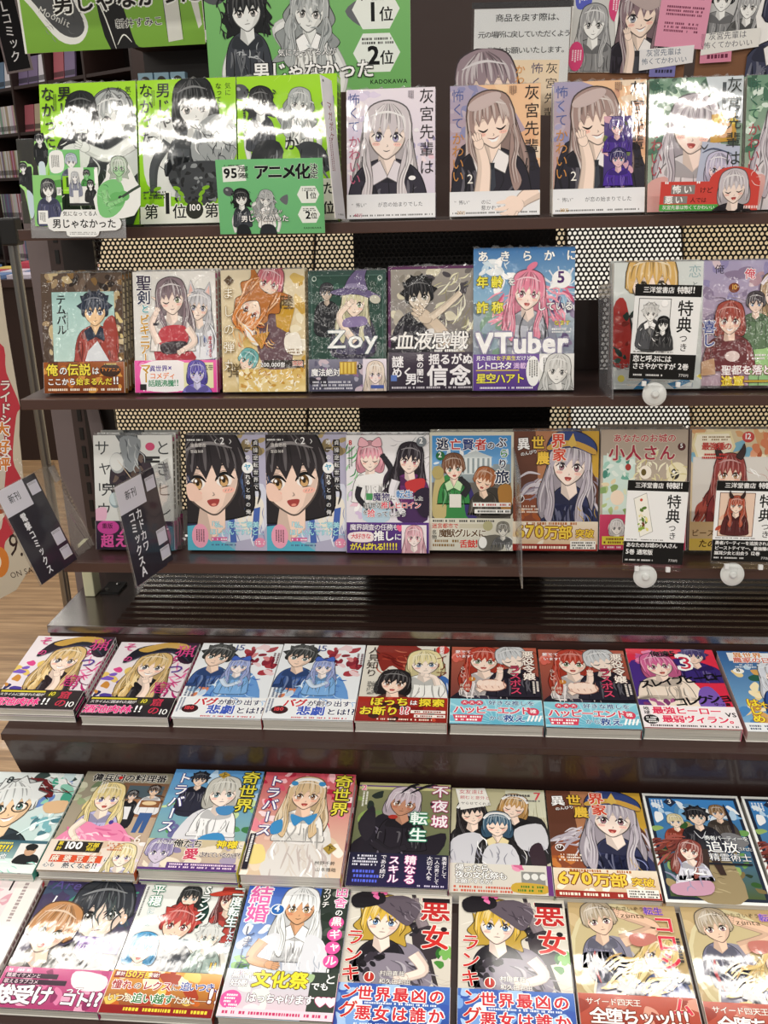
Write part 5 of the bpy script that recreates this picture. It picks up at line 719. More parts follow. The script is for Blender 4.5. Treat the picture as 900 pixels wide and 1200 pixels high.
@cover('maids', 36, ('#d8d4bc', '#3a3430', '#5a8a3c'))
def _(a, b):
    a.R(0, 0, 100, 142, '#bdb894', '#d0ccb4'); a.R(58, 2, 100, 40, '#d8d8c0'); a.strokes(16, 40, 4, 100, 60, 40, 1, ['#a8a480', '#e4e0c8'], 1.5, .1); a.R(0, 112, 100, 142, '#cfcab8')
    a.P([(60, 100), (62, 46), (80, 38), (98, 48), (100, 100)], '#2c2a2c', 1); a.fig(66, 27, 11.5, '#c89a5c', 'bob', '#fbe2d2', '#2a282a', eye='#875', wink=2, bw=.9, blen=4.4, hat='band', hatc='#f2f2f2', hat2='#d8d8d8', rot=.2); a.P([(66, 58), (94, 50), (98, 82), (72, 84)], '#d0d0d6', 1)
    a.fig(22, 38, 12, '#2a2628', 'long', '#fbe2d2', '#2a282a', eye='#654', wink=2, bw=.9, blen=5.2, hat='band', hatc='#f2f2f2', hat2='#d8d8d8', rot=-.15, hl=1.2); a.P([(2, 74), (30, 66), (40, 106), (0, 108)], '#cfcfd6', 1); a.fig(48, 54, 11.5, '#3f5f78', 'bob', '#fbe2d2', '#2a282a', eye='#478', wink=2, bw=.85, blen=5, hat='band', hatc='#f2f2f2', hat2='#d8d8d8', collar='#e8d8a8', tie='#b8404c'); a.P([(38, 82), (62, 80), (68, 108), (34, 108)], '#d4d4da', 1); a.strokes(26, 2, 70, 98, 106, 16, 1.4, ['#b4b4c0', '#fff', '#8a8a98'], 1.3, .4); a.P([(80, 84), (92, 76), (96, 110), (84, 112)], '#3a2c34', 1)
    a.P([(4, 3), (36, 1), (42, 26), (10, 34)], '#f2f0ea'); a.T('女友達は', 8, 4, 6.6, '#c8505c', b=0); a.T('頼むと意外と', 9, 13, 5.4, '#c8505c', b=0); a.T('ヤらせてくれる', 10, 22, 4.6, '#3a3430', b=0); a.T('7', 88, 4, 13, '#d84a54', b=.02); a.tiny(58, 8, 26, 1, 3, '#555'); a.tiny(72, 16, 22, 1, 2, '#777')
    b.R(0, 0, 100, 36, '#dcd8ce', '#d4cfc4'); b.T('帰ったら、', 5, 1, 9.4, '#fff', '#3a3430', b=.02, gap=.88); b.T('夜の文化祭も', 5, 10, 9.4, '#fff', '#3a3430', b=.02, gap=.9); b.T('お願いするか!', 5, 19, 6.4, '#fff', '#3a3430', b=.015, gap=.9); b.tiny(4, 27.5, 56, 2, 2.6, '#c85a44'); b.blobs(3, 64, 2, 72, 8, 4, 7, ['#e89ab8', '#d86a94']); b.R(70, 8, 93, 24, '#8c8c88'); [b.E(75+k*8, 14, 3.4, 4, '#e4e4e0') for k in range(3)]; b.P([(64, 22), (94, 24), (92, 34), (62, 33)], '#c8a43c', 1); b.tiny(66, 25, 24, 2, 2.6, '#3f7a2c'); b.R(95, 0, 100, 36, '#6a3a7c')
@cover('spirit', None, ('#f2f2f0', '#26304a', '#3f74b4'))
def _(a, b):
    a.R(0, 0, 100, 142, '#eef0ee'); a.R(2.6, 3.4, 97.4, 138.6, '#232a3c'); a.R(6, 7, 94, 135, '#3f84c8', '#4a5a34'); a.blobs(26, 8, 12, 92, 44, 5, 12, ['#dfeaf4', '#7ab0dc', '#b8d4ec', '#5a8ab4', '#f4f6f8'], .5); a.blobs(60, 7, 44, 93, 134, 4, 9, ['#4a7a3c', '#6a9a54', '#34582c', '#8fac64', '#7a6a44', '#2a3c2c', '#a89468']); a.P([(40, 60), (62, 56), (78, 134), (30, 134)], '#9a8a68', 1); a.strokes(14, 36, 64, 72, 130, 12, 1.4, ['#b8a884', '#7a6c50'], .2, .4)
    a.fig(28, 40, 6.4, '#dccfa4', 'short', '#f4dcc8', '#9a4434', blush=0, blen=6); a.fig(74, 26, 6.8, '#8a6a48', 'short', '#f0d0b8', '#4a423c', blush=0, blen=7); a.L([(82, 14), (84, 40), (83, 74)], 3.4, '#26222a'); a.P([(70, 56), (84, 54), (96, 66), (80, 74)], '#77777a', 1)
    a.P([(38, 74), (44, 48), (60, 46), (66, 76)], '#26262e', 1); a.fig(51, 33, 9, '#1f2026', 'spiky', '#f4d8c4', '#26262e', eye='#466', bw=1, blen=5, blush=0, hl=1.15); a.L([(44, 52), (50, 62), (56, 52)], 1, '#d8dce4'); a.P([(44, 76), (60, 76), (64, 108), (58, 108), (52, 86), (48, 108), (42, 108)], '#3a2c28')
    a.strokes(24, 8, 60, 34, 84, 22, 3, ['#7a3a34', '#a0544a', '#5a2824'], 2.6, .5); a.P([(14, 128), (22, 96), (38, 86), (46, 100), (44, 128)], '#dcdce8', 1); a.fig(34, 80, 9, '#8a443c', 'long', '#fbe2d4', '#dcdce8', eye='#855', bw=.8, blen=3.4, rot=.3); a.P([(10, 122), (46, 116), (44, 132), (12, 134)], '#c89ab0', 1); a.strokes(12, 14, 98, 44, 126, 14, 2, ['#b8b8d0', '#fff', '#9a9ab8'])
    a.P([(20, 12), (27, 5), (34, 12), (27, 19)], '#26304a'); a.T('3', 24.6, 7.6, 8, '#fff', b=0); a.vtiny(8, 9, 14, 4, 1.8, '#eaf0f6'); a.T('勇者パーティーを', 52, 58, 6.4, '#f4f6f4', '#33405a', b=.01, gap=.85); a.T('追放', 52, 65, 16, '#f8f8f6', '#3a4258', b=.01, ow=.05); a.T('された', 82, 72, 5.4, '#f4f6f4', '#33405a', b=0, gap=.85); a.T('精霊術士', 52, 81, 10.4, '#f8f8f6', '#33405a', b=.0, gap=.98, ow=.05); a.R(50, 93, 92, 95.6, '#23242c')
@cover('pink', None, ('#e8e0e0', '#8a6a6c', '#c8444c'))
def _(a, b):
    a.R(0, 0, 100, 142, '#eadfe0', '#e4d0d2'); a.blobs(50, 0, 0, 90, 110, 4, 10, ['#f4dce0', '#eebcc4', '#fbf2f2', '#dcc8cc', '#d8a4b0']); a.R(76, 0, 100, 142, '#ece6e2'); a.T('1', 66, 4, 17, '#2a2628', b=-.01); a.vtiny(84, 8, 60, 1, 4, '#a89a9a'); a.T('、', 74, 62, 12, '#2a2628'); a.fig(40, 60, 20, '#d8b8b0', 'short', '#fbe8e0', '#f0e4e4', eye='#a86a6c'); a.blobs(12, 50, 110, 76, 142, 4, 8, ['#c8444c', '#e89a9c', '#8a2c34'])
@cover('host', 40, ('#4a3a6a', '#e4dcf0', '#c8447c'))
def _(a, b):
    a.R(0, 0, 100, 142, '#3a3058', '#5a5464'); a.blobs(20, 0, 0, 100, 60, 5, 13, ['#46386a', '#2c2644', '#5a4a7c', '#3a4a64']); a.T('Are we', 6, 3, 13, '#5a4f94', b=.0, sh=.25, sx=1.1); a.T('Awaito', 28, 12, 20, '#3f8a78', b=.01, sh=.25, sx=1.25); a.T('Night', 70, 26, 11, '#54488c', b=0, sh=.25); a.T('1', 10, 22, 12, '#f4f2f6', b=.01, sh=.2)
    a.P([(46, 106), (56, 70), (80, 64), (98, 74), (100, 106)], '#26242a', 1); a.fig(66, 40, 24, '#2c3038', 'short', '#f4dccc', '#26242a', eye='#6a6458', mouth='flat', rot=-.12, bw=.7, blen=2.8, hl=1.25, blush=0); a.strokes(14, 48, 14, 94, 40, 24, 2, ['#3f4a4c', '#22262c', '#55605e'], 1.4, .5); a.E(91, 46, 3, 6, '#eccab4'); a.E(92, 44, 1, 1, '#fff'); a.E(90, 50, 1, 1, '#fff')
    a.P([(0, 106), (10, 84), (30, 76), (54, 84), (58, 106)], '#7a7470', 1); a.fig(25, 62, 19, '#c08a58', 'short', '#f8dcc8', '#6c6864', eye='#8a9a5a', mouth='open', rot=.2, bw=.7, blen=2.6, hl=1.35); a.blobs(8, 0, 96, 30, 106, 4, 9, ['#c8c4bc', '#a8a49c'])
    a.P([(56, 66), (98, 66), (97, 84), (55, 82)], '#4a3484'); a.P([(57.5, 67.5), (96.5, 67.5), (95.5, 82.5), (56.5, 80.5)], '#6a3a94'); a.T('ホスト', 72, 68, 7.4, '#f2eaf8', '#2c1c4c', b=.02, gap=.85); a.T('リア恋', 58, 74.5, 6.8, '#f2eaf8', '#2c1c4c', b=.02, gap=.85); a.tiny(62, 87, 34, 1, 3, '#f2eaf8'); a.arm([(90, 106), (92, 96), (86, 90)], 4, 3, '#f4dccc')
    b.R(0, 0, 100, 40, '#c8588c', '#a83a6c'); b.blobs(20, 0, 0, 100, 40, 5, 11, ['#d87aa4', '#b8447c', '#e8a4c0', '#8a2c5c']); b.tiny(4, 2, 20, 1, 2.4, '#f8e8f0'); b.R(3, 6, 52, 11, '#3a2434'); b.T('職業イケメンと', 4, 6.2, 4.6, '#f4dce8', b=.01); b.R(3, 12, 62, 17, '#3a2434'); b.T('歌えるラブコメ', 4, 12.2, 4.6, '#f4dce8', b=.01); b.P([(66, 2), (96, 6), (96, 20), (70, 18)], '#f0e4e8', 1); b.T('総受け', 0, 18, 19, '#fff', '#5a2444', b=.045, gap=.94); b.T('って', 64, 17, 8, '#fff', '#5a2444', b=.03); b.T('コト!?', 62, 22, 15, '#fff', '#5a2444', b=.045, gap=.85)
@cover('rank', 42, ('#dfe4e2', '#3a5a4a', '#8a2c1c'))
def _(a, b):
    a.R(0, 0, 100, 142, '#e9ebe8', '#dfe2de'); a.P([(34, 44), (40, 22), (58, 16), (70, 30), (64, 46)], '#23423c', 1); a.fig(48, 18, 8.4, '#25282a', 'bob', '#f6dcca', '#2a5a44', eye='#466', bw=.8, blen=3, hl=1.2); a.P([(84, 50), (86, 22), (100, 14), (100, 60)], '#b83a30', 1); a.fig(88, 20, 9, '#6a2c2c', 'long', '#f6dcca', '#b03a34', eye='#844', hat='witch', hatc='#c8402f', hat2='#8a2420', bw=.8, blen=5)
    a.P([(20, 104), (30, 72), (54, 64), (78, 74), (80, 104)], '#3a5a6a', 1); a.P([(44, 104), (56, 70), (88, 66), (98, 104)], '#d8d6cc', 1); a.strokes(14, 48, 72, 96, 102, 20, 2, ['#b4b0a4', '#f2f0ea', '#8a867c'], 1.2, .4); a.fig(44, 50, 14, '#b83a34', 'spiky', '#f6d2bc', '#3a3f4a', eye='#a44', mouth='grin', bw=.8, blen=3.6, hl=1.3, rot=.1, blush=0); a.fig(78, 62, 9, '#d8dad8', 'spiky', '#f0e2d4', '#8fa49c', eye='#577', bw=.8, blen=4, hl=1.08, blush=0); a.fig(18, 78, 11, '#4aa0d4', 'bob', '#f8e0d0', '#e8eef0', eye='#357', bw=.8, blen=3.4, hl=1.35, mouth='open')
    a.T('平穏', 8, 4, 13, '#fff', '#2f8a6c', v=1, b=.03); a.T('にした', 10, 31, 7, '#fff', '#2f8a8c', v=1, b=.02); a.T('Sランク', 58, 4, 11, '#fff', '#3a5a4c', v=1, b=.03, gap=.95); a.T('二度転生', 89, 3, 12, '#fff', '#2f6a5c', v=1, b=.03, gap=.98); a.T('したから', 94, 50, 7, '#fff', '#2f6a8c', v=1, b=.02); a.vtiny(2, 6, 40, 1, 1.8, '#555'); a.T('11', 84, 88, 9, '#e8c44a', '#5a3a1c', b=.01)
    b.R(0, 0, 100, 42, '#e4a040', '#7a1f14'); b.blobs(24, 0, 0, 100, 42, 5, 12, ['#e8c45c', '#c8641f', '#f2dc94', '#a83a1c', '#f8ecc8']); b.R(2, 1, 44, 8, '#8a1f1c'); b.T('累計', 3, 2, 4.4, '#fff', b=.01); b.T('150万部', 11, 1, 7, '#f2d83c', b=.03, sx=.98); b.T('突破!', 33, 2, 4.6, '#fff', b=.01); b.T('憧れ', 3, 10, 9.4, '#a82c2c', '#fff', b=.035); b.T('の', 23, 11.5, 7.4, '#5a3a2c', '#fff', b=.02); b.T('レクス', 31, 10, 9.4, '#a82c2c', '#fff', b=.035, gap=.92); b.T('に', 57, 11.5, 7.4, '#5a3a2c', '#fff', b=.02); b.T('追いつき、', 65, 9.4, 9, '#3a4a9c', '#fff', b=.035, gap=.84); b.T('いつか', 3, 23, 8.4, '#f6ead4', '#5a2414', b=.02, gap=.86); b.T('追い越す', 25, 22, 10, '#2f7a3c', '#fff', b=.035, gap=.95); b.T('ために──', 63, 23.4, 7.6, '#f6ead4', '#5a2414', b=.02, gap=.8); b.T('!!', 92, 15, 16, '#fff', '#7a1f14', b=.04); b.R(0, 34, 100, 42, '#8a1414'); b.tiny(18, 36, 78, 1, 3, '#f2d83c')
@cover('marry', 46, ('#2a4a8a', '#f2f2f4', '#c83a7c'))
def _(a, b):
    a.R(0, 0, 72, 142, '#2a5ac0', '#bcd8ec'); a.R(72, 0, 100, 142, '#2a3430', '#3a443c'); a.blobs(12, 4, 40, 60, 80, 5, 12, ['#e8f0f4', '#c4dcec', '#fff'], .5); a.blobs(24, 70, 0, 100, 90, 4, 9, ['#4a544c', '#6a746a', '#243028', '#8a948a']); a.blobs(14, 4, 86, 70, 100, 4, 9, ['#5a9a4c', '#8fc074', '#3f7a3c'])
    a.P([(22, 100), (26, 66), (46, 54), (72, 58), (84, 100)], '#dfe1e8', 1); a.strokes(20, 26, 62, 82, 98, 20, 2.4, ['#c4cad8', '#fff', '#a8b0c4'], 1.3, .4); a.fig(54, 28, 14.5, '#eceef0', 'long', '#dca880', '#f2f3f6', eye='#a8844a', bw=.6, blen=3, hl=1.04, strands=14, collar='#fff'); a.P([(20, 100), (23, 68), (34, 57), (41, 62), (36, 84), (38, 100)], '#dfe1e8', 1); a.P([(66, 100), (64, 64), (70, 57), (84, 68), (88, 100)], '#dfe1e8', 1); a.strokes(8, 24, 66, 34, 96, 14, 1.6, ['#b4bac8', '#fff'], 1.4, .2); a.strokes(8, 70, 66, 82, 96, 14, 1.6, ['#b4bac8', '#fff'], 1.4, .2); a.arm([(26, 66), (18, 84), (34, 90)], 5, 3.8, '#d8a47c')
    a.T('結婚', 3, 3, 22, '#e86ab0', '#fbf4f8', v=1, b=.025, gap=.98); a.T('しました', 5, 50, 12.4, '#2a3a6a', v=1, b=.0, gap=.98); a.E(33, 31, 7, 6.4, '#f4f8fa'); a.E(33, 31, 6, 5.4, '#2a68b4'); a.T('4', 29.8, 26.2, 8.4, '#fff', b=.03); a.T('カヅチ', 74, 3, 8, '#f4f4f2', '#26302c', v=1, b=.02); a.T('田舎', 86, 1, 12.4, '#e86ab0', '#fff', v=1, b=.025, gap=1.0); a.T('の', 88, 27, 8, '#fff', b=.02); [a.E(91, 42+k*14, 7, 6.8, '#e85aa4') for k in range(4)]; a.T('黒ギャル', 86, 36.6, 10.4, '#fff', v=1, b=.03, gap=1.34); a.T('JK', 84, 92, 12, '#f4f4f2', '#26302c', v=1, b=.02)
    b.R(0, 0, 100, 46, '#c8d4dc', '#e4c8d4'); b.R(76, 0, 100, 46, '#3a443c'); b.blobs(14, 0, 0, 76, 46, 5, 11, ['#e8f0e8', '#d8c8d8', '#a8c494', '#f4e4ea']); b.T('黒ギャル\n妊婦!', 5, 2, 7.4, '#fff', '#5a3a4a', b=.03, gap=.9); b.T('文化祭', 24, 1, 17, '#f2e23c', '#6a5a1c', b=.045, gap=.98); b.T('でも', 77, 10, 8, '#fff', '#333', b=.03); b.T('と', 88, 1, 11, '#f4f4f2', '#26302c', b=.02); b.E(9, 30, 9.5, 9, '#e85aa4'); b.tiny(3.4, 25, 11, 5, 1.8, '#fff'); b.T('はっちゃけます', 22, 23, 9.4, '#fff', '#5a3a4a', b=.04, gap=.9); b.T('♥♥', 82, 24, 9, '#fff', '#c83a7c'); b.R(0, 38, 100, 46, '#f0d8e4'); b.tiny(4, 40.5, 90, 1, 2.8, '#c83a6c')
@cover('ranking', 40, ('#e4e0da', '#a82c2c', '#2f5ab4'))
def _(a, b):
    a.R(0, 0, 100, 142, '#ddd8cc', '#d0c8bc'); a.strokes(20, 0, 10, 100, 100, 40, 1, ['#c4bcae', '#f0ece4'], 0, .05); a.L([(62, 0), (74, 50), (90, 110)], 4, '#3a3438', 5, False); a.P([(64, 44), (84, 40), (90, 70), (70, 72)], '#3a3238', 1); a.blobs(14, 56, 34, 70, 50, 3, 6, ['#1f1c22', '#332e36']); a.arm([(74, 40), (68, 26), (66, 18)], 5, 3.6, '#8f8288'); a.blobs(6, 88, 66, 100, 80, 4, 7, ['#4a8a3c', '#2f6a2c', '#7ab45c'])
    a.P([(18, 104), (22, 72), (40, 58), (66, 60), (80, 80), (78, 104)], '#8a8290', 1); a.strokes(24, 24, 78, 78, 102, 18, 2.4, ['#6a6470', '#a8a2ac', '#4a444e'], .6, .5)
    a.fig(36, 35, 16, '#dcb64a', 'curl', '#f8e2d6', '#2b2730', eye='#4a78b4', mouth='flat', bw=.7, blen=2.5, hl=1.4, rot=.06); a.P([(20, 76), (36, 70), (62, 72), (76, 88), (70, 104), (24, 104)], '#8a8290', 1); a.strokes(24, 24, 76, 72, 102, 16, 2.4, ['#6a6470', '#b4aeb8', '#4a444e'], .6, .5); a.P([(26, 14), (52, 6), (70, 18), (60, 40), (44, 30)], '#5f5560', 1); a.strokes(12, 40, 12, 64, 34, 14, 1.4, ['#8a808c', '#453d48'], .9, .4); a.P([(4, 8), (24, 0), (34, 4), (34, 16), (8, 22)], '#1d1a20', 1); a.blobs(8, 22, 2, 36, 10, 3, 5, ['#d84a8c', '#e87ab0', '#b82c6c']); a.blobs(14, 18, 72, 36, 92, 4, 7, ['#1f1c22', '#37313b', '#151218']); a.arm([(66, 70), (76, 86), (60, 94)], 5.4, 3.8, '#f8e2d6')
    a.T('悪', 70, 7, 29, '#c02a2a', '#f4efe6', b=.03, ow=.04); a.P([(72, 8), (98, 8), (98, 13), (72, 13)], '#231c20'); a.T('女', 72, 38, 27, '#d0302c', '#f4efe6', b=.03, ow=.04); a.E(93, 42, 3, 2.6, '#231c20'); a.T('ランキ', 2, 46, 18, '#c82c2c', '#f4efe6', v=1, b=.02, gap=1.02, ow=.04); a.E(28, 95, 5.2, 5.6, '#f6f2ea'); a.E(28, 95, 4.5, 4.9, '#b8342c'); a.T('1', 25.8, 90.4, 7.6, '#fff', b=.02); a.T('村田真哉', 37, 88, 5.6, '#f4f0ea', '#4a4048', b=.01); a.T('和久田若田', 37, 96, 5.6, '#f4f0ea', '#4a4048', b=.01)
    b.R(0, 0, 100, 40, '#4a74c4', '#2a4a9c'); b.blobs(20, 0, 0, 100, 40, 6, 13, ['#7aa4e0', '#a8c8ee', '#3a5ab0', '#e4eef8']); b.T('ング', 4, 0, 17, '#c82c2c', '#f4efe6', v=1, b=.02, gap=1.0, ow=.04); b.T('世界最凶の', 19, 3, 14, '#d0303a', '#fff', b=.04, gap=1.12, ow=.08); b.tiny(22, 17.5, 66, 1, 1.8, '#e4ecf8'); b.T('悪女は誰か', 19, 21, 14, '#d0303a', '#fff', b=.04, gap=1.12, ow=.08); b.tiny(19, 37, 70, 1, 2, '#e4ecf8')
@cover('arena', 42, ('#3a3644', '#e8dcc4', '#c8343c'))
def _(a, b):
    a.R(0, 0, 100, 142, '#c4ab7c', '#b49a6c'); a.blobs(16, 0, 0, 100, 100, 6, 14, ['#d0b88c', '#b89a68', '#cbb48a']); a.E(40, 60, 42, 58, '#d8cda4'); a.E(40, 60, 38, 54, '#c8b88c')
    a.P([(16, 112), (22, 74), (14, 54), (26, 40), (50, 44), (54, 80), (60, 112)], '#8f8c9c', 1); a.arm([(46, 44), (78, 28), (52, 16)], 6.4, 4.4, '#ecc4a8'); a.fig(28, 23, 12.5, '#b4a48c', 'short', '#f0ccb4', '#77768c', eye='#7a4a54', mouth='flat', rot=-.2, bw=.7, blen=2.8, hl=1.35, blush=0); a.P([(14, 68), (42, 62), (46, 80), (18, 88)], '#23283f', 1); a.strokes(26, 16, 46, 56, 110, 18, 2.4, ['#6a6878', '#b4b2c0', '#f0e4d4'], 1.3, .5); a.L([(20, 56), (18, 70), (22, 88)], 3, '#a82c34')
    a.P([(60, 106), (54, 76), (68, 62), (92, 74), (96, 108)], '#2c3a6c', 1); a.blobs(16, 70, 80, 100, 110, 4, 9, ['#23283f', '#3a4a84', '#e8d4c4']); a.fig(76, 60, 12.5, '#dcc07c', 'long', '#f6d8c4', '#3a4a84', eye='#558', bw=.7, blen=3.6, hl=1.35, rot=.5, strands=30); a.strokes(40, 40, 54, 84, 100, 26, 3, ['#dcc07c', '#c4a05c', '#f0dca8'], 2.4, .5); a.P([(54, 38), (72, 36), (78, 42), (64, 50), (54, 48)], '#c4786c', 1); a.arm([(60, 108), (52, 100), (46, 96)], 5, 4, '#23222c')
    a.T('はらわたさいぞう', 28, 6, 5.4, '#5a4a34', b=0); a.T('zunta', 48, 13, 6.6, '#5a4a34', b=0, sx=1.2); a.T('転生', 70, 6, 9, '#5a4ab4', '#e8a4c4', b=.03); a.T('コロシアム', 76, 16, 20, '#d8344c', '#f0e0c4', v=1, b=.04, gap=.98, ow=.04); a.vtiny(94, 40, 30, 1, 3.4, '#3a3430')
    b.R(0, 0, 100, 42, '#b8503c', '#a8402c'); b.blobs(12, 0, 0, 100, 42, 6, 13, ['#c8705c', '#d89a84', '#963424']); b.T('ム', 78, 0, 18, '#d8344c', '#f0e0c4', b=.04, ow=.04); b.T('サイード四天王', 6, 4, 7, '#f6ece2', '#7a2c1c', b=.01, gap=.95); b.T('全堕ちッッ!!!', 8, 13, 15.4, '#fbf6f2', '#7a2c1c', b=.03, gap=.86); b.R(72, 28, 100, 34, '#f0d84a'); b.tiny(74, 29.6, 22, 1, 3, '#5a2c1c'); b.tiny(4, 36, 90, 1, 3, '#f6ece2')
# ------------------------------------------------------------------ materials
M = {}
M['brown'] = mat('brown_laminate', '#3a2622', .38, coat=.25, bump=(40, .15, .002))
M['brown_lip'] = mat('brown_shelf_edge', '#4a322b', .4, coat=.2, bump=(40, .15, .002))
M['dark'] = mat('dark_brown_steel', '#1d1311', .45)
M['darkwood'] = mat('dark_wood', '#2e1c18', .5, bump=(14, .3, .003))
M['post'] = mat('taupe_paint', '#75696a', .45)
M['slot'] = mat('slotted_steel', '#4b3e3c', .4, metal=.3)
M['black'] = mat('black', '#0c0b0b', .5)
M['steel'] = mat('steel', '#8d8c8a', .3, metal=.9)
M['cream'] = mat('cream_plastic', '#d8d6b4', .45)
M['white'] = mat('white_plastic', '#e6e8e8', .3)
M['paper'] = mat('white_paper', '#e8e7e4', .7)
M['disc'] = mat('frosted_white_plastic', '#d9dbd9', .25)
M['cover'] = print_mat('wrapped_cover', .6, .85, .06, [(1, 1.6, 1, 13, .3, .004, 1, .5), (2.6, 1, 1, 40, .2, .0009, 2, -.7)])
M['crinkle'] = print_mat('crinkled_wrap', .6, .9, .07, [(1, 1.6, 1, 14, .5, .006, 2, .5), (2.6, 1, 1, 42, .65, .0024, 3, -.7)])
M['gloss'] = print_mat('glossy_cover', .6, .35, .07, [(1, 1, 1, 8, .3, .002, 0, 0), (1.5, 1, 1, 45, .12, .0004, 1, .4)])
M['obi'] = print_mat('paper_band', .6, .4, .1, [(1, 1.3, 1, 12, .25, .002, 1, .3)])
M['pop'] = print_mat('printed_card', .6, .2, .2, [(1, 1, 1, 5, .4, .003, 1, 0)])
M['clear'] = clear_mat('clear_acrylic', (1, 1, 1), .06)
M['film'] = clear_mat('crinkled_film', (.97, .97, .98), .3, .12, .16)
M['smoke'] = clear_mat('smoky_acrylic', (.36, .34, .38), .2, .08, .02)
M['ghost'] = clear_mat('hazy_acrylic', (.9, .9, .92), .3, .1, .12)
def page_mat():
    m = mat('page_edges', '#d5d2c8', .8); n = m.node_tree.nodes; l = m.node_tree.links; b = n['Principled BSDF']
    c = n.new('ShaderNodeTexCoord'); mp = n.new('ShaderNodeMapping'); mp.inputs['Scale'].default_value = (6, 6, 2600)
    t = n.new('ShaderNodeTexNoise'); t.inputs['Scale'].default_value = 1; l.new(c.outputs['Object'], mp.inputs[0]); l.new(mp.outputs[0], t.inputs['Vector'])
    r = n.new('ShaderNodeValToRGB'); r.color_ramp.elements[0].color = (*lin('#a5a198'), 1); r.color_ramp.elements[1].color = (*lin('#e8e5dc'), 1)
    r.color_ramp.elements[0].position = .3; r.color_ramp.elements[1].position = .65
    l.new(t.outputs['Fac'], r.inputs[0]); l.new(r.outputs[0], b.inputs['Base Color'])
    return m
M['page'] = page_mat()
def floor_mat():
    m = mat('striped_wood_floor', '#a07f5c', .35, coat=.1); n = m.node_tree.nodes; l = m.node_tree.links; b = n['Principled BSDF']
    c = n.new('ShaderNodeTexCoord'); mp = n.new('ShaderNodeMapping'); mp.inputs['Scale'].default_value = (1.1, 26, 1)
    t = n.new('ShaderNodeTexNoise'); t.inputs['Scale'].default_value = 1.6; t.inputs['Detail'].default_value = 5; t.inputs['Roughness'].default_value = .7
    l.new(c.outputs['Object'], mp.inputs[0]); l.new(mp.outputs[0], t.inputs['Vector'])
    r = n.new('ShaderNodeValToRGB'); e = r.color_ramp.elements; e[0].position = .3; e[0].color = (*lin('#7a5f46'), 1); e[1].position = .7; e[1].color = (*lin('#d8b48a'), 1)
    k = e.new(.5); k.color = (*lin('#b08c66'), 1)
    l.new(t.outputs['Fac'], r.inputs[0]); l.new(r.outputs[0], b.inputs['Base Color'])
    return m
def deck_mat():
    m = mat('polished_brown_deck', '#30211d', .2, coat=0); m.node_tree.nodes['Principled BSDF'].inputs['IOR'].default_value = 3.2
    return m
# ------------------------------------------------------------------ setting
o = MB().box(-9, 4, -1, 14, -.02, 0).build('floor', floor_mat()); tag(o, kind='structure')
o = MB().box(-9, 4, 12, 12.1, 0, 3).build('wall_back', mat('dim_wall', '#6a5a50', .8)); tag(o, kind='structure')
# ------------------------------------------------------------------ rows fitted to the photograph
TS, TF = 1.32645, .13570
ROW = {1: (1.4271, -.0546), 2: (1.3866, -.3000), 3: (1.3543, -.5470), 4: (1.1224, -.7084), 5: (.9400, -.8276), 6: (.7665, -.8639)}
def plane(r):
    t = TS if r <= 3 else TF
    return Vector((0, ROW[r][0], ROW[r][1]+EYE)), Vector((0, math.cos(t), math.sin(t))), Vector((0, -math.sin(t), math.cos(t))), t
XL, XR = -.678, .66
# display rack ------------------------------------------------------
rack = empty('display_rack', (XL, 1.55, 0), 'dark brown steel display rack with three book shelves and a perforated back', 'shelf')
def RB(name, mb, m, bevel=0, parent=None):
    o = mb.build(name, m, parent or rack, bevel)
    o.matrix_parent_inverse = Matrix.Translation(-Vector(rack.location)) if parent is None else parent.matrix_parent_inverse.copy()
    if parent is not None: o.matrix_parent_inverse = Matrix()
    return o
for r, yl, xl in ((1, 1.419, -.676), (2, 1.358, -.684), (3, 1.3066, -.63)):
    z = ROW[r][1]+EYE-.0036
    s = RB('shelf_board', MB().box(xl, XR, yl, 1.556, z-.012, z), M['brown'])
    RB('shelf_lip', MB().box(xl, XR, yl-.0015, yl+.01, z-.0155, z+.0006), M['brown_lip'], .0012, s)
zb, zt = EYE-.657, EYE-.068
def perforated(x0, x1, y, z0, z1, pitch, rad, th=.0012):
    V = []; F = []; dz = pitch*.866; R = pitch/math.sqrt(3)
    row = 0; z = z0
    while z < z1:
        x = x0+(pitch/2 if row % 2 else 0)
        while x < x1:
            k = len(V)
            for (rr, yy) in ((R*1.001, y), (rad, y), (rad, y+th)):
                for i in range(6):
                    a = math.pi/6+i*math.pi/3
                    V.append((x+rr*math.cos(a), yy, z+rr*math.sin(a)))
            for i in range(6):
                j = (i+1) % 6
                F.append((k+i, k+j, k+6+j, k+6+i)); F.append((k+6+i, k+6+j, k+12+j, k+12+i))
            x += pitch
        z += dz; row += 1
    me = bpy.data.meshes.new('perforated_panel'); me.from_pydata(V, [], F); return me
o = link('perforated_panel', perforated(-.617, .62, 1.57, zb, zt, .0081, .0031), rack, M['dark']); o.matrix_parent_inverse = Matrix.Translation(-Vector(rack.location))
RB('back_frame', MB().box(-.676, -.6215, 1.566, 1.575, .75, EYE-.055), M['dark'])
RB('back_frame', MB().box(.615, XR, 1.566, 1.575, .75, EYE-.055), M['dark'])
RB('blank_panel', MB().box(-.19, .136, 1.58, 1.587, .8, EYE-.06), M['dark'])
RB('blank_panel', MB().box(.10, .213, 1.558, 1.566, EYE-.345, EYE-.192), M['brown'])
RB('upright_cover', MB().box(-.745, -.704, 1.585, 1.64, 0, EYE-.02), M['post'], .002)
up = MB().box(-.704, -.676, 1.578, 1.62, 0, EYE-.03)
u_ = RB('slotted_upright', up, M['slot'])
sl = MB()
z = .82
while z < 1.40: RB('upright_slot', MB().box(-.6935, -.6865, 1.5765, 1.5795, z, z+.022), M['black'], 0, u_); z += .034

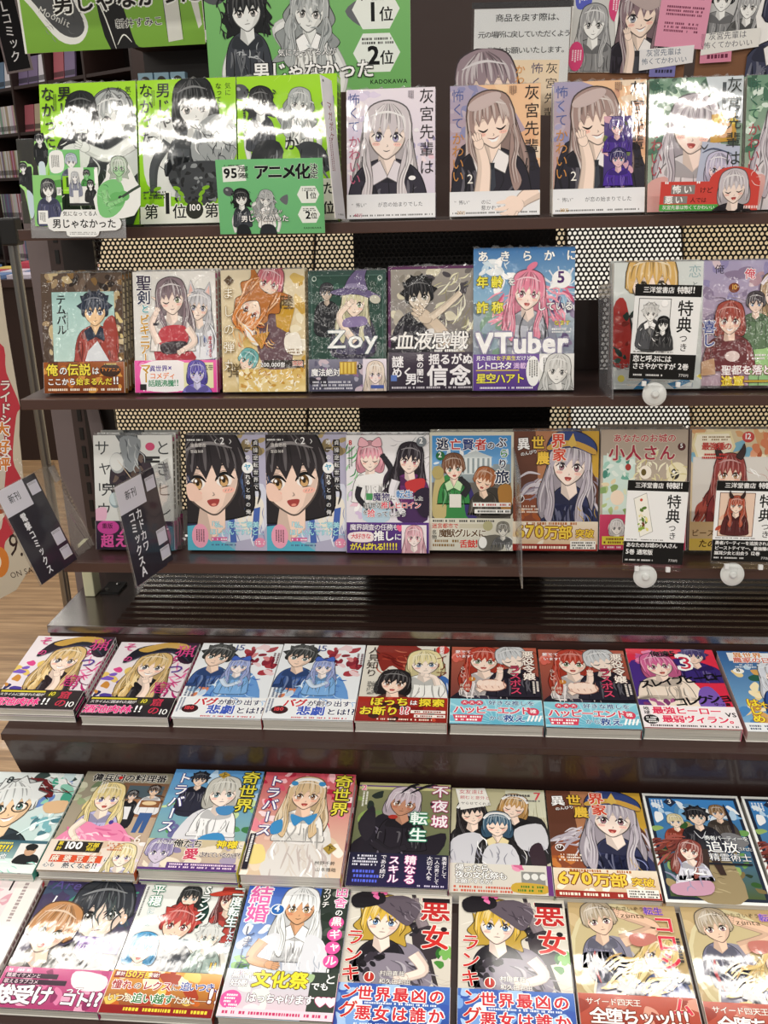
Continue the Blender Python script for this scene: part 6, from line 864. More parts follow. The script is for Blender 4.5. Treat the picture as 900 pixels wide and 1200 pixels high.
RB('side_bracket', MB().hexa([Vector((-.668, 1.555, EYE-.33)), Vector((-.648, 1.555, EYE-.33)), Vector((-.63, 1.54, EYE-.44)), Vector((-.655, 1.54, EYE-.44))], [Vector((-.668, 1.561, EYE-.33)), Vector((-.648, 1.561, EYE-.33)), Vector((-.63, 1.546, EYE-.44)), Vector((-.655, 1.546, EYE-.44))]), M['post'])
RB('top_rail', MB().box(XL, XR, 1.585, 1.60, EYE+.33, EYE+.40), M['dark'])
# stepped base ------------------------------------------------------
base = empty('stepped_display_base', (XL, 1.3, 0), 'dark brown stepped base below the rack carrying flat piles of comics', 'shelf')
def SB(name, mb, m, bevel=0, parent=None):
    o = mb.build(name, m, parent or base, bevel)
    if parent is None: o.matrix_parent_inverse = Matrix.Translation(-Vector(base.location))
    return o
def yz(poly, x0, x1): return MB().prism([(x0, y, z+EYE) for y, z in poly], (x1-x0, 0, 0))
SB('deck', yz([(1.31, -.6615), (1.566, -.6615), (1.566, -.675), (1.31, -.675)], -.675, XR), deck_mat(), .001)
tr = MB(); nr, seg = 11, 8
for i in range(nr*seg+1):
    y = 1.322+.236*i/(nr*seg); zz = EYE-.6612+.0011*(1-math.cos(6.28319*i/seg))
    tr.v += [(-.565, y, zz), (XR, y, zz)]
    if i: k = 2*i; tr.f.append((k-2, k-1, k+1, k))
o = SB('reflection_ribs', tr, deck_mat())  # ribs added to the flat deck, shaping its reflection into stripes
for p in o.data.polygons: p.use_smooth = True
SB('deck_front', yz([(1.311, -.676), (1.335, -.676), (1.335, -EYE), (1.311, -EYE)], -.672, XR), M['brown'])
SB('foot_block', MB().box(-.655, -.637, 1.42, 1.45, EYE-.661, EYE-.565), M['cream'], .002)
bp = SB('bracket_plate', yz([(1.43, -.6612), (1.475, -.6612), (1.475, -.657), (1.43, -.657)], -.632, -.60), M['black'])
SB('bolt', MB().lathe((-.623, 1.441, EYE-.6571), (0, 0, 1), [(.0035, 0), (.0035, .002), (.002, .003)], 10), M['steel'], 0, bp); SB('bolt', MB().lathe((-.612, 1.464, EYE-.6571), (0, 0, 1), [(.0035, 0), (.0035, .002), (.002, .003)], 10), M['steel'], 0, bp)
BED = {4: .0172, 5: .025, 6: .0126}
def bedz(r, y):
    P, u, n, t = plane(r); q = P-n*BED[r]; return q.z-EYE+(y-q.y)*math.tan(t)
SB('step_board', yz([(1.102, bedz(4, 1.102)), (1.309, bedz(4, 1.309)), (1.309, bedz(4, 1.309)-.014), (1.102, bedz(4, 1.102)-.011)], -.662, XR), M['brown'], .001)
SB('step_riser', yz([(1.1045, bedz(4, 1.102)-.0125), (1.142, bedz(5, 1.142)-.01), (1.30, -.95), (1.30, bedz(4, 1.30)-.016)], -.660, XR), M['brown'])
SB('lower_board', yz([(.745, bedz(5, .745)), (1.1385, bedz(5, 1.1385)), (1.1385, bedz(5, 1.1385)-.02), (.745, bedz(5, .745)-.02)], -.70, XR), M['brown'], .001)
SB('lower_front', yz([(.76, bedz(5, .76)-.021), (.78, bedz(5, .78)-.021), (.78, -EYE), (.76, -EYE)], -.695, XR), M['brown'])
SB('side_panel', yz([(.78, bedz(5, .78)-.022), (1.13, bedz(5, 1.13)-.022), (1.13, -EYE), (.78, -EYE)], -.69, -.672), M['brown'])
# ------------------------------------------------------------------ books
rnd = random.Random(7)
CACHE = {}
def cover_mesh(key, t):
    k = (key, round(t, 4))
    if k in CACHE: return CACHE[k]
    c = COV[key]; W, Hh = c['size']; e = .0006; s0, s1, s2 = c['spine']
    ex = [(0, W, 0, Hh, 0, e, '#e6e3dd'), (0, W, 0, Hh, t-e, t, '#eeebe6'), (W-e, W, 0, Hh, e, t-e, s0)]
    y = Hh-.014
    ex.append((W, W+.00012, Hh-.010, Hh-.003, t*.2, t*.8, s2))
    rr = random.Random(hash_(key))
    while y > Hh*.36:
        h = rr.uniform(.006, .010); ex.append((W, W+.00012, y-h, y, t*.28, t*.72, s1)); y -= h+.0022
    ex.append((W, W+.00012, Hh*.08, Hh*.28, t*.38, t*.62, s1)); ex.append((W, W+.00012, .003, .010, t*.2, t*.8, s2))
    cm = c['a'].mesh('cover', W, Hh, t, ex); ob = None
    if c['obi']:
        oh = c['obi']/c['h']*Hh; zo = t+.0004+c['a'].top*Art.STEP
        ob = c['b'].mesh('obi_band', W, oh, zo, [(-.0003, W+.0004, 0, oh, zo-.0003, zo, '#efece6'), (W+.0002, W+.0005, 0, oh, 0, zo-.0003, s2), (W+.0005, W+.0006, oh*.15, oh*.85, t*.3, t*.7, s1)])
    pb = MB().box(.0012, W-.0012, .0012, Hh-.0012, e+.0001, t-e-.0001).mesh('page_block')
    CACHE[k] = (cm, ob, pb); return CACHE[k]
def fringe(W, t, seed, H):
    r = random.Random(seed); V = []; F = []; n = 30
    for i in range(n+1):
        x = W*i/n; h = .0015+.0035*r.random()**1.5; zz = t*.5+r.uniform(-.45, .45)*t
        V += [(x, H+.0004, t), (x, H+h*.6+.0006, zz), (x+r.uniform(-.002, .002), H+h+.0006, zz+r.uniform(-.003, .003)), (x, H+.0004, 0)]
        if i:
            k = 4*i
            F += [(k-4, k, k+1, k-3), (k-3, k+1, k+2, k-2), (k-3, k+1, k+3, k-1)]
    me = bpy.data.meshes.new('shrink_wrap'); me.from_pydata(V, [], F); return me
def setmat(me, m):
    if not me.materials: me.materials.append(m)
def make_book(key, t, loc, rot, label, group, wrap, film):
    W, Hh = COV[key]['size']
    e = empty('comic_book', loc, label, 'book', group, rot)
    cm, ob, pb = cover_mesh(key, t)
    setmat(cm, M[wrap] if isinstance(wrap, str) else M['cover'] if wrap else M['gloss']); link('cover', cm, e); setmat(pb, M['page']); link('page_block', pb, e)
    if ob: setmat(ob, M['obi']); link('obi_band', ob, e)
    if film: link('shrink_wrap', fringe(W, t, rnd.random(), Hh), e, M['film'])
    return e
def copy_book(src, loc, rot, label):
    c = src.copy(); C.objects.link(c); c.location = loc; c.rotation_euler = rot; c['label'] = label
    for ch in src.children:
        if ch.name.startswith('shrink_wrap'): continue
        d = ch.copy(); C.objects.link(d); d.parent = c; d.matrix_parent_inverse = Matrix()
    return c
BEH = ('second copy behind the', 'third copy behind the', 'fourth copy behind the')
def inkh(key):
    c = COV[key]; c['a'].depths(); h = .0007+c['a'].top*Art.STEP
    if c['obi']: c['b'].depths(); h += .0006+c['b'].top*Art.STEP
    return h
def stand(key, r, x, s, n, what, where, t=.0135, wrap=True, rz=0, film=True, dy=0):
    P, u, nn, tl = plane(r)
    g = 'upright copies of the '+what
    first = None
    for k in range(n):
        q = P+Vector((x+rnd.uniform(-.0008, .0008)*(k > 0), dy+k*(t+inkh(key))/math.sin(tl), 0))+u*s-nn*t
        rot = (tl, 0, rz)
        if k == 0: first = make_book(key, t, q, rot, what+', '+where, g, wrap, film)
        else: copy_book(first, q, rot, BEH[k-1]+' '+what)
def flat(key, r, x, s, o_, what, where, n=None, wrap=False, rz=0):
    P, u, nn, tl = plane(r); tot = o_+BED[r]
    wrap = wrap or key in ('host', 'rank', 'arena')
    n = n or (2 if tot > .021 else 1); gap = inkh(key)+.0002
    t = (tot-gap*(n-1)-.0003)/n
    g = 'flat copies of the '+what; first = None
    for k in range(n):
        q = P+Vector((x+rnd.uniform(-.0015, .0015)*(k > 0), 0, 0))+u*(s+rnd.uniform(-.001, .001)*(k > 0))+nn*(o_-t-k*(t+gap))
        if k == 0: first = make_book(key, t, q, (tl, 0, rz), what+', '+where, g if n > 1 else None, wrap, False)
        else: copy_book(first, q, (tl, 0, rz), 'lower copy under the '+what)
# top shelf
stand('green1', 1, -.638, .0, 3, 'green comic with a black-and-white couple under a glare', 'leftmost on the top shelf')
stand('green2', 1, -.4885, .0, 3, 'green comic with a large dark-haired face over curls', 'second on the top shelf')
stand('green3', 1, -.3395, .0, 3, 'green comic with two small figures side by side', 'third on the top shelf')
stand('hai1', 1, -.179, .0, 3, 'pale lilac comic with a silver-haired girl and white band', 'on the top shelf')
stand('hai2', 1, -.0297, .0, 3, 'orange-dusk comic with a hand reaching over its band', 'on the top shelf')
stand('hai2b', 1, .117, .0, 3, 'orange-dusk comic with a purple picture inset', 'on the top shelf')
stand('hai3', 1, .249, .0, 2, 'green leafy comic with a silver-haired girl', 'behind the red card')
stand('hai3', 1, .3817, .0, 2, 'green leafy comic cut off by the right edge', 'last on the top shelf')
# second shelf
stand('templ', 2, -.6565, .0, 4, 'brown comic with a teal picture of a dark-haired boy', 'leftmost on the second shelf', wrap='crinkle')
stand('bikini', 2, -.5112, .0, 3, 'white comic with gold lettering, red-dressed girl and pink band', 'on the second shelf', wrap='crinkle')
stand('gold', 2, -.3746, .0, 2, 'golden comic with an orange-haired girl upside down', 'on the second shelf', wrap='crinkle')
stand('witch', 2, -.2416, .0, 2, 'dark green comic with a fair-haired witch in purple hat', 'on the second shelf', wrap='crinkle')
stand('blood', 2, -.1215, .0, 2, 'grey-brown comic with a black-haired man and dark band', 'on the second shelf', dy=.001, wrap='crinkle')
stand('star', 2, .0047, -.0, 2, 'large blue comic with a pink-haired girl', 'tallest on the second shelf', dy=-.003, wrap='crinkle')
stand('koi', 2, .208, .0, 3, 'pale comic with a blond head', 'mostly hidden by a card', wrap='crinkle')
stand('saint', 2, .3345, .0, 2, 'lilac comic with red-haired swordswoman and yellow lettering', 'last on the second shelf', wrap='crinkle')
# third shelf
stand('moon', 3, -.5935, .0, 3, 'white comic with a dark circle and thin black lettering', 'leftmost on the third shelf', film=True)
stand('blush', 3, -.4441, .0, 2, 'comic with a blushing dark-haired face close up', 'left one of the two')
stand('blush', 3, -.3165, .0, 2, 'blushing face comic beside its twin', 'right one of the two')
stand('demon', 3, -.1895, .0, 2, 'white comic with pink-haired and purple-haired girls', 'on the third shelf', dy=-.004)
stand('sage', 3, -.061, .003, 2, 'blue-sky comic with two travellers before a temple', 'on the third shelf')
stand('farm', 3, .0665, .004, 2, 'brown comic with a grey-haired girl in a blue cap', 'on the third shelf')
stand('castle', 3, .1975, .006, 3, 'tan comic with dark red lettering and pink band', 'behind a card on the third shelf')
stand('beast', 3, .331, .006, 2, 'cream comic with a red-haired horned girl', 'last on the third shelf')
# flat piles
flat('hat', 4, -.689, .004, .005, 'pink comic with a blonde in a striped black hat', 'leftmost on the upper step', n=2)
flat('hat', 4, -.551, 0, -.0014, 'striped-hat blonde comic at lower height', 'second on the upper step', n=1)
flat('ice', 4, -.4172, 0, -.0007, 'white comic with a blue-haired girl and number fifteen', 'left one of two')
flat('ice', 4, -.2874, 0, .0006, 'number fifteen blue-haired girl comic beside the red band', 'right one of two')
flat('shy', 4, -.1572, 0, .0002, 'cream comic with blond and black-haired girls and red band', 'on the upper step')
flat('villain', 4, -.0255, 0, .0003, 'red comic with a pointing fist and pale blue band', 'left one of two')
flat('villain', 4, .1056, -.001, -.001, 'fist and pale blue band comic beside the crimson one', 'right one of two')
flat('hero', 4, .2365, 0, .0026, 'crimson comic with a pink-haired girl and large three', 'on the upper step')
flat('farmday', 4, .3715, 0, .001, 'blue comic with golden figures cut off at the right', 'last on the upper step')
flat('teal', 5, -.684, -.003, .0, 'teal and white comic with a bespectacled white-haired face', 'leftmost on the middle step')
flat('cook', 5, -.5503, 0, .003, 'comic with a fair-haired girl in a pink dress', 'on the middle step')
flat('travel', 5, -.4169, 0, .0122, 'blue-sky comic with a silver-haired girl and yellow lettering', 'on the middle step')
flat('travel2', 5, -.2855, 0, .0116, 'red-blossom comic with a fair-haired girl and yellow lettering', 'on the middle step')
flat('neon', 5, -.1521, 0, -.0022, 'dark comic with a rabbit-eared figure and navy band', 'on the middle step')
flat('maids', 5, -.0225, 0, -.007, 'beige comic with three girls in maid dress', 'on the middle step')
flat('farm2', 5, .1075, 0, -.0069, 'brown comic with a blue-capped girl lying flat', 'on the middle step')
flat('spirit', 5, .2392, 0, -.0067, 'white-edged comic with travellers on a green hill', 'left one of two')
flat('spirit', 5, .372, 0, -.0067, 'white-edged green hill comic cut by the right edge', 'right one of two')
flat('pink', 6, -.6735, 0, -.001, 'pale pink flowery comic', 'at the bottom left corner')
flat('host', 6, -.5365, 0, -.001, 'purple comic with two men cheek to cheek', 'on the bottom row')
flat('rank', 6, -.4076, 0, -.0014, 'white comic with a red-haired boy and red witch hat', 'on the bottom row')
flat('marry', 6, -.2735, 0, .004, 'blue comic with a white-haired woman in an open shirt', 'on the bottom row')
flat('ranking', 6, -.147, .0, 0, 'comic with a curly blonde and blue band', 'left one of two')
flat('ranking', 6, -.0105, .0, 0, 'curly blonde comic with blue band beside the tan one', 'right one of two')
flat('arena', 6, .122, 0, -.0026, 'tan comic with a fair-haired fighter and red lettering', 'left one of two')
flat('arena', 6, .2565, -.003, -.0026, 'fair-haired fighter comic in the bottom right corner', 'right one of two')
# ------------------------------------------------------------------ cards, signs and posters
def frame(p, Y):
    """3-D frame of a card from its four corner pixels (TL, TR, BR, BL) and depths for BL, BR, TL"""
    yb, yr, yt = Y if isinstance(Y, tuple) else (Y, Y, Y)
    bl, br, tl = at(*p[3], yb), at(*p[2], yr), at(*p[0], yt)
    x = br-bl; W = x.length; x.normalize(); y = tl-bl; y -= x*y.dot(x); H = y.length; y.normalize(); z = x.cross(y)
    return Matrix(((x.x, y.x, z.x, bl.x), (x.y, y.y, z.y, bl.y), (x.z, y.z, z.z, bl.z), (0, 0, 0, 1))), W, H
def node(name, mx, label, cat, group=None):
    o = bpy.data.objects.new(name, None); C.objects.link(o); o.matrix_world = mx; o.empty_display_size = .02
    return tag(o, label, cat, group)
def sheet(name, art, W, H, parent=None, m=None, th=.0012, z=0, outline=None, edge='#e6e4de', off=(0, 0)):
    if outline is None: outline = [(0, 0), (art.w, 0), (art.w, art.h), (0, art.h)]
    me = art.mesh(name, W, H, z, outline=(outline, th, edge))
    if off != (0, 0): me.transform(Matrix.Translation((off[0], off[1], 0)))
    return link(name, me, parent, m or M['pop'])
def panel_thing(name, art, p, Y, label, cat, group=None, m=None, th=.0012, outline=None, edge='#e6e4de'):
    mx, W, H = frame(p, Y); o = sheet(name, art, W, H, None, m, th, 0, outline, edge); o.matrix_world = mx
    return tag(o, label, cat, group), W, H
# price cards with suction feet ------------------------------------
def bonus(key, p, Y, lines, pic, label, strip, disc, off):
    mx, W, H = frame(p, Y); e = node('bonus_card', mx, label, 'card', 'black and white bonus cards clipped to the shelf lips')
    a = Art(138, seed=hash_(key)); a.R(0, 0, 100, 138, '#f0f1f1'); a.R(0, 0, 100, 17, '#1a1918'); a.T('三洋堂書店', 12, 3.2, 9.6, '#f4f4f4', b=.02, gap=.98); a.T('特製!!', 63, 2.4, 10.6, '#f4f4f4', b=.03, gap=.92)
    a.T('特', 66, 22, 24, '#1a1918', b=.02); a.T('典', 66, 46, 24, '#1a1918', b=.02); a.T('つ', 72, 71, 13, '#1a1918', b=.01); a.T('き', 73, 84, 13, '#1a1918', b=.01)
    pic(a); a.tiny(4, 97, 60, 1, 1.6, '#444'); a.R(0, 101, 100, 138, '#1a1918')
    for i, (tx, h) in enumerate(lines): a.T(tx, 4, 103+i*(11.2 if len(lines) < 3 else 8.8), h, '#f4f4f4', b=.025, gap=.94)
    a.tiny(4, 131, 46, 1, 2.6, '#d8d8d8'); a.T('770円', 76, 129.4, 5, '#e8e8e8', b=0)
    sheet('card', a, W, H, e)
    b = MB().cyl((W*strip[0], -.006, .001), (W*strip[1], -.006, .001), .0042, 12); b.box(W*strip[0], W*strip[1], -.004, .006, -.002, -.001)
    b = b.build('clip_bar', M['clear'], e)
    for k in (.2, .72): MB().box(W*k, W*k+.006, -.010, -.003, .001, .0075).build('clip', M['white'], b, .0008)
    cx, cy = W*disc[0], disc[1]
    d = MB().lathe((cx, cy, off), (0, .1, 1), [(.0165, 0), (.0168, .001), (.0135, .003), (.006, .0052), (.0045, .0085), (.003, .0095)], 32)
    d = d.build('suction_disc', M['disc'], e)
    MB().hexa([Vector((cx-.006, -.008, .002)), Vector((cx+.006, -.008, .002)), Vector((cx+.0035, cy+.002, off+.009)), Vector((cx-.0035, cy+.002, off+.009))], [Vector((cx-.006, -.008, .0035)), Vector((cx+.006, -.008, .0035)), Vector((cx+.0035, cy+.002, off+.011)), Vector((cx-.0035, cy+.002, off+.011))]).build('hook', M['clear'], d)
    return e
def pic_couple(a):
    a.R(7, 20, 56, 95, '#3a3a3a'); a.R(8, 21, 55, 94, '#eceded'); a.P([(10, 94), (14, 58), (36, 52), (42, 94)], '#4a4a4c', 1); a.fig(26, 42, 9, '#d8d8d6', 'spiky', '#f4f4f2', '#55565a', blush=0, eye='#666', collar='#fff', tie='#888', bw=.95, blen=5.6, hl=1.05); a.fig(46, 58, 7.4, '#1c1c1e', 'long', '#f4f4f2', '#3a3a3c', blush=0, eye='#555', hl=1.2, blen=5); a.E(46, 27, 5, 5, '#fbfbfb'); a.strokes(14, 10, 60, 54, 92, 8, 1, ['#888', '#fff', '#222'])
bonus('b1', [(741.3, 332.7), (820.8, 334), (813, 445.5), (736.5, 443.3)], (1.335, 1.335, 1.352), [('恋と呼ぶには', 10.4), ('ささやかですが 2巻', 10)], pic_couple, 'black and white card with a framed couple clipped to the second shelf', (-.02, .98), (.42, -.0215), -.002)
def pic_mark(a):
    a.P([(11, 30), (32, 20), (47, 84), (26, 94)], '#9a9a98'); a.P([(12, 30.6), (31.6, 21), (46, 83.6), (26.4, 93)], '#f4f2e8'); a.blobs(18, 22, 40, 38, 86, 2, 5, ['#c8c85a', '#8fae4a', '#e6dc8c', '#5a7a34', '#f0e8c4']); a.blobs(4, 28, 68, 36, 78, 2, 4, ['#6a3a2c', '#8a4a34']); a.E(24, 32, 2.4, 2.4, '#c84a3c')
bonus('b2', [(729.5, 562.3), (806.3, 564), (799.5, 662), (729.3, 659.5)], (1.275, 1.275, 1.29), [('あなたのお城の小人さん', 8.2), ('5巻 通常版', 9.4)], pic_mark, 'black and white card with a slanted bookmark picture clipped to the third shelf', (0, .98), (.4, -.0195), -.002)
def pic_girl(a):
    a.R(6, 20, 60, 95, '#5a3a34'); a.R(7, 21, 59, 94, '#e8ccb8'); a.blobs(14, 8, 60, 58, 92, 4, 9, ['#d88a6c', '#f2d8c4', '#b8503c', '#e8b49a']); a.fig(32, 42, 10, '#b85a44', 'long', '#fbe2d0', '#5a2c2c', eye='#a86a3c', ears='horn', bw=.9, blen=5, hl=1.35)
bonus('b3', [(838.7, 563), (916, 564.5), (909.5, 659), (833, 657)], (1.275, 1.275, 1.29), [('勇者パーティーを追放された', 7), ('ビーストテイマー、最強種の', 7), ('猫耳少女と出会う 12巻', 7)], pic_girl, 'card with a red-haired girl picture at the right edge of the third shelf', (0, .98), (.35, -.0195), -.002)
# small promotion cards on the top shelf ---------------------------
a = Art(71, seed=5); a.R(0, 0, 100, 71, '#78c486', '#6fba7c'); a.P([(6, 7), (27, 5), (28, 20), (6, 21)], '#eef4ee'); a.T('95', 7, 8.4, 10.5, '#16181a', b=.04); a.T('万部\n突破', 20.5, 6.4, 5.4, '#16181a', b=.03, gap=.8); a.tiny(8, 5, 16, 1, 1.2, '#333'); a.T('アニメ化', 35, 5, 15, '#16181a', '#e8f4ea', b=.05, gap=.86, ow=.03); a.T('決定', 88, 5, 7.4, '#16181a', '#e8f4ea', v=1, b=.03, gap=.94)
guitar_pair(a, 25, 37, 5.4)
for yy, n in ((34, '1'), (53, '2')):
    a.P([(79, yy-8), (92, yy-8), (96, yy), (92, yy+8), (79, yy+8), (75, yy)], '#eef4ee'); a.T(n, 82, yy-3, 8.4, '#16181a', b=.04); a.T('位', 87, yy-2, 6.4, '#16181a', b=.02); a.tiny(80, yy-6, 12, 2, 1, '#444')
a.T('気になってる人が', 30, 48, 3.8, '#fff', '#16181a', b=.01); a.T('男じゃなかった', 21, 53, 6.6, '#fff', '#16181a', b=.02, gap=.98); a.T('KADOKAWA', 80, 65, 2.2, '#16181a', b=.01)
panel_thing('promotion_card', a, [(257.6, 187.2), (381, 185), (381, 273), (258.4, 274.6)], 1.395, 'green card announcing in big black letters, standing before the third green comic', 'card')
# die-cut pop display ---------------------------------------------
mx, W, H = frame([(37, 250), (148, 250), (148, 279), (37, 279)], (1.375, 1.375, 1.38)); e = node('pop_display', mx, 'die-cut paper display with small figures before the leftmost green comic', 'display')
sheet('plastic_base', Art(26), W, H, e, M['ghost'], .001, 0)
a = Art(23, seed=9); o_ = [(0, 8)]
o_ = [(4, 11), (8, 10.4), (18, 10), (20, 4), (24, 1), (70, 1), (75, 4), (76, 10), (92, 10), (98, 13), (100, 18), (98, 24), (92, 27), (70, 28), (68, 33), (64, 35), (30, 35), (26, 33), (25, 28), (8, 28), (2, 25), (0, 18), (1, 13)]
a = Art(36, seed=9); a.P(o_, '#eef0ef'); a.T('気になってる人が', 22, 3, 6.4, '#1a1a1c', b=.01, gap=1.05); a.T('男じゃなかった', 7, 12.5, 12.4, '#1a1a1c', b=.025, gap=.99); a.tiny(30, 29, 36, 2, 1.2, '#888')
sheet('title_plate', a, W*.78, W*.78*.36, e, None, .001, .003, o_, off=(W*.185, .0005))
pw = W/111   # one pixel of the display in metres
def cut(name, x0, y0, x1, y1, art, z, outline=None): return sheet(name, art, (x1-x0)*pw, (y1-y0)*pw, e, None, .0008, z, outline, '#8fd070', ((x0-37)*pw, (279-y1)*pw))
def small_fig(h, bg, seed, build, outline=None):
    a = Art(h, seed=seed); a.P(outline, bg) if outline else a.R(0, 0, 100, h, bg); build(a); return a
ol_ = [(18, 0), (48, 0), (62, 14), (84, 18), (96, 40), (92, 80), (100, 150), (88, 300), (60, 360), (44, 250), (30, 180), (2, 150), (10, 90), (8, 30)]
cut('figure_cutout', 27, 196, 45, 259, small_fig(360, '#a8e088', 1, lambda a: (a.P([(20, 60), (80, 30), (88, 70), (92, 150), (84, 220), (40, 160), (14, 140)], '#2a2c30', 1), a.P([(46, 180), (90, 220), (84, 330), (60, 340)], '#c4d8e4', 1), a.fig(32, 40, 20, '#24262a', 'short', '#eee', '#2a2c30', blush=0, blen=5)), ol_), .001, ol_)
cut('figure_cutout', 46, 166, 63, 218, small_fig(306, '#a8e088', 2, lambda a: (a.P([(10, 70), (80, 60), (92, 180), (50, 230), (6, 170)], '#23262a', 1), a.P([(30, 190), (70, 190), (70, 300), (34, 300)], '#cfe0ea', 1), a.fig(46, 40, 26, '#24262a', 'short', '#e8eaea', '#23262a', blush=0, blen=4)), ol_ and [(30, 0), (64, 0), (80, 30), (96, 80), (98, 200), (80, 306), (30, 306), (20, 200), (2, 160), (8, 60)]), .0006, [(30, 0), (64, 0), (80, 30), (96, 80), (98, 200), (80, 306), (30, 306), (20, 200), (2, 160), (8, 60)])
cut('picture_cutout', 43, 211, 76, 266, small_fig(167, '#8fcf7c', 3, lambda a: (a.P([(60, 20), (100, 14), (100, 90), (60, 90)], '#5aa04c'), a.fig(54, 46, 20, '#3a3c40', 'bob', '#f2f3f2', '#4a4d6c', blush=0, eye='#555', blen=6, bw=.95), a.R(84, 40, 100, 66, '#f2f4f2'), a.vtiny(87, 43, 20, 3, 2.4, '#444'), a.R(14, 116, 48, 160, '#f2f4f2'), a.vtiny(19, 122, 34, 4, 3, '#444'))), .002)
cut('picture_cutout', 63, 184, 99, 216, small_fig(89, '#7cc87c', 4, lambda a: (a.P([(4, 10), (44, 6), (46, 60), (6, 66)], '#f2f4f2', 1), a.vtiny(9, 16, 40, 6, 2.4, '#444'), a.fig(72, 36, 15, '#b8c4d4', 'short', '#f4f4f2', '#6a7088', blush=0, eye='#557', blen=4))), .0013)
cut('picture_cutout', 78, 212, 90, 231, small_fig(158, '#8fd024', 6, lambda a: (a.R(34, 10, 70, 100, '#2f4a1c'), a.R(10, 120, 90, 132, '#b4e85a'))), .0016)
cut('picture_cutout', 85, 203, 119, 244, small_fig(120, '#eceeec', 5, lambda a: (a.R(52, 0, 90, 56, '#6fbf6c'), a.fig(62, 22, 9, '#23262a', 'short', '#8fcf8c', '#4a9a4c', blush=0, blen=4), a.fig(22, 30, 10, '#c4c8cc', 'long', '#f4f4f4', '#8a8fa4', blush=0, blen=6), a.R(14, 72, 32, 110, '#e8e8e6'), a.fig(74, 54, 9, '#1c1e22', 'bob', '#eee', '#26282c', blush=0, blen=6), a.R(66, 90, 84, 118, '#26282c'), a.R(88, 6, 100, 50, '#fff'), a.R(0, 112, 100, 120, '#2a2c2e'))), .0018)
go = [(32, 18), (52, 2), (70, 4), (80, 22), (90, 48), (100, 62), (98, 96), (84, 116), (60, 122), (30, 122), (6, 118), (0, 84), (14, 60), (28, 42)]
cut('guitarist_cutout', 113, 191, 168, 258, small_fig(122, '#ecefec', 7, lambda a: (a.P([(10, 66), (36, 46), (60, 52), (66, 90), (40, 118), (12, 114)], '#7cc47c', 1), a.fig(56, 24, 13, '#c8d8c8', 'curl', '#a8d8a4', '#7cc47c', blush=0, eye='#484', body=False, glasses='#446'), a.E(50, 84, 17, 14, '#69b568'), a.E(64, 78, 12, 10, '#69b568'), a.E(57, 82, 5, 5, '#2a3a2c'), a.L([(60, 80), (80, 68), (99, 58)], 5, '#3a4a3c', 5, False), a.arm([(24, 66), (30, 92), (52, 88)], 6, 4, '#8fd08c'), a.strokes(14, 16, 56, 44, 112, 14, 1.4, ['#3f7a44', '#a8dca4']), a.T('', 0, 0, 5, '#000')), go), .0032, go)
# red die-cut card before the leafy comic -------------------------
ro = [(0, 21)]+[(74+25*math.cos(t), 30+30*math.sin(t)) for t in [math.pi*(1.09+.82*k/14) for k in range(15)]]+[(100, 21), (100, 84), (0, 84)]
ro = [(0, 28), (49, 28)]+[(74+25*math.cos(math.pi*(1.0+1.0*k/14)), 28+28*math.sin(math.pi*(1.0+1.0*k/14))) for k in range(15)]+[(100, 28), (100, 84), (0, 84)]
ro = [(x, y*.42/.42) for x, y in ro]
a = Art(44, seed=12); sc_ = .52
ro = [(x, y*sc_) for x, y in ro]; a.P(ro, '#d24a42'); a.strokes(6, 76, 4, 98, 16, 10, .7, ['#f6d8d4']); a.T('“', 4, 13, 9, '#fff', b=.04); a.R(11, 18, 35, 27, '#8f8a88'); a.T('怖い', 12, 18, 9, '#fff', b=.03, gap=1.25); a.T('”', 36, 13, 9, '#fff', b=.04); a.T('けど', 40, 20, 6.6, '#3a1a18', b=.01); a.R(4, 29, 28, 36.4, '#8f8a88'); a.T('悪い', 5, 28.6, 8.6, '#fff', b=.03, gap=1.2); a.T('人では', 31, 30.4, 5.6, '#3a1a18', b=.01); a.R(0, 37.4, 60, 44, '#4fa84c'); a.T('灰宮先輩は怖くてかわいい', 3, 38.2, 4.6, '#f4f6f0', b=.01, gap=.97); a.fig(74, 22, 11.5, '#cfc8d0', 'bob', '#fbe8de', '#2a262c', eye='#887', wink=2, mouth='open', blen=3, rot=-.1, strands=10); a.tiny(86, 39, 13, 1, 3, '#f6d8d4')
panel_thing('red_card', a, [(772, 196), (887, 196), (887, 246.5), (772, 247.5)], 1.402, 'red rounded card with a silver-haired face standing before the leafy comic', 'card', None, M['obi'], .001, ro, '#d24a42')
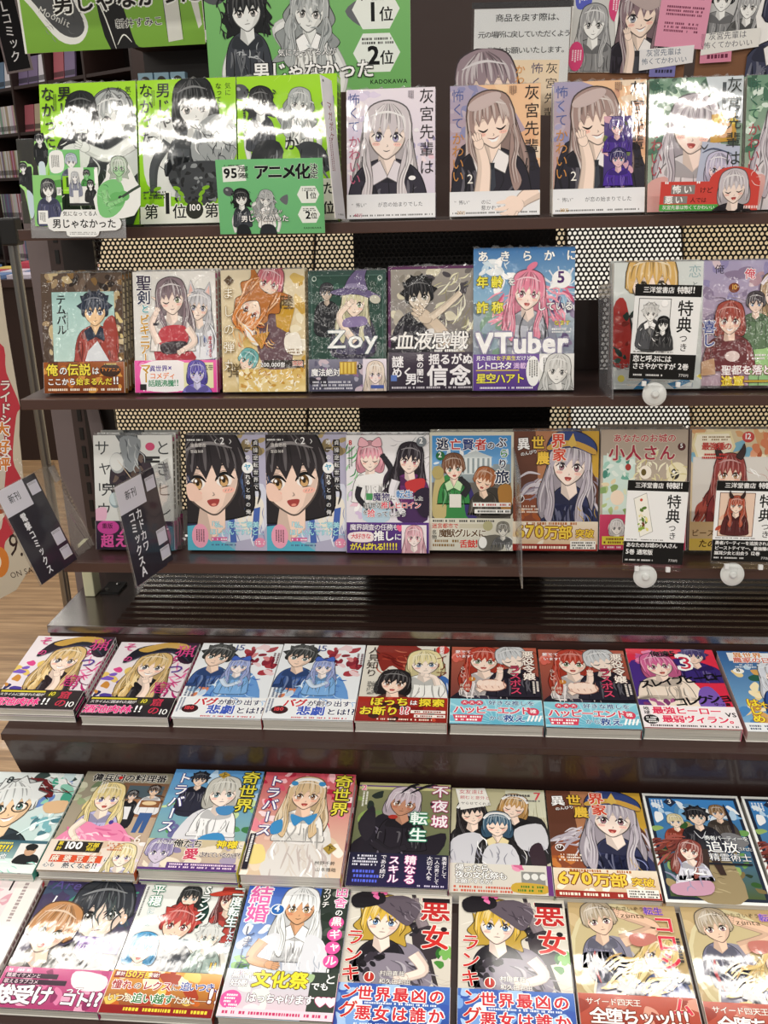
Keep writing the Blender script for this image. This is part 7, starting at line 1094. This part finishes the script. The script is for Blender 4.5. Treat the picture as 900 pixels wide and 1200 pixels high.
# section dividers -------------------------------------------------
def divider(p, Y, txt, label, far):
    mx, W, H = frame(p, Y); e = node('section_divider', mx, label, 'divider', 'acrylic section dividers of new books')
    MB().box(0, W, 0, H, -.001, .001).build('acrylic_plate', M['clear'], e, .0004)
    iw = W*far; a = Art(int(100*H/iw), seed=3); hh = a.h
    a.R(0, 0, 100, hh, '#2b2a33', '#26212c'); sheet('dark_insert', a, iw, H*.985, e, M['smoke2'], .0002, .0014, off=(.002, .001))
    a = Art(62); a.R(0, 0, 100, 62, '#dcdae4'); a.T('新刊', 28, 18, 21, '#2b2a33', b=.01, gap=1.05); sheet('white_label', a, iw*.66, iw*.66*.62, e, None, .0003, .0019, off=(.002, H-iw*.66*.62-.001))
    cols = txt.split('\n'); n = max(len(c_) for c_ in cols); th = min(H*.66/n, iw*.40)
    for ci_, c_ in enumerate(cols):
        me = Art(100*len(c_), seed=4)
        for i, ch in enumerate(c_): me.T(ch, 2, 100*i, 98, '#f4f4f8', v=1, b=.03)
        k = me.mesh('lettering', th, th*len(c_), .0019); k.transform(Matrix.Translation((iw*.26+(len(cols)-1)*th*.55-ci_*th*1.12, H*.70-th*len(c_), 0))); link('lettering', k, e, M['pop'])
    for (yy, hh2) in ((.80, .13), (.24, .15), (.08, .12)):
        a = Art(60); a.R(0, 0, 100, 60*hh2/.13, '#d6d4e0'); a.tiny(6, 4, 80, 2, 3, '#888'); sheet('paper_tab', a, iw*.24, H*hh2, e, None, .0003, .0019, off=(iw*.74, H*yy))
    MB().box(W*.86, W*.96, H*.80, H*.97, .001, .0016).build('hinge_tab', M['ghost'], e)
    return e
M['smoke2'] = print_mat('dark_translucent_film', .3, .6, .1, [])
def _():
    m = M['smoke2']; n = m.node_tree.nodes; l = m.node_tree.links; b = n['Principled BSDF']; t = n.new('ShaderNodeBsdfTransparent'); mx = n.new('ShaderNodeMixShader'); mx.inputs[0].default_value = .82
    t.inputs[0].default_value = (.8, .78, .85, 1); l.new(t.outputs[0], mx.inputs[1]); l.new(b.outputs[0], mx.inputs[2]); l.new(mx.outputs[0], n['Material Output'].inputs[0])
_()
divider([(3, 572), (98, 530), (112, 640), (47.5, 687)], (1.22, 1.38, 1.25), '電撃コミックス', 'tilted clear divider with white lettering at the left end of the third shelf', .62)
divider([(138.7, 567.5), (206, 535), (220, 645), (159.2, 689)], (1.22, 1.37, 1.24), 'カドカワ\nコミックスA', 'tilted clear divider with white lettering before the dark circle comic', .68)
for nm, p, Y, lb in (('a', [(718.5, 331), (703, 308), (703, 460), (718, 468)], (1.30, 1.42, 1.31), 'plain clear divider plate beside the blond-head comic'), ('b', [(609, 556), (601, 512), (604, 642), (612, 690)], (1.235, 1.40, 1.245), 'plain clear divider plate beside the blue-sky comic')):
    mx, W, H = frame(p, Y); o = MB().box(0, W, 0, H, -.001, .001).build('divider_plate', M['ghost'], None, .0004); o.matrix_world = mx; tag(o, lb, 'divider')
a = Art(620, seed=8); a.R(0, 0, 100, 620, '#d4d3d8', '#c8c7cd'); a.T('マガポケ', 30, 100, 44, '#7a2c30', v=1, b=.01); a.vtiny(20, 260, 190, 2, 9, '#8a6a70'); a.tiny(30, 596, 50, 1, 8, '#777'); a.E(18, 20, 6, 6, '#333')
panel_thing('divider_sheet', a, [(384.7, 92.4), (403.4, 105.4), (405, 257), (393.3, 256)], (1.375, 1.425, 1.425), 'narrow white divider sheet between the green and lilac comics', 'divider')
# posters and notices behind the top shelf -------------------------
a = Art(60, seed=21); a.R(0, 0, 100, 60, '#86b84a', '#7cac42'); a.P([(8, -5), (34, -5), (56, 20), (64, 40), (50, 54), (36, 48), (18, 26)], '#e8eae6', 1); a.P([(12, -5), (32, -5), (52, 20), (60, 38), (48, 48), (36, 42), (20, 22)], '#4e5052', 1); a.strokes(20, 20, 10, 56, 44, 8, .8, ['#6a6c6e', '#333537', '#8a8c8e'], .8); a.T('Moonlit', 20, 12, 8, '#d8dad6', b=0, rot=.5)
a.P([(55, 0), (72, 0), (79, 24), (88, 54), (100, 60), (62, 60)], '#1d1d1e', 1); a.L([(60, 0), (66, 30), (70, 60)], 1.2, '#ecefe8'); a.L([(78, 50), (82, 44), (85, 52)], 1.2, '#ecefe8')
a.h = 62; w_ = 212.; 
a = Art(30, seed=21); a.R(0, 0, 100, 30, '#86b84a', '#78a83e'); a.P([(3, -2), (28, -2), (34, 8), (37, 18), (31, 26), (20, 24), (8, 8)], '#e8eae6', 1); a.P([(6, -2), (26, -2), (32, 8), (35, 18), (30, 23), (21, 20), (10, 6)], '#4e5052', 1); a.strokes(20, 12, 2, 34, 22, 4, .4, ['#6a6c6e', '#333537', '#8a8c8e'], .8); a.T('Moonlit', 12, 6, 4.4, '#d8dad6', b=0, rot=.5)
a.P([(43, -2), (54, -2), (58, 12), (62, 28), (66, 30), (48, 30)], '#1d1d1e', 1); a.L([(42, 0), (47, 14), (51, 30)], .7, '#ecefe8'); a.L([(52, 28), (56, 23), (60, 27)], .7, '#ecefe8'); a.P([(79, -2), (87, -2), (88, 27), (80, 28)], '#d9dad2'); a.P([(92, -2), (97, -2), (99, 20), (97, 22)], '#d9dad2'); a.L([(79, 0), (80, 28)], .4, '#333'); a.L([(87.4, 0), (88.4, 28)], .4, '#333')
a.T('男じゃなかった', 19, 0, 11.6, '#1b1714', '#f1f3ee', b=.035, gap=.99, ow=.09, rot=-.03); a.T('新井すみこ', 52, 15, 5, '#1b1714', '#f1f3ee', b=.015, gap=1.05, rot=-.02); a.R(0, 0, 1.2, 30, '#e6e8e2')
panel_thing('green_poster', a, [(24, -6), (241, -6), (241, 51.5), (29.5, 63)], 1.66, 'wide green poster with heavy black lettering above the leftmost comics', 'poster', None, None, .004, [(0, 0), (100, 0), (100, 29), (0, 30)])
a = Art(48, seed=22); a.R(0, 0, 100, 48, '#7fbd74', '#74b268'); guitar_pair(a, 24, 9, 7.2)
for yy, n in ((10, '1'), (30, '2')):
    a.P([(77, yy-9), (90, yy-9), (95, yy), (90, yy+9), (77, yy+9), (72, yy)], '#eef4ee'); a.T(n, 79, yy-3, 10, '#16181a', b=.04); a.T('位', 85, yy-1, 7, '#16181a', b=.02); a.tiny(76.5, yy-7, 15, 2, 1.1, '#444')
a.T('気になってる人が', 35, 27, 3.6, '#fff', '#16181a', b=.01); a.T('男じゃなかった', 22, 33, 9, '#fff', '#16181a', b=.03, gap=.95); a.T('KADOKAWA', 80, 42.6, 2.4, '#16181a', b=.02)
panel_thing('green_poster', a, [(240.5, -8), (478, -8), (481.5, 105.5), (247, 112)], 1.58, 'bright green poster with two figures and hexagon badges behind the third green comic', 'poster', None, None, .003)
a = Art(100, seed=23); a.R(0, 0, 100, 100, '#f2f4f5'); a.T('商品を戻す際は、', 22, 6, 9.2, '#22262a', b=.012, gap=.98); a.T('元の場所に戻していただくよう', 4, 25, 8.0, '#22262a', b=.012, gap=.86); a.T('ご協力お願いいたします。', 9, 43, 8.2, '#22262a', b=.012, gap=.92)
mx, W, H = frame([(554, 11), (664, 9), (664, 112), (554, 114)], 1.62); e = node('notice_sheet', mx, 'white notice with three lines of black print in a clear sleeve', 'notice')
sheet('paper', a, W, H, e, None, .0004); MB().box(-.004, W+.004, -.003, H+.009, .0012, .0016).build('sleeve', M['clear'], e); MB().box(-.004, W+.004, H+.001, H+.009, -.001, .0011).build('sleeve_edge', M['smoke'], e)
ho = [(0, 70), (3, 44), (10, 22), (22, 8), (36, 2), (50, 6), (58, 14), (60, 12), (98, 12), (100, 14), (100, 70)]
a = Art(70, seed=24); a.P(ho, '#e8c9a4'); a.R(56, 12, 100, 70, '#ead3b4', '#e6d8c4'); a.fig(32, 40, 23, '#9a8890', 'long', '#f8dfd0', '#333', body=False, eye='#768', rot=-.15, wink=2, strands=24); a.T('かわいい', 58, 17, 10, '#d8944c', v=1, b=-.004, gap=1.1); a.T('怖くて', 73, 15, 12, '#4a4668', v=1, b=-.004, gap=1.25); a.T('灰宮先輩', 87, 15, 12, '#3a3436', v=1, b=-.004, gap=1.3)
panel_thing('die_cut_display', a, [(531, 57), (652, 57), (652, 135), (531, 135)], 1.53, 'die-cut card with the top of a mauve-haired head behind the orange comic', 'display', None, None, .0015, ho, '#d8c8b4')
def board(p, label, seed, dark):
    mx, W, H = frame(p, 1.64); e = node('picture_board', mx, label, 'board', 'brown picture boards behind the top shelf')
    a = Art(80, seed=seed); a.R(0, 0, 100, 80, '#8a6248', '#7c563e'); a.blobs(3, 60, 4, 80, 16, 5, 8, ['#a8a04a', '#b4aa54']); sheet('backing', a, W, H, e, None, .004, 0, None, '#7a543c')
    return e, W, H
e, W, H = board([(668, -18), (808, -18), (800, 96), (664.6, 96)], 'brown board with a portrait, manga panels and pink memo sheet', 31, 0)
def stick(name, art, x, y, w, z, outline=None, rot=0, m=None):
    me = art.mesh(name, w, w*art.h/100, z, outline=(outline or [(0, 0), (100, 0), (100, art.h), (0, art.h)], .0005, '#e8e6e0'))
    me.transform(Matrix.Translation((x, y, 0)) @ Matrix.Rotation(rot, 4, 'Z')); return link(name, me, e, m or M['pop'])
a = Art(70, seed=32); a.R(0, 0, 100, 70, '#ececea'); a.R(4, 4, 96, 66, '#77777a'); a.fig(62, 34, 17, '#b8b8ba', 'long', '#f2f2f0', '#333', blush=0, eye='#666'); a.P([(6, 6), (38, 4), (40, 40), (8, 46)], '#5a62c0', 1); a.vtiny(12, 12, 22, 4, 3, '#e8e8f4'); stick('manga_panel', a, W*.02, H*.64, W*.36, .001, None, .05)
a = Art(150, seed=33); a.R(0, 0, 100, 150, '#e9e9e7'); a.R(3, 3, 97, 147, '#d0d0ce'); a.fig(46, 60, 22, '#a8a8aa', 'long', '#f6f6f4', '#8a8a8c', blush=0, eye='#777', blen=4); a.E(90, 26, 16, 30, '#d8487c'); a.vtiny(82, 12, 28, 4, 3, '#fbe4ee'); a.E(14, 120, 16, 28, '#d8487c'); a.vtiny(6, 108, 26, 4, 3, '#fbe4ee'); stick('manga_panel', a, W*.0, H*.1, W*.42, .0018)
po = [(10, 130), (6, 90), (2, 60), (10, 24), (32, 4), (58, 2), (80, 16), (90, 44), (88, 80), (96, 100), (100, 150), (4, 150)]
a = Art(150, seed=34); a.P(po, '#f2f0ee'); a.fig(48, 52, 29, '#8c757c', 'long', '#fbe3d4', '#35303a', eye='#778', wink=1, mouth='grin', collar='#f2eeee', tie='#4a4a52', rot=-.12, blen=4, strands=20); a.P([(20, 20), (60, 6), (86, 30), (60, 44)], '#b8a6a4', 1); a.arm([(34, 150), (36, 116), (30, 90)], 8, 6, '#fbe3d4'); stick('portrait_cutout', a, W*.36, H*.09, W*.46, .003, po)
a = Art(150, seed=35); a.R(0, 0, 100, 150, '#e29ab4'); a.T('灰宮美桜', 18, 24, 17, '#7a3a54', b=.005, gap=.98); a.tiny(14, 50, 72, 2, 4, '#7a3a54'); a.tiny(14, 74, 72, 3, 4, '#7a3a54'); a.tiny(14, 104, 66, 3, 4, '#7a3a54'); [a.E(8+k*9.4, 5, 2.4, 2.4, '#6a4a50') for k in range(10)]; stick('pink_memo', a, W*.72, H*.37, W*.42, .0055, None, -.07)
a = Art(46, seed=36); a.P([(0, 8), (100, 0), (100, 30), (2, 44)], '#e8e6e8'); a.T('灰宮先輩は', 12, 8, 13, '#5a6a80', b=0, rot=-.06); a.T('怖くてかわいい', 5, 23, 12, '#5a6a80', b=0, rot=-.06); stick('title_strip', a, W*.60, H*.10, W*.46, .0062, [(0, 8), (100, 0), (100, 30), (2, 44)])
a = Art(40); a.R(0, 0, 100, 40, '#7a78b4'); a.tiny(14, 14, 70, 1, 12, '#33324a'); stick('name_strip', a, W*.70, H*.05, W*.22, .0055)
e, W, H = board([(817, -18), (957, -18), (953, 96), (812.5, 96)], 'brown board with a dark-haired boy portrait at the right edge', 41, 0)
a = Art(110, seed=42); a.R(0, 0, 100, 110, '#ececea'); a.R(3, 3, 97, 107, '#c4c4c4'); a.fig(30, 44, 15, '#1f1f22', 'short', '#f4f4f2', '#8a8a8c', blush=0, eye='#555', blen=5); a.fig(74, 54, 14, '#a8a8aa', 'long', '#f4f4f2', '#666', blush=0, eye='#777', blen=4); a.E(66, 14, 12, 14, '#d8487c'); stick('manga_panel', a, W*.0, H*.42, W*.5, .001, None, -.05)
po = [(14, 150), (16, 100), (6, 60), (16, 20), (40, 2), (70, 6), (94, 40), (90, 80), (100, 110), (100, 150)]
a = Art(150, seed=43); a.P(po, '#f2f0ee'); a.fig(54, 56, 29, '#35384e', 'short', '#f8dccb', '#3f4258', eye='#5a6488', mouth='open', collar='#f2eeee', tie='#c88a8c', rot=.06, blen=4, hl=1.2); stick('portrait_cutout', a, W*.42, H*.04, W*.52, .003, po)
a = Art(46, seed=44); a.P([(0, 10), (100, 0), (100, 30), (2, 44)], '#e8e6e2'); a.T('灰宮先輩は', 12, 8, 13, '#5a5a64', b=0, rot=-.07); a.T('怖くてかわいい', 5, 23, 12, '#5a5a64', b=0, rot=-.07); stick('title_strip', a, W*.02, H*.26, W*.48, .0055, [(0, 10), (100, 0), (100, 30), (2, 44)])
a = Art(36); a.R(0, 0, 100, 36, '#d88aa4'); a.tiny(14, 12, 70, 1, 12, '#6a2c44'); stick('name_strip', a, W*.03, H*.19, W*.26, .005, None, .06)
# ------------------------------------------------------------------ the shop behind
def back_board(x0, x1, z1, col, label, top=None):  # pale board added behind the perforations, sloped to catch more light
    e = empty('added_back_board', (x0, 2.6, 0), label, 'shelf', None); m = mat('back_panel_paint', col, .7)
    MB().hexa([Vector((0, -.15, .45)), Vector((x1-x0, -.15, .45)), Vector((x1-x0, .40, z1)), Vector((0, .40, z1))], [Vector((0, -.13, .44)), Vector((x1-x0, -.13, .44)), Vector((x1-x0, .42, z1-.01)), Vector((0, .42, z1-.01))]).build('sloped_panel', m, e); MB().box(0, x1-x0, -.13, .45, 0, .44).build('plinth', M['darkwood'], e)
    if top: MB().box(-.005+top[0], top[1], .43, .46, z1-.02, 2.5).build('upper_panel', M['darkwood'], e, .002)
back_board(-1.15, -.48, 1.335, '#d8c6a4', 'cream sloped back of the neighbouring shelf seen through the left perforations')
back_board(-.47, .28, 1.335, '#d8c8a8', 'tan back of the neighbouring shelf behind the blank panel', (.24, .751))
back_board(.29, .62, 1.335, '#f8f6f0', 'white sloped back of the neighbouring shelf seen through the right perforations', (0, .36))
back_board(.63, 1.3, 1.335, '#d4c09a', 'beige back of the neighbouring shelf at the far right')
# colourful goods in the slit at the upper right
e = empty('goods_rack', (.98, 3.1, 0), 'brown rack of colourful boxed goods seen between the brown boards', 'shelf')
MB().box(0, .5, .3, .32, 0, 2.3).build('back', M['darkwood'], e)
for z in (1.62, 1.79, 1.96): MB().box(0, .5, 0, .3, z-.015, z).build('shelf_board', M['brown'], e)
gi = 0
for z in (1.62, 1.79):
    for k in range(6):
        o = MB().box(0, .07, 0, .05, 0, .12).build('goods_box', mat('goods', ('#c8642c', '#8a4a2c', '#e0a83c', '#6a4a5c', '#b4503c', '#a8844a')[(k+gi) % 6], .5), None, .003); o.location = (1.0+k*.08, 3.12, z+.0005)
        tag(o, 'small boxed item on the brown goods rack behind the boards', 'box', 'boxed goods on the brown rack')
    gi += 2
# far left bookcase ------------------------------------------------
A_ = math.radians(24)
bx = at(22, 155, 7.0)
case = empty('bookcase', (bx.x, bx.y, 0), 'tall dark brown bookcase of comics in the far left background', 'bookcase', None, (0, 0, -.65))
ci = Matrix.Translation((bx.x, bx.y, 0)) @ Matrix.Rotation(-.65, 4, 'Z')
def CB(name, mb, m): return mb.build(name, m, case)
CB('back', MB().box(-1.6, 1.5, .3, .32, 0, 2.5), M['dark'])
for x in (-1.6, -.5, .0, .47, .95, 1.48): CB('upright', MB().box(x-.012, x+.012, -.004, .3, 0, 2.5), M['darkwood'])
zs = [.33, .63, .93, 1.23, 1.53, 1.83, 2.13, 2.43]
for z in zs: CB('shelf_board', MB().box(-1.6, 1.48, 0, .3, z-.02, z), M['darkwood'])
bcols = ['#d8d4dc', '#c89ab8', '#e6e2e8', '#7a6a8c', '#a85a64', '#cfd8c8', '#6a86a4', '#e0c8d4', '#b4a48c', '#8fae9c']
def back_book(x, z, w_, h_, d_, col, label, grp, y=.03, lean=0):
    q = ci @ Vector((x, y, z)); key = ('bb', col, w_, h_)
    if key not in CACHE:
        me = MB().box(0, w_, 0, d_, 0, h_).box(.001, w_-.001, -.0004, 0, h_*.1, h_*.28).mesh('comic_book', 0); me.materials.append(mat('spine', col, .5)); me.materials.append(mat('spine_mark', shade(col, .55), .5))
        for i, f in enumerate(me.polygons): f.material_index = 1 if i >= 6 else 0
        CACHE[key] = me
    o = bpy.data.objects.new('comic_book', CACHE[key]); C.objects.link(o); o.location = q; o.rotation_euler = (lean, 0, -.65); tag(o, label, 'book', grp)
for bi, (z, xs) in enumerate(((1.53, (-.48, -.02)), (1.23, (-.48, -.02)), (.93, (-.48, -.02)), (1.83, (-.48, -.05)))):
    x = xs[0]
    while x < xs[1]: 
        w_ = .018; back_book(x, z+.001, w_, .185, .13, rnd.choice(bcols), 'pale comic spine in a row of the far left bookcase', 'comic spines in the far bookcase'); x += w_+.0012
for z, x0, n in ((2.13, .02, 3), (2.13, .50, 2), (1.83, .02, 2), (1.53, .03, 2), (1.53, .52, 2), (2.13, -.46, 3)):
    for k in range(n): back_book(x0+k*.14, z+.001, .128, .18, .012, rnd.choice(bcols), 'face-out comic on an upper shelf of the far left bookcase', 'face-out comics in the far bookcase', .04, -.12)
a = Art(330, seed=51); a.R(0, 0, 100, 330, '#151416'); a.T('BLコミック', 24, 24, 46, '#e8e8ea', v=1, b=.01, gap=1.05)
mx, W, H = frame([(-8, -4), (21, -4), (33, 80), (10, 84)], 5.9); e = node('category_sign', mx, 'black vertical sign with white lettering hung on the far bookcase', 'sign')
W = .14; H = .46; MB().box(-.012, W+.012, -.012, H+.1, -.006, -.001).build('sign_frame', M['post'], e); sheet('lettering_panel', a, W, H, e, None, .001, 0)
# far shelf with metal rails --------------------------------------
fs = at(146, 106, 4.0); e = empty('rail_shelf', (fs.x, 4.0, 0), 'dark shelf with white metal rails far behind the green comics', 'shelf')
zz = fs.z
MB().box(0, .72, .28, .3, 0, zz+.6).build('back', M['dark'], e)
for dz in (-.005, .19, .40): MB().box(0, .72, 0, .28, zz+dz-.02, zz+dz).build('shelf_board', M['darkwood'], e); MB().box(0, .72, -.02, 0, zz+dz-.022, zz+dz+.012).build('rail', M['white'], e, .003)
MB().box(.38, .415, -.01, .02, 0, zz+.6).build('post', M['steel'], e, .002)
for k in range(3):
    o = empty('blue_box', (fs.x+.055+k*.066, 3.985, zz-.003), 'small blue box with a round picture on the far metal-railed shelf', 'box', 'blue boxes on the far railed shelf')
    MB().box(0, .06, .03, .07, 0, .065).build('carton', mat('pale_blue_card', '#8fb4c8', .5), o, .002); MB().cyl((.03, .0295, .034), (.03, .028, .034), .018, 16).build('round_picture', mat('dark_print', '#33302c', .6), o)
# smoky bookend at the left end -----------------------------------
mx, W, H = frame([(27, 163), (52, 150), (56, 262), (28, 262)], (1.55, 1.55, 1.56)); o = MB().box(0, W, 0, H, -.001, .001).build('bookend', clear_mat('olive_acrylic', (.30, .31, .16), .15, .08, .05), None, .0004); o.matrix_world = mx; tag(o, 'olive translucent bookend plate at the left end of the top shelf', 'bookend')
# display table far left ------------------------------------------
e = empty('display_table', (-4.1, 4.9, 0), 'dark brown display table of flat comics in the far left background', 'table', None)
MB().box(0, 2.2, 0, .7, .96, 1.0).build('table_top', M['brown'], e); MB().box(.02, 2.18, .03, .67, 0, .96).build('plinth', M['darkwood'], e)
for i in range(3):
    for k in range(13):
        h_ = rnd.choice((.02, .03, .05)); o = MB().box(0, .125, 0, .178, 0, h_).mesh('comic_book'); c_ = rnd.choice(['#d8a48c', '#e8e2dc', '#c84a5c', '#8fb4a0', '#6a86b4', '#e0c46a', '#d8d0e0'])
        o.materials.append(mat('print', c_, .4)); q = bpy.data.objects.new('comic_book', o); C.objects.link(q); q.location = (-3.95+k*.15, 4.93+i*.22, 1.001); tag(q, 'comic lying flat on the far display table', 'book', 'flat comics on the far display table')
# banner and pole at the left edge --------------------------------
bo = [(0, 0), (66, 0), (73, 60), (86, 147), (85, 182), (90, 242), (94, 300), (97, 342), (80, 372), (60, 384), (0, 384)]
a = Art(384, seed=61); a.P(bo, '#cfc6b4'); a.P([(0, 74), (64, 76), (72, 110), (86, 147), (82, 160), (78, 210), (88, 240), (82, 290), (68, 310), (60, 330), (0, 330)], '#c2404c', 1); a.P([(0, 168), (58, 166), (70, 200), (66, 260), (58, 300), (0, 300)], '#d0c8bc', 1)
a.blobs(16, 50, 180, 66, 300, 5, 9, ['#8fa48c', '#e8ddd0', '#b48a74', '#cfd4c8', '#a8583c']); a.T('ライドシリーズ', 64, 118, 13, '#f4eee6', '#8a3440', v=1, b=.03); a.T('大好評', 58, 166, 17, '#d8843c', '#fff', v=1, b=.04, gap=1.2); a.strokes(20, 80, 200, 88, 300, 3, 1, ['#f4e8e4'], 1.5); a.T('9.', 71, 300, 34, '#3a2c2a', b=-.005, sx=.6); a.T('ON SALE', 72, 350, 9, '#3a2c2a', b=0, rot=-.3, sx=.8); a.E(60, 336, 12, 20, '#d8843c'); a.E(58, 336, 5, 9, '#f4e8d8')
sk = lambda q: (q[0]+.155*(384-q[1]),)+tuple(q[1:])
a.v = [sk(q) for q in a.v]; bo = [sk(q) for q in bo]; a.w = 170
o, W, H = panel_thing('paper_banner', a, [(-60, 318), (110, 318), (110, 702), (-60, 702)], 1.62, 'pink and cream die-cut paper banner hanging at the left edge', 'banner', None, None, .0012, bo, '#d8cfc0')
e = empty('display_pole', (-.862, 1.78, 0), 'grey metal pole with black cap beside the paper banner', 'pole')
MB().cyl((0, 0, .02), (0, 0, 1.36), .0095, 16).build('tube', M['steel'], e); MB().box(-.016, .016, -.016, .016, 1.35, 1.40).build('cap', M['black'], e, .004); MB().lathe((0, 0, 0), (0, 0, 1), [(.11, 0), (.11, .012), (.02, .02)], 24).build('foot', M['black'], e)
